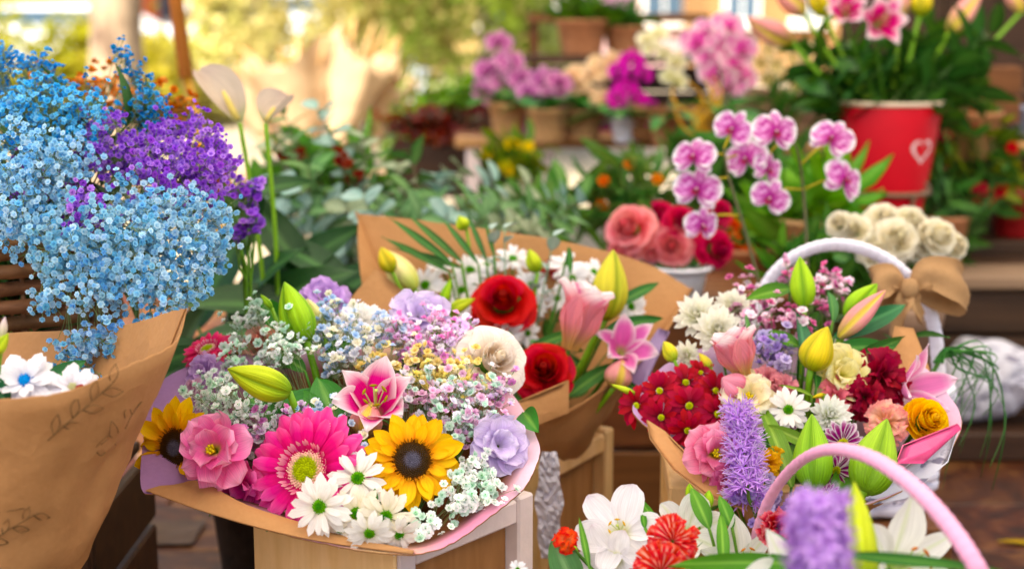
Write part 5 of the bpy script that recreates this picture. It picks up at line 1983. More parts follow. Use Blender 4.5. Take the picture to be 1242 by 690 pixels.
bg_ = thing('grey_bucket', 'blue grey plastic bucket at the right edge above the red pot', 'bucket', at(1240, 205, 3.75))
mb = MB()
lathe(mb, pot_profile(.05, .04, sz(75, 3.75), .08), 32)
mb.build('body', plain('blue_grey_plastic', c('#8a96b0'), .5), bg_)
mb = MB()
hh = sz(75, 3.75)
tube(mb, [(.052 * math.cos(a * PI / 12), 0, hh * .95 + .05 * math.sin(a * PI / 12)) for a in range(13)], .0025, 6)
mb.build('handle', M_WIRE, bg_)
q = at(1240, 205, 3.75)
plank(rs, (q.x - .09, q.y - .07, q.z - .03), (q.x + .3, q.y + .1, q.z - .002), M_DARK, 'upper_board')
plank(rs, (q.x - .085, q.y + .06, .562), (q.x - .06, q.y + .09, q.z - .032), M_DARK, 'support')


# ---- peace lily and its big leaves, purple statice stem, eucalyptus
PLB = Vector((at(330, 400, 2.05).x, at(330, 400, 2.05).y, 0.0))
pc = thing('peace_lily', 'peace lily with two pale spathes and broad dark leaves behind the bouquets', 'peace lily', PLB)
pot(pc, .10, .075, .20, M_SOIL)
ptop = PLB + Vector((0, 0, .18))
SPA = lambda t, s_: mix(mix(c('#a9af7a'), c('#d2c2b2'), sstep(0, .25, t)), c('#bfa8a0'), .5 * sstep(.6, 1, t))
for (px, py, px2, py2, w, cupv) in ((291, 150, 244, 78, 36, .95), (322, 150, 350, 116, 30, 1.2)):
    b, e = at(px, py, 2.0), at(px2, py2, 2.02)
    v = e - b
    L = v.length
    F = frame(b - PLB, v, 0, 1)
    pm = petal_mb(1.05, sz(w, 2.0) / L * 1.35, P_OVAL, 10, 8, bend=.35, cup=cupv, ridge=.03, colf=SPA)
    x = v.normalized()
    nr = (-FWD * .8 + RGT * (.5 if px2 < px else -.5))
    nr = (nr - x * nr.dot(x)).normalized()
    m = Matrix((x, nr.cross(x), nr)).transposed().to_4x4()
    m2 = MB()
    m2.merge(pm, Matrix.Translation(b - PLB) @ m @ Matrix.Scale(L, 4))
    sp = m2.build('spathe', M_PETAL, pc)
    m2 = MB()
    s0 = b - PLB + x * L * .06
    s1 = s0 + (x * .9 + nr * .25).normalized() * L * .42
    tube(m2, [s0, s0.lerp(s1, .33), s0.lerp(s1, .66), s1], lambda t: sz(4.2, 2.0) * (1 - .5 * t ** 4), 8, c('#d9c27a'))
    m2.build('spadix', M_DISC, sp)
    m2 = MB()
    tube(m2, catmull([ptop - PLB, (ptop - PLB).lerp(b - PLB, .6) + Vector((0.01, 0, .01)), b - PLB], 6), .0035, 6, c('#7fa83a'))
    m2.build('stem', M_STEM, pc)
rq = random.Random(12)
dk = leaf_meshes('peace_leaf', '#173d17', '#24521f', '#4f7f3f', L=1, W=.30, bend=.7, n=3, nu=12, nv=6, ridge=.05)
for (px, py, d, s_) in ((250, 330, 1.95, .24), (300, 300, 2.0, .22), (360, 310, 1.98, .26), (410, 330, 2.0, .28), (430, 300, 2.05, .25), (280, 260, 2.05, .22), (385, 275, 2.1, .22), (240, 400, 1.9, .24), (330, 265, 2.1, .20), (205, 420, 1.95, .26),
                        (310, 230, 2.1, .2), (420, 365, 1.95, .24), (300, 370, 1.92, .22), (345, 200, 2.1, .16), (262, 200, 2.08, .16), (180, 400, 2.0, .25), (380, 345, 2.0, .24)):
    tip = at(px, py, d) - PLB
    b = (ptop - PLB) + Vector((rq.uniform(-.03, .03), rq.uniform(-.03, .03), rq.uniform(0, .05)))
    dr = tip - b
    hz_ = Vector((dr.x, dr.y, 0))
    x = (dr.normalized() + Vector((rq.uniform(-1.3, 1.3), rq.uniform(-.5, .2), rq.uniform(-.5, .1)))).normalized()
    nr = (Vector((0, -.55, .8)) + Vector((rq.uniform(-.4, .4), 0, 0)))
    nr = (nr - x * nr.dot(x)).normalized()
    m = Matrix((x, nr.cross(x), nr)).transposed()
    lo = tip - x * s_ * .8
    put('leaf', rq.choice(dk), pc, lo, m.to_euler(), s_)
    m2 = MB()
    tube(m2, catmull([b, b.lerp(lo, .55) + Vector((0, 0, .01)), lo], 4), .0026, 5, c('#3f6a2a'))
    m2.build('leaf_stalk', M_STEM, pc)

EUC1 = ('#78a296', '#98b8ac', '#b0c8be')
EUC2 = ('#456e40', '#5f8f56', '#86ac74')
EUC3 = ('#748262', '#98a680', '#b0bc9c')
EUC4 = ('#35602c', '#4a7e3c', '#7aa060')
ev = thing('eucalyptus_bucket', 'low dark bucket of cut eucalyptus behind the kraft paper sheet', 'bucket', Vector((at(480, 300, 2.6).x, at(480, 300, 2.6).y, 0.0)))
pot(ev, .15, .12, .26, M_DARK, .08, name='bucket_body')
eb = Vector(ev.location) + Vector((0, 0, .25))
rq = random.Random(19)
spots = [(385, 132, 2.5), (350, 160, 2.45), (330, 180, 2.5), (375, 200, 2.4), (340, 225, 2.4), (400, 165, 2.6), (440, 168, 2.55), (430, 205, 2.5), (395, 245, 2.45), (455, 225, 2.5), (480, 205, 2.6), (500, 230, 2.5), (530, 215, 2.6),
         (520, 245, 2.5), (560, 205, 2.65), (570, 235, 2.5), (600, 220, 2.6), (610, 245, 2.5), (640, 225, 2.6), (650, 250, 2.5), (680, 235, 2.6), (690, 255, 2.5), (420, 255, 2.4), (460, 250, 2.42), (545, 260, 2.4), (590, 262, 2.4),
         (630, 268, 2.35), (670, 270, 2.35), (700, 245, 2.6), (370, 255, 2.4), (415, 180, 2.7), (500, 190, 2.75), (320, 250, 2.35), (480, 255, 2.35), (660, 285, 2.32), (345, 140, 2.55), (440, 240, 2.3), (510, 262, 2.3)]
ORD = 'leftmost second third fourth fifth sixth seventh eighth ninth tenth eleventh twelfth thirteenth fourteenth fifteenth sixteenth seventeenth eighteenth nineteenth'.split()
for k, (px, py, d) in enumerate(spots):
    rk = ORD[sorted(spots[k % 2::2]).index((px, py, d))] + ('' if (px, py, d) == min(spots[k % 2::2]) else ' from the left')
    cs = (EUC1, EUC2, EUC3, EUC4)[k % 4]
    tip = at(px, py, d)
    bs = eb + Vector((rq.uniform(-.1, .1), rq.uniform(-.08, .08), -.02))
    bs = bs.lerp(tip, .25)
    sprig('eucalyptus_sprig', ('eucalyptus sprig with round leaves behind the kraft paper, ' if k % 2 == 0 else 'eucalyptus sprig with longer leaves behind the kraft paper, ') + rk, 'eucalyptus', bs, tip, 16, .058 if k % 2 == 0 else .07, .046 if k % 2 == 0 else .026, cs, 'euc%d' % (k % 4),
          'round leaved eucalyptus sprigs' if k % 2 == 0 else 'long leaved eucalyptus sprigs', prof=P_OVAL if k % 2 == 0 else P_LANCE, tilt=1.0, rg=rq, pairs=(k % 2 == 0), bow=(rq.uniform(-.04, .04), rq.uniform(-.03, .03), .02), stemcol=c('#7a6a50'))
# red berries among the eucalyptus
for i, (px, py) in enumerate(((345, 195), (415, 203), (430, 215), (360, 185), (415, 190))):
    bs = eb.lerp(at(px, py, 2.5), .3)
    rt_ = thing('berry_twig', 'twig of dull red leaves among the eucalyptus, ' + ('leftmost', 'fourth from the left', 'rightmost', 'second from the left', 'third from the left, the higher')[i], 'red twig', bs, 'red leaved twigs in the eucalyptus')
    m2 = MB()
    tube(m2, [bs, at(px, py, 2.5)], .0016, 4, c('#6a4030'))
    m2.build('twig', M_STEM, rt_, world=True)
    fl = floret_set('redleaf', [('#5a1c16', '#8a3a2a')])
    for k in range(5):
        o = put('leaf', fl[0][1], rt_)
        o.matrix_basis = frame(at(px + rq.uniform(-10, 10), py + rq.uniform(-9, 9), 2.5 + rq.uniform(-.02, .02)) - bs, facing(rq.uniform(-.5, .5), rq.uniform(-.2, .6)), 0, rq.uniform(.012, .02))

# ---- beige paper cones of dried pampas behind
M_KRAFTFAR = M_KRAFT
DW = ('#c9a478', '#d8b890', '#b88a5c')


def paper_cone(label, px, py_top, px_b, py_b, d, w, seed, mat, tilt=0.0):
    """An upright sheet of kraft paper rolled to a cone, open on top."""
    rg_ = random.Random(seed)
    b = at(px_b, py_b, d)
    t_ = at(px, py_top, d)
    ax = t_ - b
    root = thing('paper_cone', label, 'wrapped bouquet', Vector((b.x, b.y, b.z)))
    m2 = MB()
    F = frame(Vector((0, 0, 0)), ax, 0, 1)
    R = sz(w, d) / 2
    vs, fs = [], []
    nu, nv = 10, 40
    for i in range(nu + 1):
        t = i / nu
        for j in range(nv):
            a = 2 * PI * j / nv
            ht = 1 + .16 * math.sin(a * 2 + seed) + .06 * math.sin(a * 5)
            r = R * (.12 + .88 * t) * (1 + .07 * math.sin(a * 7 + seed + t * 2) * t)
            vs.append(F @ Vector((r * math.cos(a), r * math.sin(a) * .8, ax.length * t * (ht if i == nu else 1 + (ht - 1) * t))))
    for i in range(nu):
        for j in range(nv):
            p, q = i * nv + j, i * nv + (j + 1) % nv
            fs.append((p, q, q + nv, p + nv))
    m2.add(vs, fs)
    m2.build('paper', mat, root)
    m3 = MB()
    lathe(m3, [(R * .17, -.05), (R * .12, .02), (R * .2, .1)], 16, M=F)
    m3.build('tied_stem_end', M_STEM, root)
    for k in range(16):
        a = rg_.uniform(0, 6.28)
        q = math.sqrt(rg_.random())
        tip = F @ Vector((math.cos(a) * R * q * 1.15, math.sin(a) * R * q * .9, ax.length * rg_.uniform(1.0, 1.3)))
        m3 = MB()
        b0 = F @ Vector((0, 0, ax.length * .3))
        pts = catmull([b0, b0.lerp(tip, .6), tip], 5)
        tube(m3, pts, lambda t: .0015 + .008 * sstep(.5, .75, t) * (1 - sstep(.85, 1, t)), 6, c(rg_.choice(DW)))
        m3.build('dried_plume', M_STEM, root)
    return root


M_SAND = paper_material('sand_paper', (0.50, 0.36, 0.22), (0.44, 0.30, 0.17))
paper_cone('wide cone of sand coloured paper with dried plumes, left behind the spathes', 360, 78, 372, 190, 7.6, 130, 3, M_SAND)
paper_cone('sand coloured paper cone leaning right beside the wide one', 440, 66, 405, 192, 7.5, 100, 5, M_SAND)
paper_cone('smaller sand coloured paper cone leaning left, nearest the leaning pole', 300, 105, 335, 192, 7.7, 80, 8, M_SAND)
paper_cone('slender pale paper cone between the tall one and the green tree', 480, 100, 440, 190, 7.7, 70, 11, M_SAND)
dsb = thing('dried_stand', 'low wooden stand carrying the sand coloured paper cones', 'stand', (0, 0, 0))
q0 = at(390, 192, 7.6)
zc = q0.z - .07
plank(dsb, (at(290, 0, 7.6).x, q0.y - .18, zc - .03), (at(500, 0, 7.6).x, q0.y + .2, zc), M_GREYWOOD)
for xx in (296, 492):
    for yo in (-.15, .16):
        xw = at(xx, 0, 7.6).x
        plank(dsb, (xw - .02, q0.y + yo - .02, -.02), (xw + .02, q0.y + yo + .02, zc - .032), M_GREYWOOD, 'leg')
# ------------------------------------------------------------------ paper wraps, crates, baskets
def paper_wrap(label, rim, neck, neck_r, liner=None, outer=None, tail=0.07, seed=0, bulge=0.04, folds=0.10, nfold=9, thick=0.0012, nt=26, name='paper_wrap', cat='wrapping paper', sub=8, inner_mat=None, flare=0.0, crumple=1.0):
    """A sheet rolled into a cone: from the rim (px, py, depth points) down to a tied neck, then flaring a little below it."""
    rg_ = random.Random(seed)
    pts = catmull([at(*p) for p in rim], sub, closed=True)
    n = len(pts)
    cen = sum(pts, Vector()) / n
    neck = Vector(neck)
    ax = (cen - neck).normalized()
    e1 = ax.orthogonal().normalized()
    e2 = ax.cross(e1)
    root = thing(name, label, cat, neck)
    ang = []
    prev = None
    for p in pts:
        q = p - cen
        ang.append(math.atan2(q.dot(e2), q.dot(e1)))
    rows = []
    ph = [rg_.uniform(0, 6.28) for _ in range(4)]
    rim_n = [rg_.uniform(-1, 1) for _ in range(n)]
    for i in range(nt + 5):
        row = []
        t = i / nt
        for k, p in enumerate(pts):
            a = ang[k]
            rad = (e1 * math.cos(a) + e2 * math.sin(a))
            if t <= 1:
                nk = neck + rad * neck_r
                q = p.lerp(nk, t) + rad * (bulge * math.sin(PI * t) * (cen - neck).length)
                if flare:
                    h0 = (p - neck).dot(ax)
                    rv = (p - neck) - ax * h0
                    q = neck + ax * (h0 * (1 - t ** (1 + flare))) + rv * (1 - t) ** (1 + flare) + rad * neck_r * (1 - (1 - t) ** (1 + flare))
                amp = folds * (0.25 + .75 * t) * (neck_r + (p - cen).length * (1 - t)) * min(1, t * 5)
                q = q + rad * amp * .5 * (math.sin(nfold * a + ph[0] + 1.5 * t) + .5 * math.sin((nfold * 2 - 3) * a + ph[1] - 2 * t))
                cw = crumple * min(1, .25 + t * 3)
                q = q + rad * cw * (.010 * noise.noise(q * 11) + .008 * (abs(noise.noise(q * 17 + Vector((3, 1, 2)))) - .2) + .003 * noise.noise(q * 40))
                if i == 0:
                    q = q + ax * rim_n[k] * .0006
            else:
                f = (t - 1) * nt / 4
                q = neck - ax * tail * f + rad * neck_r * (1 + .9 * f) * (1 + .15 * math.sin(nfold * a + ph[0]))
            row.append(q)
        rows.append(row)
    NR = len(rows)
    cf = liner or (lambda t, a, p: (0.4, 0.2, 0.1))

    def sheet(off, mat, nm, flip):
        mb = MB()
        vs, fs, cols = [], [], []
        for i, row in enumerate(rows):
            for k, q in enumerate(row):
                du = row[(k + 1) % n] - row[k - 1]
                dv = rows[min(i + 1, NR - 1)][k] - rows[max(i - 1, 0)][k]
                nv_ = du.cross(dv)
                rad = e1 * math.cos(ang[k]) + e2 * math.sin(ang[k])
                nv_ = nv_.normalized() if nv_.length > 1e-12 else rad
                if nv_.dot(rad - ax * .6) < 0:
                    nv_ = -nv_
                vs.append(q + nv_ * off - neck)
                cols.append(cf(i / nt, k / n, q))
        for i in range(NR - 1):
            for k in range(n):
                a, b = i * n + k, i * n + (k + 1) % n
                f = (a, b, b + n, a + n)
                fs.append(f[::-1] if flip else f)
        mb.add(vs, fs, cols, [(0, 0)] * len(vs))
        return mb
    o = sheet(thick, outer or M_KRAFT, 'outer_sheet', False)
    # close the edge of the sheet so that it has a thickness
    b = len(o.v)
    edge_in = [rows[0][k] - neck for k in range(n)]
    o.add(edge_in, [], (0.5, 0.3, 0.15))
    for k in range(n):
        o.f.append((k, b + k, b + (k + 1) % n, (k + 1) % n))
        o.mi.append(0)
    o.build('outer_sheet', outer or M_KRAFT, root)
    i_ = sheet(-0.0002, None, 'inner', True)
    i_.build('inner_sheet', inner_mat or (M_LINER if liner else M_KRAFT), root)
    tie = MB()
    tube(tie, [Vector((0, 0, 0)) + (e1 * math.cos(k * PI / 14) + e2 * math.sin(k * PI / 14)) * (neck_r * 1.16) for k in range(29)], .0035, 6, c('#b89a6a'), caps=False)
    tie.build('tie', M_STEM, root)
    return root, rows, ang, neck


def crate(label, p_front, p_right, p_left, h, z0=0.0, name='wooden_crate', panel=M_PINE, frame_mat=M_PALEPAINT, t=0.014, side_mat=None):
    """A tall open wooden flower crate; p_front, p_right, p_left: its near corner and the two next to it (x, y)."""
    o = Vector((p_front[0], p_front[1], z0))
    u = Vector((p_right[0] - p_front[0], p_right[1] - p_front[1], 0))
    v = Vector((p_left[0] - p_front[0], p_left[1] - p_front[1], 0))
    lu, lv = u.length, v.length
    rot = math.atan2(u.y, u.x)
    root = thing(name, label, 'crate', Matrix.Translation(o) @ Matrix.Rotation(rot, 4, 'Z'))
    f = 0.026

    def bd(nm, lo, hi, mat, bev=.0025):
        mb = MB()
        ctr = Vector([(a + b) / 2 for a, b in zip(lo, hi)])
        box(mb, [a - q for a, q in zip(lo, ctr)], [a - q for a, q in zip(hi, ctr)], bev=bev)
        put(nm, mb.mesh(nm, mat, False), root, ctr)
    # local: x along u (right side), y along v (front-left side)
    for (x0, y0) in ((0, 0), (lu - f, 0), (0, lv - f), (lu - f, lv - f)):
        bd('corner_post', (x0, y0, 0), (x0 + f, y0 + f, h), frame_mat)
    for y0 in (0.001, lv - f + .001):
        for z in (0.004, h - f - .002):
            bd('rail', (f + .0006, y0, z), (lu - f - .0006, y0 + f - .002, z + f), frame_mat)
        bd('panel', (f + .001, y0 + .017, f + .006), (lu - f - .001, y0 + .022, h - f - .004), M_PANEL_SHADED, 0)
    for x0 in (0.001, lu - f + .001):
        if side_mat and x0 < .01:
            # this side is one smooth board
            bd('front_board', (-.006, -.0005, .0), (-.0005, lv + .0005, h + .001), side_mat, .002)
        for z in (0.004, h - f - .002):
            bd('rail', (x0, f + .0006, z), (x0 + f - .002, lv - f - .0006, z + f), frame_mat)
        bd('panel', (x0 + .010, f + .001, f + .006), (x0 + .016, lv - f - .001, h - f - .004), panel, 0)
    bd('bottom_board', (f, f, .004), (lu - f, lv - f, .012), panel, 0)
    return root


# ---------------- main bouquet in the middle front, with its crate
A, B_ = at(483, 662, 1.36), at(648, 598, 1.52)
u = Vector((B_.x - A.x, B_.y - A.y))
un = u.normalized()
lf = Vector((A.x, A.y)) + Vector((-un.y, un.x)) * 0.205
crate_main = crate('pale wooden crate holding the sunflower bouquet, its plain board side lit', (A.x, A.y), (B_.x, B_.y), (lf.x, lf.y), A.z, side_mat=M_PINE)

MN = Vector((A.x + u.x * .5 - un.y * .115, A.y + u.y * .5 + un.x * .115, A.z - .16))
def dM(px, py): return 1.50 - (py - 510) * .00112 - .035 * max(0, 1 - ((px - 410) / 230) ** 2 - ((py - 510) / 150) ** 2)


def dMr(py): return 1.50 - (py - 510) * .00112


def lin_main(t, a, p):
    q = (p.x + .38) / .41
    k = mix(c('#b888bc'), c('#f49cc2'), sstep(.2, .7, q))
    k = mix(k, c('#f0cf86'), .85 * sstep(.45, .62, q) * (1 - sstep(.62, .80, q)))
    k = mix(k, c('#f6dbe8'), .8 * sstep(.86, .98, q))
    k2 = mix(c('#7a4a70'), c('#7a4824'), sstep(.1, .35, q))  # kraft brown deep inside, the cone's inner shadow put into the colour
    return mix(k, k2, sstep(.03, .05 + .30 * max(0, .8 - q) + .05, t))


rim_main = [(172, 592), (174, 530), (184, 480), (214, 450), (262, 436), (340, 425), (420, 420), (520, 424), (590, 448), (628, 486), (650, 530), (653, 556), (636, 592), (590, 630), (545, 660), (500, 672), (440, 668), (380, 655), (310, 638), (240, 617), (196, 600)]
wrap_main = paper_wrap('kraft paper cone lined in mauve and pink around the sunflower bouquet', [(x, y, dMr(y) + (.03 if y < 500 else 0)) for x, y in rim_main], MN, .035, liner=lin_main, seed=2, folds=.04, flare=.9)[0]
# turned-in front flap of the kraft sheet
fl_ = MB()
ed = [at(x, y, d) for x, y, d in ((176, 594, dMr(594) - .004), (240, 617, dMr(617) - .004), (310, 638, dMr(638) - .004), (390, 656, dMr(656) - .004), (500, 671, dMr(671) - .004))]
ei = [at(x, y, d) for x, y, d in ((214, 588, dMr(585)), (244, 583, dMr(590)), (300, 612, dMr(618)), (390, 640, dMr(640)), (505, 668, dMr(669) - .002))]
ed, ei = catmull(ed, 5), catmull(ei, 5)
vs = ed + [a.lerp(b, .5) + Vector((0, -.003, .003)) for a, b in zip(ed, ei)] + ei
n = len(ed)
fl_.add(vs, [(r * n + k, r * n + k + 1, (r + 1) * n + k + 1, (r + 1) * n + k) for r in range(2) for k in range(n - 1)])
vb = [p + Vector((0, .0016, -.0016)) for p in vs]
fl_.add(vb, [((r + 1) * n + k, (r + 1) * n + k + 1, r * n + k + 1, r * n + k) for r in range(2) for k in range(n - 1)])
fl_.build('folded_flap', M_KRAFT, wrap_main, world=True)
SM = MN + Vector((0, 0, .05))


def m(fn, px, py, size, tx, ty, spin, label, dd=0.0, **kw):
    return fn(px, py, dM(px, py) + dd, size, tx, ty, spin, label, SM, **kw)


m(sunflower, 500, 558, 122, .16, .32, .2, 'open golden sunflower with a dark centre in the middle front', -.02)
m(sunflower, 213, 543, 118, -.5, .1, .7, 'orange yellow sunflower turned away, half hidden at the left rim', -.012)
m(gerbera, 372, 570, 154, -.30, .32, .1, 'large hot pink gerbera with a lime centre beside the white daisies', -.005)
m(gerbera, 252, 424, 66, -.5, 1.7, .3, 'small coral pink gerbera seen from its edge at the upper left rim', .02, hue='coral')
m(lisianthus, 258, 546, 84, -.30, .35, .4, 'pink ruffled lisianthus with a yellow centre beside the half hidden sunflower', -.045, cols=('#e0d468', '#f47cb4', '#ffb8d6'), key='lis_pink', centre=True)
m(lisianthus, 294, 592, 66, -.5, -.2, 1.3, 'darker pink lisianthus tucked below the open pink one', .025, cols=('#c05a90', '#dd4c90', '#ef80b4'), key='lis_rose')
m(lisianthus, 300, 528, 44, -.2, .4, 2.1, 'small mauve purple lisianthus above the gerbera at left', .02, cols=('#b070a8', '#c45ab0', '#d88ac8'), key='lis_mauve')
m(lisianthus, 606, 540, 74, .30, .25, .9, 'pale lilac lisianthus at the right rim of the sunflower bouquet', -.01, cols=LIS_LILAC, key='lis_lilac')
m(lisianthus, 508, 382, 74, .10, .9, .2, 'pale lilac lisianthus at the top of the sunflower bouquet', .02, cols=LIS_LILAC, key='lis_lilac')
m(lisianthus, 392, 360, 56, .1, .9, 1.4, 'mauve lilac lisianthus behind the standing green lily bud', .05, cols=('#cdb2dc', '#c9a2e0', '#dcb8f0'), key='lis_lilac2')
m(lisianthus, 247, 452, 48, -.5, .4, 2.4, 'pale lilac bloom under the small coral gerbera', .02, cols=('#d0b8e0', '#d6a8e2', '#eccaf2'), key='lis_lilac3')
m(lisianthus, 236, 476, 40, -1.2, .4, 3.0, 'pale pink lisianthus at the left rim above the half hidden sunflower', .03, cols=('#d8c0d0', '#f0b8d4', '#f8dcec'), key='lis_pale')
m(rose, 598, 438, 88, .38, .35, .6, 'creamy white rose opening to the right behind the lilac flower', -.01, cols=('#f8e0bc', '#fdf0e0', '#fff8f0'), key='cream_rose', n=20, ruf=.05, lip=.45)
m(rose, 316, 416, 56, -.2, .5, 1.0, 'salmon rose behind the pale mint florets', .03, cols=('#d88a70', '#f0b09a', '#f8cbb8'), key='salmon_rose', n=18)
m(lily, 455, 488, 128, .08, .75, .35, 'open pink lily with white edged petals above the sunflower', -.03, tilt=1.22, bend=1.0, bpow=2.2, W=(.30, .42), anther='#8a7a2a')
lily_bud(440, 528, 452, 488, 1.46, 1.47, 40, 'rosy peach lily bud right below the open pink lily', SM, PINK_BUD, 'pinkbud_m')
dd = dM(360, 380) - .07
lily_bud(372, 414, 345, 342, dd, dd + .01, 42, 'fat green lily bud standing upright at the upper left', SM, GREEN_BUD, 'greenbud_m')
lily_bud(352, 476, 276, 447, 1.43, 1.42, 41, 'yellow green lily bud lying on its side pointing left', SM, LIME_BUD, 'limebud_m', power=.75)
lily_bud(392, 400, 372, 362, dd + .03, dd + .03, 20, 'pale yellow bud peeping out behind the standing green lily bud', SM, PALE_BUD, 'palebud_m')
lily_bud(330, 374, 316, 357, 1.60, 1.6, 8, 'tiny green bud at the back left of the sunflower bouquet', SM, GREEN_BUD, 'tinybud_m')
DA = dict(cols=('#f6f1ea', '#fffdf8', '#eee6c8'))
m(daisy, 434, 580, 76, -.15, .45, .1, 'white daisy with a green eye between the gerbera and the sunflower', -.02, **DA)
m(daisy, 388, 614, 82, -.35, .15, .5, 'white daisy with a green eye overlapping the gerbera at the front', -.03, **DA)
m(daisy, 432, 622, 70, .0, .0, .9, 'creamy white daisy in the front cluster, left of its green eyed neighbour', -.02, cols=('#f4ecd4', '#fff9ea', '#e8dfb0'), key='daisy_cream')
m(daisy, 468, 626, 72, .15, -.05, 1.3, 'creamy white daisy right under the sunflower in the front cluster', -.025, cols=('#f4ecd4', '#fff9ea', '#e8dfb0'), key='daisy_cream')
m(daisy, 448, 646, 62, .0, -.5, 1.9, 'white daisy facing down at the front lip of the paper', -.02, **DA)
m(daisy, 484, 648, 56, .3, -.5, 2.2, 'small white daisy at the front lip, rightmost of the white cluster', -.01, **DA)
m(daisy, 412, 640, 54, -.3, -.5, 2.6, 'small white daisy at the front lip, left of the downward one', -.005, **DA)
m(carnation, 436, 392, 62, -.1, .9, .4, 'white fringed carnation in front of the kraft corner', .03, cols=('#eceae4', '#fbfaf6'), key='white_carn')
LM = ('#2f6a24', '#3f8430', '#7aa850')
for (a_, b2, c2, d2, w_, lab, rl) in ((400, 480, 330, 508, 30, 'dark green leaf over the blue florets left of the pink lily', .3), (352, 400, 312, 362, 22, 'dark green leaf leaning left behind the standing bud', -.2),
                                  (392, 520, 350, 470, 30, 'broad dark leaf under the lying lily bud', .4), (370, 450, 335, 425, 26, 'small leaf curled against the standing lily bud', .1),
                                  (395, 430, 430, 410, 18, 'green leaf in the blue white florets at the top', -.3), (410, 520, 385, 455, 26, 'dark leaf rising behind the open pink lily', .2),
                                  (345, 515, 300, 480, 24, 'leaf hidden in the mint florets left of centre', .2), (635, 500, 652, 522, 20, 'small blue green leaf at the right rim', .3), (450, 620, 455, 592, 16, 'leaf peeping out beneath the sunflower', .2)):
    leaf_between('', a_, b2, c2, d2, dM(a_, b2) - .0, dM(c2, d2) - .025, w_ * 1.25, LM, label=lab, roll=rl, key='bouquet_leaf_%d' % (a_ % 3), stem=SM)
rq = random.Random(77)
for k in range(22):
    px, py = rq.uniform(235, 590), rq.uniform(420, 560)
    sprig('filler_leaves', 'dark green filler leaves deep between the blooms of the sunflower bouquet', 'leafy stem', SM, at(px, py, dM(px, py) + .05), 9, .06, .025, LM, 'filler', 'filler greens in the sunflower bouquet', rg=rq, tilt=.9)

F_MINT = floret_set('mint_floret', [('#aedcbc', '#f6fcf6'), ('#c4e4d0', '#ffffff'), ('#92d4ac', '#dcf4e4')], '#7fb46a')
F_BLUEW = floret_set('bluewhite_floret', [('#a6c4e8', '#d8e6f6'), ('#86b4e4', '#c0d8f2'), ('#d8d8ec', '#f6f4fa'), ('#e8e2c0', '#f8f4e2')])
F_PINK = floret_set('pink_floret', [('#e08ac8', '#f4c0e4'), ('#d66cbc', '#ee9edc'), ('#d8b0e4', '#f0dcf6'), ('#f0ecec', '#fbf8fa')])
F_YEL = floret_set('yellow_floret', [('#dcc860', '#f4e8a8'), ('#d0bc54', '#f0e090'), ('#ece2b0', '#faf6dc')])
F_MIX = floret_set('mixed_floret', [('#8fcfae', '#dcf2e4'), ('#e4a0d0', '#f6d0ea'), ('#d8d8ec', '#f6f4fa')])
BBW = dict(size=.0096, spread=.0112, stemcol='#8fa070', stem_r=.0004)


def sm(label, blobs, n, fl, seed, **kw):
    k = dict(BBW)
    k.update(kw)
    return spray(label, SM, [(x, y, dM(x, y) + z, r) for x, y, r, z in blobs], int(n * 1.9), fl=fl, seed=seed, **k)


sm("pale mint and white baby's breath over the salmon rose", [(300, 400, 30, -.01), (330, 418, 34, -.02), (290, 432, 24, -.01), (350, 440, 20, -.02)], 96, F_MINT, 1)
sm("mint baby's breath around the lying lily bud", [(262, 500, 36, -.015), (300, 505, 38, -.02), (335, 510, 28, -.01), (270, 475, 24, 0)], 110, F_MINT, 2)
sm("white and lilac florets dotted below the lying lily bud", [(345, 500, 26, -.02), (318, 525, 24, -.01), (360, 525, 22, .0)], 50, F_PINK, 3)
sm("blue and white baby's breath at the top left of the pink lily", [(420, 400, 36, 0), (452, 410, 36, 0), (400, 430, 30, -.01), (430, 440, 36, -.01), (385, 405, 26, 0)], 190, F_BLUEW, 4)
sm("pink and lilac baby's breath under the top lilac flower", [(510, 410, 36, 0), (545, 412, 34, 0), (525, 440, 36, -.01), (490, 420, 28, 0), (565, 420, 22, .0)], 200, F_PINK, 5)
sm("yellow baby's breath between the pink and mint florets", [(500, 452, 30, -.01), (540, 455, 30, -.015), (560, 475, 26, -.015), (450, 450, 24, -.01), (520, 470, 24, -.01)], 130, F_YEL, 6)
sm("mint and pink baby's breath above the sunflower's right side", [(530, 490, 32, -.02), (565, 500, 30, -.02), (500, 480, 26, -.01), (590, 490, 22, -.01), (550, 520, 26, -.01)], 140, F_MIX, 7)
sm("sparse mint baby's breath right of the sunflower", [(570, 570, 30, .0), (590, 590, 26, .0), (555, 600, 28, -.005), (535, 625, 26, .0), (575, 610, 22, .005), (505, 640, 20, 0)], 78, F_MINT, 8, clump=4)
sm("pink florets under the creamy rose", [(590, 470, 24, -.02), (605, 480, 18, -.02)], 30, F_PINK, 9)
sm("blue white florets between the gerbera and the pink lily", [(412, 540, 24, -.005), (380, 520, 22, 0), (428, 555, 18, -.01), (420, 500, 18, .01)], 48, F_BLUEW, 10)

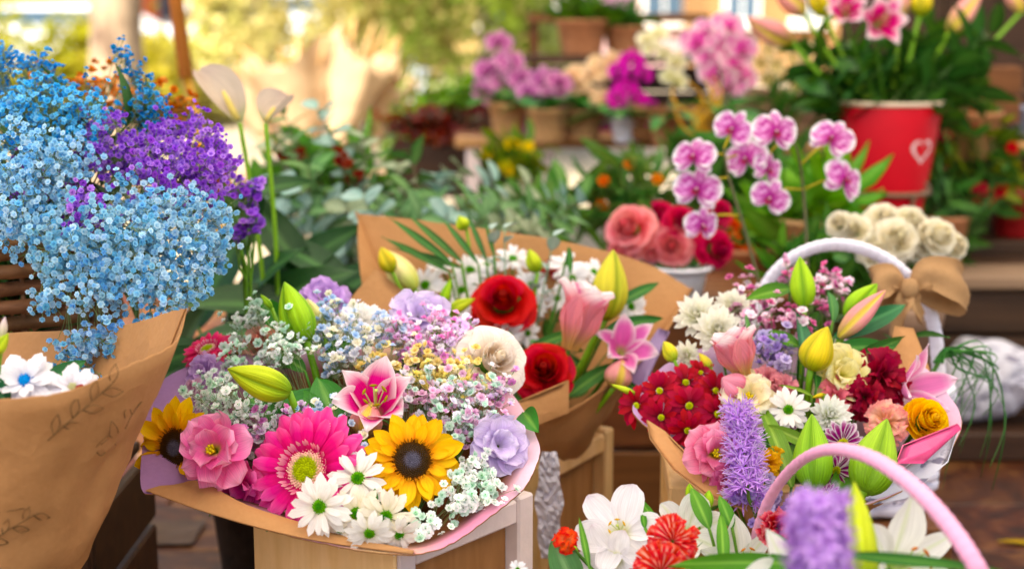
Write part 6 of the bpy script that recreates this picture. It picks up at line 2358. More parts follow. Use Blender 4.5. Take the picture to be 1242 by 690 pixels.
# ---------------- second bouquet (red roses) in a crate behind
A2, B2 = at(733, 521, 1.97), at(752, 515, 2.05)
cA, cB, cC = at(655, 566, 1.78), at(745, 520, 1.96), None
zc2 = (cA.z + cB.z) / 2
cA, cB = at_z(655, 566, zc2), at_z(745, 518, zc2)
u2 = Vector((cB.x - cA.x, cB.y - cA.y)).normalized()
l2 = Vector((cA.x, cA.y)) + Vector((-u2.y, u2.x)) * .22
crate('pale wooden crate under the red rose bouquet, seen from its framed side', (cA.x, cA.y), (cB.x, cB.y), (l2.x, l2.y), zc2, frame_mat=M_PINE, panel=M_PINE)
fo = thing('foil_strip', 'crumpled silver foil strip hanging down the near corner of the rose crate', 'foil', at(666, 600, 1.735))
mb = MB()
vs, fs = [], []
rq = random.Random(3)
NU, NV = 22, 7
for i in range(NU + 1):
    t = i / NU
    w = .009 + .007 * math.sin(t * PI) * (1 + .3 * math.sin(t * 17))
    for j in range(NV + 1):
        s = -1 + 2 * j / NV
        vs.append(RGT * (s * w) + Vector((0, 0, .055 - .135 * t)) - FWD * (.004 * rq.uniform(-1, 1) + .008 * math.cos(s * 1.4)))
for i in range(NU):
    for j in range(NV):
        q = i * (NV + 1) + j
        fs.append((q, q + 1, q + NV + 2, q + NV + 1))
mb.add(vs, fs)
mb.add([p + FWD * .003 for p in vs], [f[::-1] for f in fs])
mb.build('foil', M_CELLO, fo, smooth=False)

CN = Vector((cA.x + u2.x * .09 - u2.y * .10, cA.y + u2.y * .09 + u2.x * .10, zc2 - .10))
def dC(px, py): return 1.90 - (py - 400) * .0011


rim_c = [(434, 262, 2.06), (436, 260, 2.06), (500, 266, 2.05), (580, 277, 2.04), (690, 294, 2.03), (780, 318, 2.02), (836, 349, 2.0), (837, 352, 1.995), (812, 392, 1.92), (782, 432, 1.86), (735, 468, 1.80), (690, 496, 1.77), (640, 505, 1.76), (560, 500, 1.77), (480, 460, 1.80), (452, 400, 1.88), (438, 330, 1.98)]
SC = CN + Vector((0, 0, .05))
wrap_c = paper_wrap('plain kraft paper sheet with a square corner around the red rose bouquet', rim_c, CN, .035, seed=5, folds=.05, sub=5, bulge=.02)[0]


def paper_flap(root, pts, name='paper_fold', mat=None, thick=.0014, bow=.01, col=None):
    """A flat fold of paper with rounded body: polygon fan with a slight belly, closed at the edge."""
    P = [at(*p) for p in pts]
    cen = sum(P, Vector()) / len(P)
    nr = (P[1] - P[0]).cross(P[2] - P[0]).normalized()
    if nr.dot(FWD) > 0:
        nr = -nr
    mb = MB()
    n = len(P)
    rings = []
    for f in (1.0, .75, .45, .15):
        rings.append([cen.lerp(p, f) + nr * bow * (1 - f * f) for p in P])
    for side in (0, 1):
        vs = [q - nr * (thick if side else 0) for r in rings for q in r] + [cen + nr * (bow - (thick if side else 0))]
        fs = []
        for r in range(3):
            for k in range(n):
                a, b = r * n + k, r * n + (k + 1) % n
                fs.append((a, b, b + n, a + n))
        for k in range(n):
            fs.append((3 * n + k, 3 * n + (k + 1) % n, 4 * n))
        mb.add(vs, [f[::-1] for f in fs] if side else fs, col or (.5, .3, .15))
    tot = 4 * n + 1
    mb.add([], [])
    for k in range(n):
        mb.f.append((k, (k + 1) % n, tot + (k + 1) % n, tot + k))
        mb.mi.append(0)
    return mb.build(name, mat or M_KRAFT, root, world=True)


def subdiv(pts, k=4):
    out = []
    for a, b in zip(pts, pts[1:] + pts[:1]):
        for j in range(k):
            out.append(tuple(x + (y - x) * j / k for x, y in zip(a, b)))
    return out


paper_flap(wrap_c, subdiv([(402, 388, 1.84), (456, 326, 1.86), (520, 378, 1.84), (505, 440, 1.82), (420, 440, 1.82)]))
paper_flap(wrap_c, subdiv([(628, 488, 1.735), (690, 462, 1.75), (690, 500, 1.75), (640, 520, 1.735)]), bow=.006)


def cc_(fn, px, py, size, tx, ty, spin, label, dd=0.0, **kw):
    return fn(px, py, dC(px, py) + dd, size, tx, ty, spin, label, SC, **kw)


RED = ('#7a0408', '#c80a18', '#dc1c28')
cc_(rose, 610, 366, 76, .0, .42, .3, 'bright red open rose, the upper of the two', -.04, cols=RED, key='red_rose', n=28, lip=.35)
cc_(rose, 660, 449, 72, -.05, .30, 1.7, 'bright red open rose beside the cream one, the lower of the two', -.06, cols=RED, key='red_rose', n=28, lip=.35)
TUBE_COL = lambda t, s_: mix(mix(c('#d8b070'), c('#f2a0a8'), sstep(0.05, .45, t)), mix(c('#fff2f2'), c('#e03a8c'), (1 - sstep(.1, .5, abs(s_))) * .8), sstep(.72, .92, t))
lily_tube(690, 424, 716, 350, 1.80, 1.79, 48, 'half open pink lily flaring white at its mouth beside the red roses', SC, TUBE_COL, 'tube_lily')
lily_bud(733, 388, 744, 303, 1.87, 1.88, 46, 'large yellow green lily bud upright behind the half open pink lily', SC, lambda t, g, a: mix(mix(c('#a8a83a'), c('#d8cf52'), sstep(0, .5, t)), c('#7f9a2c'), (1 - g) * .8 + .3 * sstep(.8, 1, t)), 'yelgreenbud_c')
cc_(lily, 757, 420, 92, .15, .45, .6, 'open white and pink lily at the right edge of the rose bouquet', -.06, colf=ROSEA_COL, key='rosea', tilt=1.15, bend=.9, bpow=2.0, W=(.26, .36), stamens=False)
lily_bud(745, 470, 755, 435, 1.80, 1.80, 34, 'pink lily throat below the white and pink open lily', SC, PINK_BUD, 'pinkbud_cc')
lily_bud(503, 352, 463, 302, 1.93, 1.95, 34, 'pale cream lily bud lying left against the kraft paper', SC, PALE_BUD, 'palebud_c')
lily_bud(476, 330, 462, 300, 1.90, 1.91, 22, 'short yellow bud tip against the kraft paper corner', SC, YELLOW_BUD, 'yelbud_cc')
lily_bud(545, 378, 576, 362, 1.86, 1.86, 16, 'small lime green bud left of the upper red rose', SC, LIME_BUD, 'limebud_c', power=.7)
lily_bud(536, 372, 547, 338, 1.88, 1.88, 13, 'tiny green knobbly bud above the small lime one', SC, GREEN_BUD, 'tinybud_c')
lily_bud(652, 330, 642, 302, 1.94, 1.95, 20, 'pale green bud behind the white daisies at the back', SC, LIME_BUD, 'limebud_cc')
lily_bud(566, 278, 556, 262, 2.0, 2.0, 18, 'drooping green yellow bud above the kraft paper edge', SC, LIME_BUD, 'limebud_c3')
WD = dict(cols=('#f2f0f2', '#fefdff', '#e9e6d8'), key='daisy_white')
for (px, py, s_, tx, ty, lab) in ((516, 346, 54, -.2, .3, 'white double daisy next to the cream lily bud on the kraft sheet'),
                                  (560, 352, 46, -.1, .4, 'white daisy left of the upper red rose, just above the lime bud'),
                                  (535, 322, 40, -.2, 1.6, 'white daisy seen edge on at the left of the back row'),
                                  (570, 328, 56, .0, 1.1, 'white daisy tilted up in the middle of the back row'),
                                  (590, 322, 40, .1, 1.4, 'small white daisy seen edge on behind the upper red rose'),
                                  (622, 314, 50, .1, 1.5, 'white daisy seen edge on below the dark red petals'),
                                  (645, 346, 46, .25, .45, 'white daisy with a green eye right of the upper red rose'),
                                  (650, 372, 34, .4, .0, 'small white daisy low at the right of the upper red rose'),
                                  (688, 322, 50, .2, 1.2, 'white daisy tilted up left of the yellow green lily bud'),
                                  (694, 338, 44, .1, .3, 'white daisy with a green eye above the half open pink lily'),
                                  (720, 330, 40, .4, .8, 'white daisy partly behind the yellow green lily bud'),
                                  (616, 406, 42, .2, -.3, 'white daisy under the upper red rose'),
                                  (575, 388, 42, -.2, .1, 'pinkish white daisy below the small lime bud'),
                                  (640, 404, 34, .2, .1, 'small white daisy between the two red roses'),
                                  (676, 362, 36, -.2, .2, 'white daisy left of the half open pink lily'),
                                  (765, 372, 46, .5, .3, 'white flower head right of the yellow green lily bud')):
    cc_(daisy, px, py, s_, tx, ty, px * .37, lab, .0 if s_ > 40 else .02, **WD)
DR = dict(cols=('#9a0a20', '#b81430'), key='darkred_carn')
cc_(carnation, 620, 300, 40, -.1, .9, .2, 'dark red carnation at the back above the white daisies', .05, **DR)
cc_(carnation, 668, 328, 34, .2, .6, .9, 'small dark red carnation among the white daisies at the back', .05, **DR)
cc_(carnation, 655, 300, 28, .2, .9, 1.9, 'small dark red carnation behind the pale green bud', .07, **DR)
for (a_, b2, c2, d2, w_, lab) in ((545, 330, 462, 286, 9, 'narrow palm blade lowest left over the kraft paper'), (548, 320, 470, 262, 10, 'narrow palm blade pointing to the kraft corner'), (560, 325, 476, 300, 7, 'narrow palm blade beneath the other two left ones'),
                                  (560, 318, 492, 258, 10, 'narrow palm blade rising over the paper edge'), (580, 320, 534, 262, 9, 'long narrow palm blade left of the upright one'), (590, 316, 566, 258, 8, 'upright narrow palm blade behind the daisies'), (600, 312, 588, 268, 8, 'short upright blade by the dark red carnation')):
    leaf_between('', a_, b2, c2, d2, 1.93, 1.97, w_, ('#2c5a24', '#3a7030', '#6f9a50'), label=lab, cat='palm leaf', key='blade_%d' % (a_ % 2), bend=.25, stem=SC, name='palm_blade')
for (a_, b2, c2, d2, w_, lab) in ((745, 372, 800, 342, 15, 'pointed green leaf reaching right of the yellow green bud'), (735, 400, 805, 385, 18, 'dark leaf behind the white and pink lily'), (690, 300, 692, 334, 10, 'short dark leaf in front of the white daisies'),
                                  (640, 425, 700, 400, 26, 'dark leaf below the half open lily'), (700, 440, 640, 410, 22, 'dark leaf between the lower red rose and the half open lily'), (690, 480, 745, 440, 24, 'dark leaf under the white and pink lily'), (625, 480, 652, 512, 22, 'blue green leaf at the rim beside the lower red rose'), (775, 472, 742, 458, 9, 'slim lime bud like leaf tip over the lavender paper')):
    leaf_between('', a_, b2, c2, d2, 1.86 - .0008 * (b2 - 400), 1.88 - .0008 * (d2 - 400), w_, DARKGREEN, label=lab, key='roseb_leaf_%d' % (a_ % 3), stem=SC if a_ != 775 else None)
for (px, py, lab) in ((596, 292, 'grey green round leaf sprig over the paper left of the red carnation'), (612, 290, 'silver green sprig upright beside the red carnation'), (648, 352, 'grey green sprig right of the upper red rose'), (672, 300, 'grey green sprig at the back of the rose bouquet')):
    sprig('silver_sprig', lab, 'eucalyptus', SC, at(px, py - 14, 1.95), 9, .034, .022, ('#7f9a90', '#a2b8ae', '#b8c8be'), 'silver', prof=P_OVAL, rg=rq, tilt=.8)
for k in range(9):
    px, py = rq.uniform(500, 760), rq.uniform(340, 470)
    sprig('filler_leaves', 'dark green filler leaves deep between the red roses and daisies', 'leafy stem', SC, at(px, py, dC(px, py) + .05), 8, .06, .022, DARKGREEN, 'filler_dark', 'filler greens in the rose bouquet', rg=rq, tilt=.9)

# white bucket on the floor between the two bouquets
wbz = at_z(790, 563, 0.0)
wk = thing('white_bucket', 'lavender white bucket standing on the floor between the crates', 'bucket', wbz + Vector((-.01, .09, 0)))
mb = MB()
lathe(mb, pot_profile(.135, .105, .30, .06), 40)
mb.build('bucket_wall', plain('lavender_plastic', c('#cfc6e0'), .4, .5, .05, 15, .05), wk)
mb = MB()
lathe(mb, [(.008, -.002), (.008, .002), (.002, .003)], 14, M=Matrix.Translation((-.02, -.123, .10)) @ Matrix.Rotation(PI / 2, 4, 'X'))
mb.build('rivet', M_SOIL, wk)

# ---------------- right bouquet
def dR(px, py): return 1.62 - (py - 470) * .0011 - .03 * max(0, 1 - ((px - 970) / 200) ** 2 - ((py - 470) / 130) ** 2)


def dRr(py): return 1.62 - (py - 470) * .0011


RN = at(960, 560, 1.66) + Vector((0, .03, -.20))
SR = RN + Vector((0, 0, .05))
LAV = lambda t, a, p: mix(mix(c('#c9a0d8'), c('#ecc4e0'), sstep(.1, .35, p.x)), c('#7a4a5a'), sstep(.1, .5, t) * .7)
rim_r = [(768, 500), (782, 470), (810, 440), (860, 420), (930, 410), (1020, 410), (1095, 430), (1135, 460), (1164, 506), (1150, 548), (1110, 585), (1050, 612), (985, 625), (940, 622), (897, 604), (850, 572), (808, 536)]
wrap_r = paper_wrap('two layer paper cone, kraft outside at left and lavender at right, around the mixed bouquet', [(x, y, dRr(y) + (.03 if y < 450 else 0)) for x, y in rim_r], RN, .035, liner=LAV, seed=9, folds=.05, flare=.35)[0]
paper_flap(wrap_r, subdiv([(784, 510, 1.565), (806, 524, 1.55), (832, 550, 1.515), (868, 582, 1.48), (908, 606, 1.455), (903, 618, 1.45), (858, 602, 1.465), (816, 570, 1.50), (788, 532, 1.545)]), bow=.004, name='kraft_lip')
paper_flap(wrap_r, subdiv([(1088, 562, 1.46), (1096, 540, 1.48), (1162, 514, 1.52), (1166, 520, 1.52), (1120, 562, 1.48)]), mat=plain('pink_gloss_paper', c('#d8407a'), .3, .5, .3, 40, .1), bow=.006, name='pink_fold')
paper_flap(wrap_r, subdiv([(1040, 600, 1.475), (1100, 566, 1.478), (1164, 516, 1.53), (1150, 560, 1.50), (1098, 604, 1.48), (1060, 612, 1.475)]), mat=M_PRINTED, bow=.004, name='printed_fold')
paper_flap(wrap_r, subdiv([(752, 500, 1.80), (772, 440, 1.86), (800, 398, 1.89), (812, 402, 1.88), (790, 450, 1.84), (770, 500, 1.78)]), mat=plain('lilac_paper', c('#8a74a0'), .5, .3, .3, 30, .06), bow=.004, name='lilac_fold')
paper_flap(wrap_r, subdiv([(1085, 395, 1.70), (1108, 398, 1.70), (1128, 448, 1.67), (1105, 470, 1.65), (1078, 430, 1.68)]), bow=.004, name='kraft_back_fold')
cA3, cB3 = at(812, 590, 1.60), at(880, 590, 1.72)
crate('pale wooden crate under the mixed bouquet at right', (cA3.x, cA3.y + .0), (cA3.x + .19, cA3.y - .01), (cA3.x + .02, cA3.y + .19), at(812, 590, 1.60).z, frame_mat=M_PINE, panel=M_PINE)


def r(fn, px, py, size, tx, ty, spin, label, dd=0.0, **kw):
    return fn(px, py, dR(px, py) + dd, size, tx, ty, spin, label, SR, **kw)


CM = dict(cols=('#f6f2de', '#fffdf2', '#e2e4a8'))
r(pompom, 846, 384, 62, -.35, .5, .2, 'creamy white chrysanthemum, leftmost of the cluster behind the pink lily tube', .02, **CM)
r(pompom, 888, 374, 52, .1, .6, .9, 'creamy white chrysanthemum, top right of the cluster behind the pink lily tube', .03, **CM)
r(pompom, 870, 402, 66, .0, .3, 1.7, 'creamy white chrysanthemum, lowest and largest of the cluster by the pink lily tube', .0, **CM)
r(pompom, 834, 430, 38, -.5, .1, 2.2, 'small pale yellow chrysanthemum at the left above the red daisies', .02, **CM)
lily_tube(903, 456, 886, 404, 1.575, 1.57, 44, 'half open salmon pink lily next to the creamy chrysanthemums', SR, TUBE_COL, 'tube_lily_r', flare=.7)
lily_bud(898, 474, 876, 458, 1.57, 1.56, 34, 'pink petal curl at the foot of the salmon lily tube', SR, lambda t, g, a: mix(c('#e87a9a'), c('#f4a8bc'), t), 'pinkcurl')
for (a_, b2, c2, d2, w_, lab) in ((818, 437, 805, 414, 18, 'small yellow freesia bud, left of the pair under the chrysanthemums'), (862, 446, 848, 428, 12, 'small yellow freesia bud right above the red daisies'), (1000, 478, 985, 482, 12, 'small yellow bud under the pale yellow flower'),
                                  (772, 478, 741, 466, 9, 'slim lime bud poking left over the lavender paper')):
    lily_bud(a_, b2, c2, d2, dR(a_, b2) - .01, dR(c2, d2) - .01, w_, lab, SR, YELLOW_BUD if a_ != 772 else LIME_BUD, 'freesia_%d' % (w_), cat='flower bud', name='freesia_bud', ribs=2)
RD = dict(cols=('#98102a', '#c4203e', '#740818'), disc=('#c9c83a', '#8fa020'), key='red_mum', W=.15, n=(13, 11), disc_r=.07, tilt=(.22, .6), bend=.5, cat='red daisy', name='red_daisy')
red_lab = ('at the left tip of the cluster', 'lowest left', 'top left', 'top middle', 'top right, below the yellow bud', 'centre', 'right of centre next to the cream flower', 'low middle', 'lowest, over the kraft lip', 'right edge by the pink flower', 'small, behind the top middle one')
for i, (px, py, s_, tx, ty) in enumerate(((772, 492, 56, -.7, .2), (802, 506, 54, -.35, -.1), (800, 474, 56, -.3, .5), (832, 464, 58, 0, .6), (868, 474, 54, .25, .5), (836, 492, 62, -.05, .2), (870, 502, 56, .2, .1), (834, 522, 54, -.15, -.3), (850, 540, 46, 0, -.4), (884, 520, 44, .3, 0), (850, 452, 40, 0, .9))):
    r(daisy, px, py, s_, tx, ty, i * .7, 'dark red daisy with a lime centre, ' + red_lab[i], -.005 * (i % 3), **RD)
r(lisianthus, 868, 550, 72, .15, .25, .3, 'pink lisianthus with a yellow heart left of the purple spike', -.035, cols=('#d9c83a', '#f082a8', '#ffb6cc'), key='lis_pink_r', centre=True)
r(lisianthus, 884, 580, 46, .1, -.3, 1.3, 'rose pink bloom hanging below the pink lisianthus', -.02, cols=('#c04a70', '#e06a98', '#f090b4'), key='lis_rose_r')
r(lisianthus, 908, 482, 66, -.05, .6, .8, 'pale cream lisianthus above the purple spike', -.02, cols=('#d6c648', '#f2e2b0', '#fdf3dc'), key='lis_cream', centre=True)
r(carnation, 930, 463, 46, -.1, .5, .3, 'dusty pink carnation behind the cream lisianthus', .01, cols=('#d87a8a', '#f0a6ac'), key='dusty_carn')
r(carnation, 950, 470, 40, .2, .5, .9, 'smaller dusty pink carnation right of the other one', .01, cols=('#d87a8a', '#f0a6ac'), key='dusty_carn')
r(carnation, 1012, 482, 56, .1, .3, 1.4, 'salmon pink carnation under the pale yellow flower', .015, cols=('#d86a7a', '#f09098'), key='salmon_carn')
spike('purple liatris spike with fuzzy star florets in front of the mixed bouquet', 908, 604, 894, 492, 1.44, 1.50, 66, SR, ('#bc7ee0', '#e2b8fa', '#f4dcff'), n=100, thin=.06, npet=11, fl_scale=.56)
r(daisy, 956, 497, 58, -.1, .3, .4, 'white daisy with a green eye right of the long olive leaf', -.015, cols=('#f3f4ea', '#fffffb', '#e0e6b0'))
r(pompom, 1006, 504, 56, .1, .35, 1.2, 'white chrysanthemum above the purple and white one', -.01, cols=('#f2f3e6', '#fefff8', '#d8e0a8'), key='pompom_w')
PW = dict(cols=('#8a1a6a', '#a02a80', '#6a0e50'), edge='#f6eef4', disc=('#c0c040', '#7f8a20'), key='purple_mum', W=.14, n=(15, 12), cat='purple daisy', name='purple_daisy', cup=.5)
r(daisy, 1022, 538, 64, .1, .2, .2, 'purple daisy with white petal tips between the two big green buds', -.02, **PW)
r(daisy, 1014, 570, 52, 0, -.2, .9, 'purple daisy with white petal tips, lower of the two under the pink handle', -.02, **PW)
r(daisy, 1002, 598, 34, -.2, -.4, 1.7, 'small white tipped purple daisy low behind the purple fuzzy blooms', -.01, **PW)
r(daisy, 950, 520, 38, -.3, .1, 2.4, 'dark purple daisy behind the long olive leaf', .02, **PW)
BIGB = lambda t, g, a: mix(mix(c('#6f9a2c'), c('#9abf42'), sstep(0, .6, t)), c('#6a9428'), (1 - g) * .8)
lily_bud(988, 592, 985, 502, 1.44, 1.47, 48, 'broad green lily bud left of the purple and white daisy', SR, BIGB, 'bigbud_a', power=.65)
lily_bud(1048, 596, 1076, 508, 1.43, 1.47, 56, 'broad green lily bud right of the purple and white daisy, under the pink handle', SR, BIGB, 'bigbud_b', power=.62)
lily_bud(976, 374, 970, 311, 1.70, 1.71, 30, 'bright green lily bud standing highest over the mixed bouquet', SR, GREEN_BUD, 'greenbud_r')
lily_bud(1026, 386, 1064, 344, 1.68, 1.68, 30, 'lime green lily bud leaning right near the burlap bow', SR, GREEN_BUD, 'greenbud_r2')
lily_bud(1016, 410, 1074, 352, 1.66, 1.66, 26, 'long salmon pink lily bud with a yellow edge under the lime one', SR, PINK_BUD, 'pinkbud_r', power=.85)
lily_bud(983, 448, 1004, 396, 1.585, 1.58, 41, 'plump yellow lily bud in the middle of the mixed bouquet', SR, YELLOW_BUD, 'yelbud_r', power=.7)
r(lisianthus, 1020, 455, 70, .15, .35, .5, 'pale yellow frilled flower beside the plump yellow bud', -.01, cols=('#d8d05a', '#f2e69a', '#faf4c8'), key='lis_yellow')
r(carnation, 1066, 458, 78, .2, .4, .7, 'deep crimson carnation left of the pink lily', .0, cols=('#7a0620', '#a30e34'), key='crimson_carn')
r(carnation, 1048, 482, 58, .0, .1, 1.7, 'deep crimson carnation lower, over the peach flower', .01, cols=('#7a0620', '#a30e34'), key='crimson_carn')
r(carnation, 1092, 430, 34, .3, .6, 2.6, 'small crimson carnation behind the dark lily leaves', .05, cols=('#8a0a2a', '#b4143c'), key='crimson_carn2')
r(lily, 1112, 470, 116, .75, .25, 1.1, 'pale pink lily opening to the right at the edge of the mixed bouquet', .0, colf=lambda t, s_: mix(mix(c('#d8b070'), c('#e890c0'), sstep(.05, .35, t)), c('#fbe4ee'), max(sstep(.6, 1, abs(s_)), sstep(.75, 1, t))), key='palepink', tilt=1.15, bend=.5, W=(.20, .28), stamens=False)
r(rose, 1124, 510, 66, .25, .35, .3, 'golden yellow ranunculus over the pink paper fold', -.02, cols=('#f8b408', '#ffc80c', '#ffdc38'), key='ranunculus', n=24, lip=.10, ruf=.015, open_=.55, name='ranunculus', cat='ranunculus')
r(carnation, 1076, 512, 58, .0, .3, .4, 'peach pink ruffled bloom left of the golden ranunculus', -.01, cols=('#f0b48a', '#f8c8b4'), key='peach_carn', edge='#f6a0a0')
r(carnation, 932, 562, 36, .1, .3, .3, 'small orange yellow marigold right of the purple spike', -.02, cols=('#d88a00', '#f4b818'), key='marigold', cat='marigold')
r(carnation, 940, 552, 26, .1, .6, 1.3, 'tiny orange yellow marigold above its larger neighbour', -.01, cols=('#d88a00', '#f4b818'), key='marigold', cat='marigold')
F_WAX = floret_set('wax_floret', [('#c03a90', '#f2c4dc'), ('#a82a78', '#e486b8'), ('#e8b8d0', '#fbeef4')])
F_LAV = floret_set('lav_floret', [('#8a6ab4', '#b49ad4'), ('#9a84c0', '#cabce0')])


def sr(label, blobs, n, fl, seed, **kw):
    return spray(label, SR, [(x, y, dR(x, y) + z, q) for x, y, q, z in blobs], n, size=kw.pop('size', .0125), fl=fl, seed=seed, **kw)


sr('white and magenta waxflower left of the standing green bud', [(918, 384, 30, .03), (945, 392, 28, .02), (905, 360, 20, .04), (955, 408, 22, .02)], 120, F_WAX, 21, name='waxflower', cat='waxflower')
sr('white and magenta waxflower between the standing and the lime bud', [(1000, 352, 24, .05), (1022, 350, 20, .05), (955, 345, 18, .05), (1010, 372, 20, .04)], 90, F_WAX, 22, name='waxflower', cat='waxflower')
sr('small mauve florets above the dusty pink carnations', [(935, 432, 20, .0), (928, 418, 16, .01), (948, 440, 14, .0)], 50, F_LAV, 23, name='statice_sprig', cat='statice')
sr('purple florets under the marigold', [(925, 590, 16, .0), (912, 610, 16, .0), (945, 600, 14, .01)], 36, F_LAV, 24, name='statice_sprig', cat='statice')
for (a_, b2, c2, d2, w_, lab, cols_, rl) in ((1012, 408, 1102, 368, 26, 'long dark glossy lily leaf pointing up right toward the bow', ('#1f5a34', '#2a6e3c', '#5a9a60'), .3), (1012, 424, 1088, 420, 22, 'dark green lily leaf under the long glossy one', ('#2f6a24', '#3f7d2c', '#6f9f4a'), -.1),
                                             (1030, 438, 1100, 408, 20, 'lowest of the three dark lily leaves right of the yellow bud', ('#245a20', '#35701f', '#6f9f4a'), .4), (970, 420, 922, 402, 18, 'curved green leaf left of the plump yellow bud', MIDGREEN, .2), (958, 350, 905, 362, 12, 'thin green leaf lying over the waxflowers', MIDGREEN, .2),
                                             (975, 440, 966, 372, 24, 'dark upright leaf below the standing green bud', ('#1f5a34', '#2a6e3c', '#5a9a60'), .5), (905, 440, 906, 380, 12, 'dark narrow leaf behind the salmon lily tube', DARKGREEN, .3), (1010, 390, 1006, 350, 14, 'upright dark leaf between the lime bud and the waxflowers', DARKGREEN, .3),
                                             (960, 590, 918, 480, 26, 'long olive leaf crossing in front of the white daisy', OLIVE, .2), (985, 540, 930, 515, 16, 'short olive leaf over the marigold', OLIVE, -.2), (985, 480, 945, 466, 26, 'olive folded leaf under the plump yellow bud', OLIVE, .5), (930, 545, 915, 520, 22, 'green leaf behind the purple spike', MIDGREEN, .2),
                                             (1010, 600, 1034, 560, 26, 'green leaf under the pink handle between the big buds', MIDGREEN, .1), (990, 470, 984, 420, 20, 'dark leaf below the plump yellow bud', DARKGREEN, .4)):
    leaf_between('', a_, b2, c2, d2, dR(a_, b2) - .01, dR(c2, d2) - .015, w_, cols_, label=lab, key='mixleaf_' + cols_[0][1:] + '_%d' % (int(w_) % 3), roll=rl, stem=SR)
rq = random.Random(55)
for k in range(12):
    px, py = rq.uniform(830, 1110), rq.uniform(390, 570)
    sprig('filler_leaves', 'dark green filler leaves deep between the blooms of the mixed bouquet', 'leafy stem', SR, at(px, py, dR(px, py) + .06), 8, .06, .022, DARKGREEN, 'filler_dark', 'filler greens in the mixed bouquet', rg=rq, tilt=.9)


# ---------------- white basket with arched handle and burlap bow
def basket(label, ctr, rx, ry, h, mat, rings=8, stakes=22, name='basket'):
    root = thing(name, label, 'basket', ctr)
    for k in range(stakes):
        a = 2 * PI * k / stakes
        mb = MB()
        tube(mb, [(rx * .78 * math.cos(a), ry * .78 * math.sin(a), 0.002), (rx * .95 * math.cos(a), ry * .95 * math.sin(a), h * .6), (rx * math.cos(a), ry * math.sin(a), h)], .003, 5)
        mb.build('stake', mat, root)
    for q in range(rings):
        t = (q + .5) / rings
        f = .78 + .22 * math.sin(t * PI / 2)
        mb = MB()
        pts = []
        for k in range(stakes * 4 + 1):
            a = 2 * PI * k / (stakes * 4)
            w = .005 * math.cos(a * stakes / 2 + q * PI)
            pts.append(((rx * f + w) * math.cos(a), (ry * f + w) * math.sin(a), h * t))
        tube(mb, pts, h / rings * .46, 6, caps=False)
        mb.build('strand', mat, root)
    mb = MB()
    tube(mb, [((rx + .003) * math.cos(k * PI / 24), (ry + .003) * math.sin(k * PI / 24), h) for k in range(49)], .008, 8, caps=False)
    mb.build('rim', mat, root)
    mb = MB()
    lathe(mb, [(1e-4, .004), (.76, .004), (.76, .0)], 24, M=Matrix.Diagonal((rx, ry, 1, 1)))
    mb.build('bottom', mat, root)
    return root


WBK = at(1035, 470, 1.93)
wb_ = basket('white woven basket with a tall arched handle behind the mixed bouquet', Vector((WBK.x, WBK.y, 0.22)), .125, .105, .16, M_HANDLE_W)
st2 = thing('basket_stool', 'low brown box stand under the white basket', 'box stand', (0, 0, 0))
for k in range(4):
    plank(st2, (WBK.x - .12, WBK.y - .11 + k * .056, .20), (WBK.x + .12, WBK.y - .11 + k * .056 + .052, .218), M_BROWN)
for sx in (-1, 1):
    plank(st2, (WBK.x + sx * .105 - .01, WBK.y - .1, .0), (WBK.x + sx * .105 + .01, WBK.y + .1, .198), M_BROWN, 'leg')
hp_ = catmull([at(912, 480, 1.93), at(915, 400, 1.93), at(928, 348, 1.93), at(960, 313, 1.92), at(1008, 297, 1.92), at(1060, 307, 1.91), at(1105, 340, 1.90), at(1130, 385, 1.90), at(1138, 440, 1.90), at(1140, 490, 1.90)], 8)
mb = MB()
hp_ = catmull(hp_, 4)
tube(mb, hp_, lambda t: sz(9.2, 1.92) * (1 + .13 * ((t * 46) % 1.0)), 12, flat=.6)
hd = mb.build('handle', M_HANDLE_W, wb_, world=True)
# burlap bow tied to the handle: two loops, a knot and two tails, each a strip of cloth with thickness
bw = thing('burlap_bow', 'brown burlap bow tied to the right side of the white basket handle', 'bow', at(1102, 350, 1.86))


def ribbon(name, path, widths, bowz=.0, seed=0):
    pts = catmull([at(*p) for p in path], 6)
    n = len(pts)
    mb = MB()
    rg_ = random.Random(seed)
    for side in (0, 1):
        vs, fs = [], []
        for i, p in enumerate(pts):
            t = i / (n - 1)
            tan = (pts[min(i + 1, n - 1)] - pts[max(0, i - 1)]).normalized()
            wv = (UPV * .9 + FWD * .35)
            wv = (wv - tan * wv.dot(tan)).normalized()
            nr = tan.cross(wv)
            f = t * (len(widths) - 1)
            k = min(int(f), len(widths) - 2)
            w = sz(widths[k] + (widths[k + 1] - widths[k]) * (f - k), 1.86) / 2
            for j in range(9):
                s = -1 + j / 4
                vs.append(p + wv * (s * w) + nr * (.004 * math.sin(s * 4 + t * 3 + seed) - (.0012 if side else 0)))
        for i in range(n - 1):
            for j in range(8):
                q = i * 9 + j
                f = (q, q + 1, q + 10, q + 9)
                fs.append(f[::-1] if side else f)
        mb.add(vs, fs)
    return mb.build(name, M_BURLAP, bw, world=True)


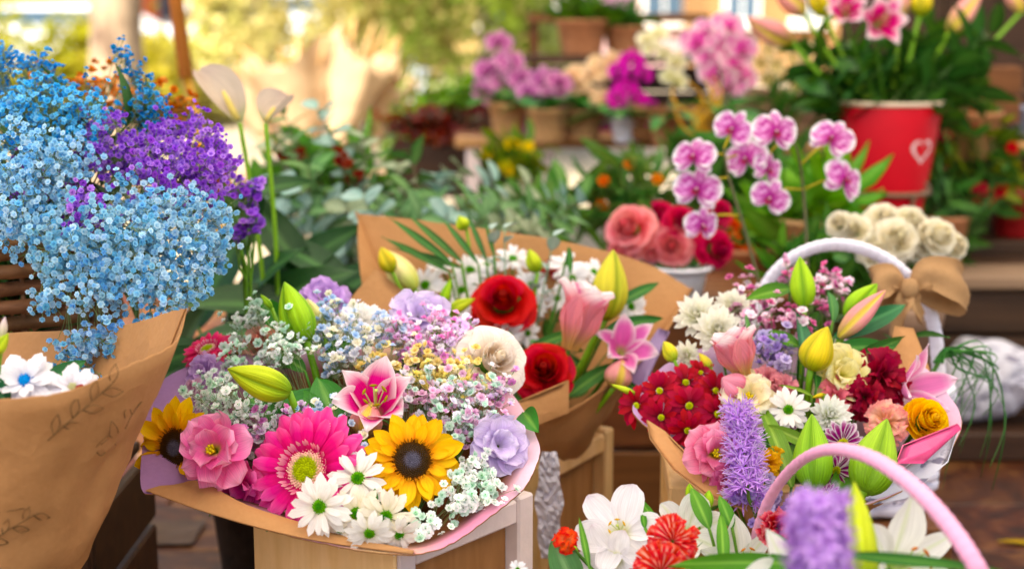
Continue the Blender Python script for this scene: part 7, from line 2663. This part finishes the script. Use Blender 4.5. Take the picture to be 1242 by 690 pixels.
ribbon('loop', [(1106, 350, 1.86), (1125, 330, 1.855), (1160, 338, 1.85), (1172, 352, 1.87), (1158, 362, 1.89), (1128, 360, 1.88), (1106, 352, 1.865)], [16, 40, 56, 58, 50, 34, 14], seed=1)
ribbon('loop', [(1100, 350, 1.86), (1084, 335, 1.855), (1064, 343, 1.85), (1058, 356, 1.87), (1070, 364, 1.89), (1088, 358, 1.88), (1102, 352, 1.865)], [16, 34, 46, 48, 44, 30, 14], seed=4)
ribbon('tail', [(1102, 352, 1.855), (1096, 372, 1.85), (1090, 392, 1.855), (1086, 408, 1.86)], [14, 26, 34, 40], seed=7)
ribbon('tail', [(1104, 352, 1.855), (1110, 370, 1.85), (1118, 386, 1.86)], [14, 24, 30], seed=9)
mb = MB()
kk = at(1103, 350, 1.852)
lathe(mb, [(.001, -.014), (.008, -.012), (.0115, -.004), (.0118, .004), (.008, .012), (.001, .014)], 14, M=Matrix.Translation(kk))
mb.build('knot', M_BURLAP, bw, world=True)

# white printed sheet bundle at the right edge and the grassy blades before it
pb = at(1200, 470, 2.93)
bun = thing('printed_paper_bundle', 'bundle of speckled white printed paper lying on the dark step at the right edge', 'paper bundle', pb)
mb = MB()
out2 = [(1146, 432), (1158, 422), (1180, 410), (1215, 414), (1248, 424), (1295, 440), (1300, 480), (1240, 490), (1226, 504), (1190, 508), (1160, 512), (1140, 498), (1136, 462)]
cl2 = catmull([at(x, y, 2.93) for x, y in out2], 4, closed=True)
cen = sum(cl2, Vector()) / len(cl2)
n = len(cl2)
rings = []
for q, (f, off) in enumerate(((.9, .05), (1.0, .03), (1.0, .0), (.96, -.02), (.8, -.045), (.5, -.06), (.2, -.066))):
    rings.append([cen.lerp(p, f) + FWD * off + UPV * .004 * math.sin(k * .9 + q * 1.7) - FWD * .006 * math.sin(k * .6 + q) for k, p in enumerate(cl2)])
vs = [p - pb for rr_ in rings for p in rr_] + [cen - FWD * .067 - pb, cen + FWD * .052 - pb]
fs = [(a * n + k, a * n + (k + 1) % n, (a + 1) * n + (k + 1) % n, (a + 1) * n + k) for a in range(6) for k in range(n)]
fs += [(6 * n + k, 6 * n + (k + 1) % n, 7 * n) for k in range(n)] + [((k + 1) % n, k, 7 * n + 1) for k in range(n)]
mb.add(vs, fs)
mb.build('paper', M_PRINTED, bun)
lowz = min(p.z for p in cl2)
bs_ = thing('low_pedestal', 'low dark board on the floor under the printed paper bundle', 'ledge', (0, 0, 0))
plank(bs_, (pb.x - .12, pb.y - .09, 0.003), (pb.x + .40, pb.y + .06, lowz - .002), M_DARK, 'ledge_block')
gp = thing('grass_tuft', 'tuft of arching grass blades drooping at the right of the mixed bouquet', 'ornamental grass', at(1138, 440, 1.80))
g0 = Vector(gp.location)
rq = random.Random(29)
for k in range(18):
    ex, ey = rq.uniform(1130, 1210), rq.uniform(460, 600)
    if k < 4:
        ex, ey = rq.uniform(1100, 1150), rq.uniform(545, 600)
    top_ = at(rq.uniform(1150, 1212), rq.uniform(416, 455), 1.82 + rq.uniform(-.03, .03))
    mb = MB()
    pts = catmull([g0 + Vector((rq.uniform(-.006, .006), 0, 0)), at(1150, 428 + rq.uniform(-6, 6), 1.81), top_, at(ex + rq.uniform(0, 25), (ey + 440) / 2, 1.80), at(ex, ey, 1.80 + rq.uniform(-.04, .04))], 5)
    tube(mb, pts, lambda t: .0024 * (1 - .75 * t), 5, c(rq.choice(('#2f6a2a', '#3f7d33', '#4f8a3a'))), flat=.35)
    mb.build('blade', M_LEAF, gp, world=True)
mb = MB()
tube(mb, [g0, g0 + Vector((-.05, .05, -.15)), g0 + Vector((-.1, .08, -.3))], .003, 6, c('#3f6a2a'))
mb.build('stem', M_STEM, gp, world=True)
yl = thing('yellow_petal', 'long fallen yellow petal on the stone floor at the lower right', 'fallen petal', at_z(1210, 656, .004))
pm = petal_mb(L=.13, W=.022, prof=P_LANCE, nu=8, nv=4, bend=.15, cup=.3, colf=lambda t, s_: mix(c('#b08a10'), c('#c9a018'), t))
o = MB().merge(pm, Matrix.Rotation(-.15, 4, 'Z')).build('petal', M_PETAL, yl)

# ---------------- front basket with the pink handle
def dF(px, py): return 1.32 - (py - 600) * .0008


FBC = at(960, 700, 1.20)
FBASE = Vector((FBC.x + .01, FBC.y + .08, .0))
fb_ = basket('pink handled white basket of lilies and carnations at the front right', Vector((FBASE.x, FBASE.y, .15)), .16, .15, .13, M_HANDLE_W, rings=7, stakes=26)
stn = thing('front_stand', 'low wooden box carrying the front basket, mostly below the picture', 'box stand', (0, 0, 0))
for k in range(5):
    plank(stn, (FBASE.x - .17, FBASE.y - .15 + k * .061, .13), (FBASE.x + .17, FBASE.y - .15 + k * .061 + .057, .148), M_BROWN)
for sx in (-1, 1):
    plank(stn, (FBASE.x + sx * .15 - .012, FBASE.y - .14, .002), (FBASE.x + sx * .15 + .012, FBASE.y + .14, .128), M_BROWN, 'leg')
hpts = catmull([at(900, 800, 1.40), at(905, 720, 1.38), at(914, 664, 1.38), at(934, 604, 1.34), at(966, 563, 1.28), at(1004, 545, 1.22), at(1050, 552, 1.15), at(1100, 583, 1.09), at(1146, 630, 1.04), at(1186, 690, 1.01), at(1215, 760, 1.02), at(1225, 840, 1.04)], 8)
mb = MB()
hpts = catmull(hpts, 5)
tube(mb, hpts, lambda t: .0064 * (1 + .13 * ((t * 60) % 1.0)), 14, flat=.7)
mb.build('handle', M_HANDLE_P, fb_, world=True)
SF = Vector((FBASE.x, FBASE.y, .25))


def f(fn, px, py, size, tx, ty, spin, label, d=None, **kw):
    return fn(px, py, d if d else dF(px, py), size, tx, ty, spin, label, SF, **kw)


ALST = lambda t, s_: mix(mix(c('#dfe0a0'), c('#fbf8fa'), sstep(0, .3, t)), c('#f2d8e4'), .4 * sstep(.85, 1, t))
f(lily, 750, 642, 90, -.25, .42, .3, 'white alstroemeria with yellow stamens and freckles at the lower middle', 1.34, colf=ALST, key='alstro', tilt=.62, bend=.5, prof=P_ROUND, W=(.36, .44), anther='#c8a030', name='alstroemeria', cat='alstroemeria')
f(lily, 738, 682, 80, -.6, -.1, 1.2, 'second white alstroemeria facing down left at the lower edge', 1.33, colf=ALST, key='alstro', tilt=.62, bend=.5, prof=P_ROUND, W=(.36, .44), stamens=False, name='alstroemeria', cat='alstroemeria')
f(lily, 838, 640, 80, .15, .55, .2, 'broad white lily behind the red and white carnation', 1.36, colf=WHITE_COL, key='whiteround', tilt=.8, bend=.6, prof=P_ROUND, W=(.36, .46), stamens=False)
f(lily, 905, 680, 104, .2, .6, .75, 'white lily with pointed petals left of the pink handle foot', 1.33, colf=WHITE_COL, key='whitelily', tilt=.85, bend=.4, W=(.24, .32), anther='#b8702a')
f(lily, 1104, 684, 150, .35, .35, .35, 'large white lily with green midribs inside the pink handle', 1.17, colf=WHITE_COL, key='whitelily', tilt=.8, bend=.75, W=(.26, .34), anther='#b8702a')
f(lily, 965, 694, 120, -.1, .6, .1, 'white lily mostly hidden behind the purple fuzzy blooms', 1.14, colf=WHITE_COL, key='whitelily', tilt=.8, bend=.7, W=(.26, .34), stamens=False)
f(carnation, 816, 656, 68, .05, .35, .2, 'red and pale salmon carnation in front of the broad white lily', 1.27, cols=('#fbccb8', '#dc2c2e'), key='redsalmon', edge='#ec6a60', W=.19, ruf=.06, more=1.5)
f(carnation, 802, 692, 74, -.1, .0, .9, 'red and pale salmon carnation at the bottom edge', 1.25, cols=('#fbccb8', '#dc2c2e'), key='redsalmon', edge='#ec6a60', W=.19, ruf=.06, more=1.5)
f(carnation, 942, 640, 50, .1, .5, .4, 'crimson red carnation inside the pink handle behind the fuzzy purple blooms', 1.32, cols=('#8a1020', '#c02034'), key='redinside', edge='#e88a90')
f(carnation, 686, 655, 34, -.4, .6, .2, 'orange red carnation bud with a green calyx at the lower middle', 1.33, cols=('#f6a070', '#ee5a44'), key='budcarn', edge='#e03a34')
f(daisy, 628, 690, 26, -.5, .3, .2, 'small white daisy at the bottom edge below the sunflower crate', 1.30, key='daisy_white')
spike('fuzzy purple statice blooms close to the lens at the bottom', 1003, 745, 988, 604, .90, .92, 100, SF, ('#c08ae0', '#e6c4fa', '#c88ae0'), n=95, name='statice', thin=.16, npet=9, fl_scale=.46, r_top=.95, key='statice_front')
lily_bud(1052, 720, 1036, 584, 1.06, 1.10, 42, 'tall pale green lily bud beside the fuzzy purple blooms', SF, LIME_BUD, 'limebud_f', power=.8)
leaf_between('', 990, 684, 806, 684, 1.14, 1.20, 22, MIDGREEN, label='long narrow leaf arching across the bottom in front of the carnation', key='front_leaf_a', sway=.0, bend=.9, stem=SF)
leaf_between('', 1020, 672, 1225, 692, 1.05, 1.02, 15, DARKGREEN, label='long dark leaf crossing the large white lily at the bottom', key='front_leaf_b', bend=.3, stem=SF)
leaf_between('', 700, 720, 672, 655, 1.33, 1.33, 38, EUC2, label='rounded grey green leaf at the bottom left of the white alstroemeria', key='front_leaf_c', prof=P_OVAL, stem=SF)
for (a_, b2, c2, d2, w_, lab) in ((715, 690, 702, 626, 9, 'thin green leaf upright left of the white alstroemeria'), (800, 640, 772, 600, 10, 'thin green leaf between alstroemeria and white lily'), (782, 640, 779, 618, 8, 'short thin leaf beside the alstroemeria'), (860, 640, 838, 590, 14, 'dark stem leaf left of the knobbly green buds'), (888, 640, 872, 600, 20, 'dark green leaf behind the white pointed lily'),
                                  (878, 690, 874, 620, 7, 'thin upright green stalk in front of the white pointed lily'), (1055, 650, 1010, 640, 16, 'green leaf between the pale bud and the purple blooms'), (760, 720, 790, 672, 22, 'dark leaf under the lower red carnation')):
    leaf_between('', a_, b2, c2, d2, dF(a_, b2) + .05, dF(c2, d2) + .04, w_, MIDGREEN if w_ < 11 else DARKGREEN, label=lab, key='front_small_%d' % (w_ % 3), stem=SF)
for (a_, b2, c2, d2, w_, lab) in ((838, 612, 836, 586, 11, 'knobbly green bud, left of two above the broad white lily'), (858, 622, 860, 594, 13, 'knobbly green bud, right of two above the broad white lily'), (700, 676, 690, 660, 14, 'green calyx under the orange red bud')):
    lily_bud(a_, b2, c2, d2, 1.38, 1.38, w_, lab, SF, GREEN_BUD, 'knob_%d' % w_, name='green_bud', cat='flower bud', power=1.2)
rq = random.Random(91)
for k in range(10):
    px, py = rq.uniform(790, 1100), rq.uniform(672, 715)
    sprig('filler_leaves', 'dark green filler leaves low in the front basket', 'leafy stem', SF, at(px, py, 1.28 + rq.uniform(-.04, .06)), 7, .05, .018, DARKGREEN, 'filler_dark', 'filler greens in the front basket', rg=rq, tilt=.9)

# ---------------- left kraft cone with its white flowers
LN = at(-75, 800, 1.34) + Vector((0, .02, -.12))
rim_l = [(224, 375, 1.33), (226, 379, 1.33), (215, 412, 1.29), (185, 430, 1.245), (140, 450, 1.205), (95, 470, 1.18), (50, 480, 1.165), (0, 484, 1.16), (-70, 490, 1.17), (-170, 480, 1.24), (-190, 440, 1.38), (-120, 415, 1.47), (-20, 405, 1.51), (80, 400, 1.50), (160, 392, 1.44), (200, 380, 1.38)]
wrap_l, rowsl, angl, neckl = paper_wrap('plain kraft paper cone with faint leaf drawings at the left edge', rim_l, LN, .035, seed=12, folds=.03, nfold=5, bulge=.0, sub=7)
M_INK = plain('brown_ink', c('#6a5030'), .8, .1, 0, 60, .1)


def on_cone(px, py):
    """The point of the left cone's outer sheet that a pixel of the drawing falls on."""
    best, bd_ = None, 1e9
    o = CPOS
    v = (at(px, py, 1.0) - o).normalized()
    for row in rowsl[:24]:
        for q in row:
            w = q - o
            dist = (w - v * w.dot(v)).length + .12 * max(0, w.dot(v) - 1.15)
            if dist < bd_:
                best, bd_ = q, dist
    dpt = (best - o).dot(v)
    return o + v * (dpt - .0045)


def ink(lines, r0=.0005):
    mb = MB()
    for ln in lines:
        pts = [on_cone(x, y) for x, y in ln]
        tube(mb, catmull(pts, 4), r0, 4, flat=.5)
    return mb.build('printed_drawing', M_INK, wrap_l, world=True)


def branch(x0, y0, x1, y1, nleaf, ll, side=1):
    out = [[(x0, y0), ((x0 + x1) / 2 + 3, (y0 + y1) / 2 - 3), (x1, y1)]]
    dx, dy = (x1 - x0), (y1 - y0)
    L = math.hypot(dx, dy)
    dx, dy = dx / L, dy / L
    for k in range(nleaf):
        t = (k + .6) / nleaf
        bx_, by_ = x0 + (x1 - x0) * t, y0 + (y1 - y0) * t
        sg = side if k % 2 else -side
        ex, ey = bx_ + (dx * .8 - dy * .6 * sg) * ll, by_ + (dy * .8 + dx * .6 * sg) * ll
        mx, my = (bx_ + ex) / 2, (by_ + ey) / 2
        nx, ny = -(ey - by_) * .2, (ex - bx_) * .2
        out.append([(bx_, by_), (mx + nx, my + ny), (ex, ey)])
        out.append([(bx_, by_), (mx - nx, my - ny), (ex, ey)])
    return out


ink(branch(58, 534, 140, 462, 7, 26))
ink(branch(-30, 668, 46, 622, 6, 20) + [[(-10, 622), (12, 619), (30, 616)]])
ink([[(115, 545), (122, 552), (128, 548)], [(115, 545), (121, 537), (132, 528), (137, 534), (141, 540)], [(121, 541), (126, 536), (131, 533)], [(133, 527), (134, 515), (136, 511), (143, 521), (141, 533), (134, 529)], [(152, 520), (160, 503), (172, 487), (180, 482)], [(153, 514), (151, 500), (156, 493), (160, 503)]])
SL = LN + Vector((0, 0, .06))
WL = dict(cols=('#f0eef6', '#fdfcff', '#e0dce8'), key='daisy_l', n=(16, 14, 9), W=.17)
for (px, py, s_, tx, ty, dsc, lab) in ((30, 462, 92, .1, .75, ('#1a7ac8', '#2a90d8'), 'white flower with a blue dyed eye in the left kraft cone'), (88, 470, 66, .2, .7, ('#c8c8a0', '#b0b080'), 'white flower right of the blue eyed one in the left kraft cone'), (-6, 478, 60, -.2, .8, ('#c8c8a0', '#b0b080'), 'white flower cut by the left edge over the kraft cone'), (50, 482, 54, .0, .5, ('#c8c8a0', '#b0b080'), 'white flower low at the paper edge of the left kraft cone')):
    k = dict(WL)
    k['key'] = 'daisy_l' + dsc[0][1:]
    daisy(px, py, 1.25, s_, tx, ty, px * .1, lab, SL, disc=dsc, **k)
carnation(100, 476, 1.24, 24, .3, .6, 0, 'small dark red bloom among the white flowers of the left cone', SL, ('#7a0a20', '#a81430'), 'smallred')
leaf_between('', 40, 478, 104, 436, 1.32, 1.36, 26, ('#1f5a34', '#2a6e3c', '#5a9a60'), label='dark green leaf behind the white flowers in the left cone', key='leaf_l1', stem=SL)
leaf_between('', 10, 490, -20, 450, 1.24, 1.24, 26, ('#1f5a34', '#2a6e3c', '#5a9a60'), label='dark leaf at the left edge beside the white flowers', key='leaf_l2', stem=SL)
lily_bud(-6, 432, 10, 404, 1.22, 1.22, 16, 'lime green bud at the left picture edge', SL, LIME_BUD, 'limebud_l')
lily_bud(2, 410, 6, 384, 1.23, 1.23, 10, 'pale pink and white bud tip at the left picture edge', SL, lambda t, g, a: mix(c('#d8d8a0'), c('#f4dce4'), t), 'pinktip_l')
lily_bud(-30, 470, -4, 436, 1.22, 1.22, 14, 'second lime green bud mostly outside the left edge', SL, LIME_BUD, 'limebud_l2')
for k in range(6):
    sprig('filler_leaves', 'dark green leaves down inside the left kraft cone', 'leafy stem', SL, at(rq.uniform(-60, 110), rq.uniform(470, 500), 1.31 + rq.uniform(-.03, .05)), 7, .05, .02, DARKGREEN, 'filler_dark', 'filler greens in the left cone', rg=rq, tilt=.9)

# ---------------- the blue and purple baby's breath in a wicker basket at the left
BKC = at(-20, 400, 1.72)
wkb = basket('brown wicker basket under the mass of blue florets', Vector((BKC.x, BKC.y, .32)), .16, .15, .30, M_WICKER, rings=15, stakes=20)
wks = thing('basket_crate', 'dark wooden crate under the brown wicker basket', 'crate', (0, 0, 0))
for k in range(3):
    plank(wks, (BKC.x - .16, BKC.y - .15, .01 + k * .10), (BKC.x + .16, BKC.y - .135, .10 + k * .10), M_DARK, 'slat')
    plank(wks, (BKC.x + .145, BKC.y - .13, .01 + k * .10), (BKC.x + .16, BKC.y + .15, .10 + k * .10), M_DARK, 'slat')
plank(wks, (BKC.x - .16, BKC.y - .13, .30), (BKC.x + .143, BKC.y + .15, .316), M_DARK, 'top_board')
SB = Vector((BKC.x, BKC.y, .58))
F_BLUE = floret_set('blue_floret', [('#2a86c8', '#5cb2e4'), ('#3a96d4', '#7ac8f0'), ('#4aa8de', '#98d8f4'), ('#1f70b8', '#4a9cda')], '#bcd8f0')
F_BLUED = floret_set('deep_blue_floret', [('#1f68b4', '#3f92d4'), ('#2a78c2', '#54a6e0'), ('#3a8ed0', '#6abcea')])
F_BLUEL = floret_set('light_blue_floret', [('#5aaadc', '#a8daf4'), ('#74bce8', '#cce8f8'), ('#4698d4', '#86c6ee'), ('#68b4e0', '#b4dcf2')], '#d8ecf8')
F_PURP = floret_set('purple_floret', [('#8444c8', '#b278e8'), ('#944ed0', '#cc9af2'), ('#7030ae', '#a060d8')])
F_ORNG = floret_set('orange_floret', [('#b05a1a', '#d88a3a'), ('#c86e20', '#e8a860'), ('#9a4a1c', '#c07038')])
F_BRN = F_ORNG
BL = dict(size=.0069, spread=.0115, clump=7, stem_r=.0005, n_obj=110)
blue = ((("deep blue baby's breath at the top left corner of the mass", [(30, 100, 1.72, 44), (75, 115, 1.70, 40), (5, 110, 1.70, 38), (40, 130, 1.72, 40), (0, 85, 1.72, 24)], 180, F_BLUED)),
        ("deep blue baby's breath sprig standing up against the tree trunk", [(137, 78, 1.72, 15), (155, 92, 1.72, 17), (172, 105, 1.72, 14)], 30, F_BLUED),
        ("blue baby's breath right of the top, over the purple ones", [(165, 130, 1.68, 30), (180, 150, 1.66, 26), (125, 140, 1.68, 26)], 84, F_BLUED),
        ("blue baby's breath in the upper middle of the mass", [(50, 140, 1.62, 46), (95, 150, 1.62, 40), (20, 160, 1.60, 40)], 210, F_BLUE),
        ("pale blue baby's breath at the left edge of the mass", [(20, 200, 1.52, 48), (0, 240, 1.50, 44), (60, 215, 1.53, 40), (30, 270, 1.50, 44)], 240, F_BLUEL),
        ("blue baby's breath in the centre around the dark purple gap", [(85, 195, 1.57, 30), (65, 250, 1.52, 30), (140, 255, 1.54, 20)], 90, F_BLUEL),
        ("light blue baby's breath in the lower middle of the mass", [(110, 300, 1.48, 46), (150, 290, 1.48, 46), (70, 300, 1.48, 36)], 230, F_BLUEL),
        ("light blue baby's breath at the right end of the mass", [(200, 270, 1.50, 42), (245, 270, 1.52, 36), (262, 295, 1.52, 26), (220, 305, 1.49, 40)], 220, F_BLUEL),
        ("light blue baby's breath along the lower edge of the mass", [(150, 345, 1.46, 34), (190, 350, 1.46, 34), (220, 340, 1.48, 32), (110, 345, 1.46, 30), (65, 352, 1.46, 24)], 210, F_BLUEL),
        ("light blue baby's breath hanging lowest, over the wicker", [(100, 412, 1.46, 22), (130, 405, 1.46, 20), (78, 425, 1.46, 16), (135, 448, 1.46, 14), (110, 445, 1.45, 10)], 74, F_BLUEL),
        ("light blue sprig over the purple florets in the middle", [(185, 240, 1.53, 20), (215, 245, 1.54, 20), (150, 215, 1.54, 14)], 36, F_BLUEL))
for i, (lab, bl, n_, fl) in enumerate(blue):
    spray(lab, SB + Vector((.12, 0, .06)), bl, int(n_ * 3.0), fl=fl, seed=100 + i, group="blue baby's breath in the wicker basket", **BL)
PU = dict(BL)
PU['size'] = .0072
for i, (lab, bl, n_) in enumerate((("purple baby's breath in the middle above the blue ones", [(150, 180, 1.60, 42), (190, 190, 1.58, 38), (120, 165, 1.64, 32), (175, 225, 1.56, 34)], 190),
                                   ("purple baby's breath at the right shoulder of the mass", [(215, 160, 1.66, 28), (240, 185, 1.62, 32), (225, 215, 1.58, 36), (255, 220, 1.60, 26)], 200),
                                   ("dark purple baby's breath deep between the blue sprays", [(108, 258, 1.50, 26), (130, 275, 1.54, 26), (235, 255, 1.56, 30), (90, 240, 1.62, 26), (90, 185, 1.66, 34), (40, 220, 1.62, 34)], 200))):
    spray(lab, SB + Vector((.14, .04, .04)), bl, int(n_ * 2.8), fl=F_PURP, seed=140 + i, group="purple baby's breath in the wicker basket", **PU)
for i, (lab, bl, n_) in enumerate((("purple statice flowers right beside the blue mass", [(290, 240, 1.78, 18), (300, 265, 1.78, 20), (286, 290, 1.78, 14), (312, 245, 1.78, 12)], 90), ("purple statice at the far right of the mass, higher one", [(262, 190, 1.76, 20), (270, 205, 1.76, 18)], 50))):
    spray(lab, at(300, 400, 1.82), bl, n_, fl=F_PURP, seed=150 + i, size=.0115, spread=.009, name='statice_sprig', cat='statice', stemcol='#6f9a3a', stem_r=.0012)
spray("dried orange brown baby's breath behind the blue and purple ones", SB + Vector((.12, .16, .05)), [(120, 110, 1.95, 34), (150, 120, 1.95, 30), (185, 130, 1.95, 30), (205, 150, 1.95, 26), (225, 145, 1.95, 22), (100, 130, 1.95, 26), (60, 105, 1.95, 22)], 260, size=.011, fl=F_ORNG, seed=160, n_obj=120, spread=.013)
spray("orange brown dried florets showing through the purple ones", SB + Vector((.14, .1, .05)), [(245, 205, 1.74, 22), (230, 225, 1.72, 18)], 40, size=.010, fl=F_ORNG, seed=161)
for (a_, b2, c2, d2, w_, lab) in ((60, 470, 210, 395, 50, 'broad dark green leaf under the blue florets'), (120, 470, 250, 420, 44, 'broad dark leaf behind the tip of the left kraft cone'), (20, 440, 110, 380, 40, 'dark leaf between the wicker and the blue florets')):
    leaf_between('', a_, b2, c2, d2, 1.62, 1.66, w_, ('#173d17', '#24521f', '#4f7f3f'), label=lab, key='dark_broad', bend=.6, stem=SB)
rq = random.Random(101)
for k in range(26):
    sprig('filler_leaves', 'dark green leaves added to darken the gaps in the mass of blue florets', 'leafy stem', SB, at(rq.uniform(0, 225), rq.uniform(130, 350), 1.66 + rq.uniform(0, .08)), 10, .085, .032, ('#1c3f1c', '#2a5424', '#4f7a3f'), 'filler_deep', 'filler greens in the blue mass', rg=rq, tilt=.9)  # dark leaves added behind the sprays so bright gaps turn dark

# a scatter of fallen bits on the floor
for i, (px, py, lab) in enumerate(((125, 608, 'fallen pale petal on the dark floor, nearest the left cone'), (150, 660, 'fallen pale petal on the dark floor, lowest'), (205, 642, 'fallen pale petal on the dark floor beside the crate'), (150, 618, 'fallen dark pink petal on the floor'))):
    ft = thing('fallen_petal', lab, 'fallen petal', at_z(px, py, .004))
    pm = petal_mb(L=.014, W=.011, prof=P_OVAL, nu=5, nv=4, bend=.6, cup=.4, colf=lambda t, s_: c('#c8c4cc') if i < 3 else c('#8a2050'))
    MB().merge(pm, Matrix.Rotation(i * 1.3, 4, 'Z')).build('petal', M_PETAL, ft)
fp = thing('crumpled_paper', 'crumpled brown paper lying on the floor between the cone and the crate', 'crumpled paper', at_z(150, 648, .002))
mb = MB()
vs, fs = [], []
rq = random.Random(4)
for i in range(13):
    for j in range(9):
        x, y = (i / 12 - .5) * .26, (j / 8 - .5) * .12
        vs.append((x, y, .004 + .018 * max(0, math.sin(i * .9 + j * .4)) * (1 - abs(i / 6 - 1)) * (1 - (j / 4 - 1) ** 2) + .004 * rq.random()))
for i in range(12):
    for j in range(8):
        q = i * 9 + j
        fs.append((q, q + 9, q + 10, q + 1))
mb.add(vs, fs)
mb.add([(a, b, d - .0015) for a, b, d in vs], [f_[::-1] for f_ in fs])
mb.build('paper', M_DARK, fp)

for o in scene.objects:
    if 'mat' in o:
        del o['mat']
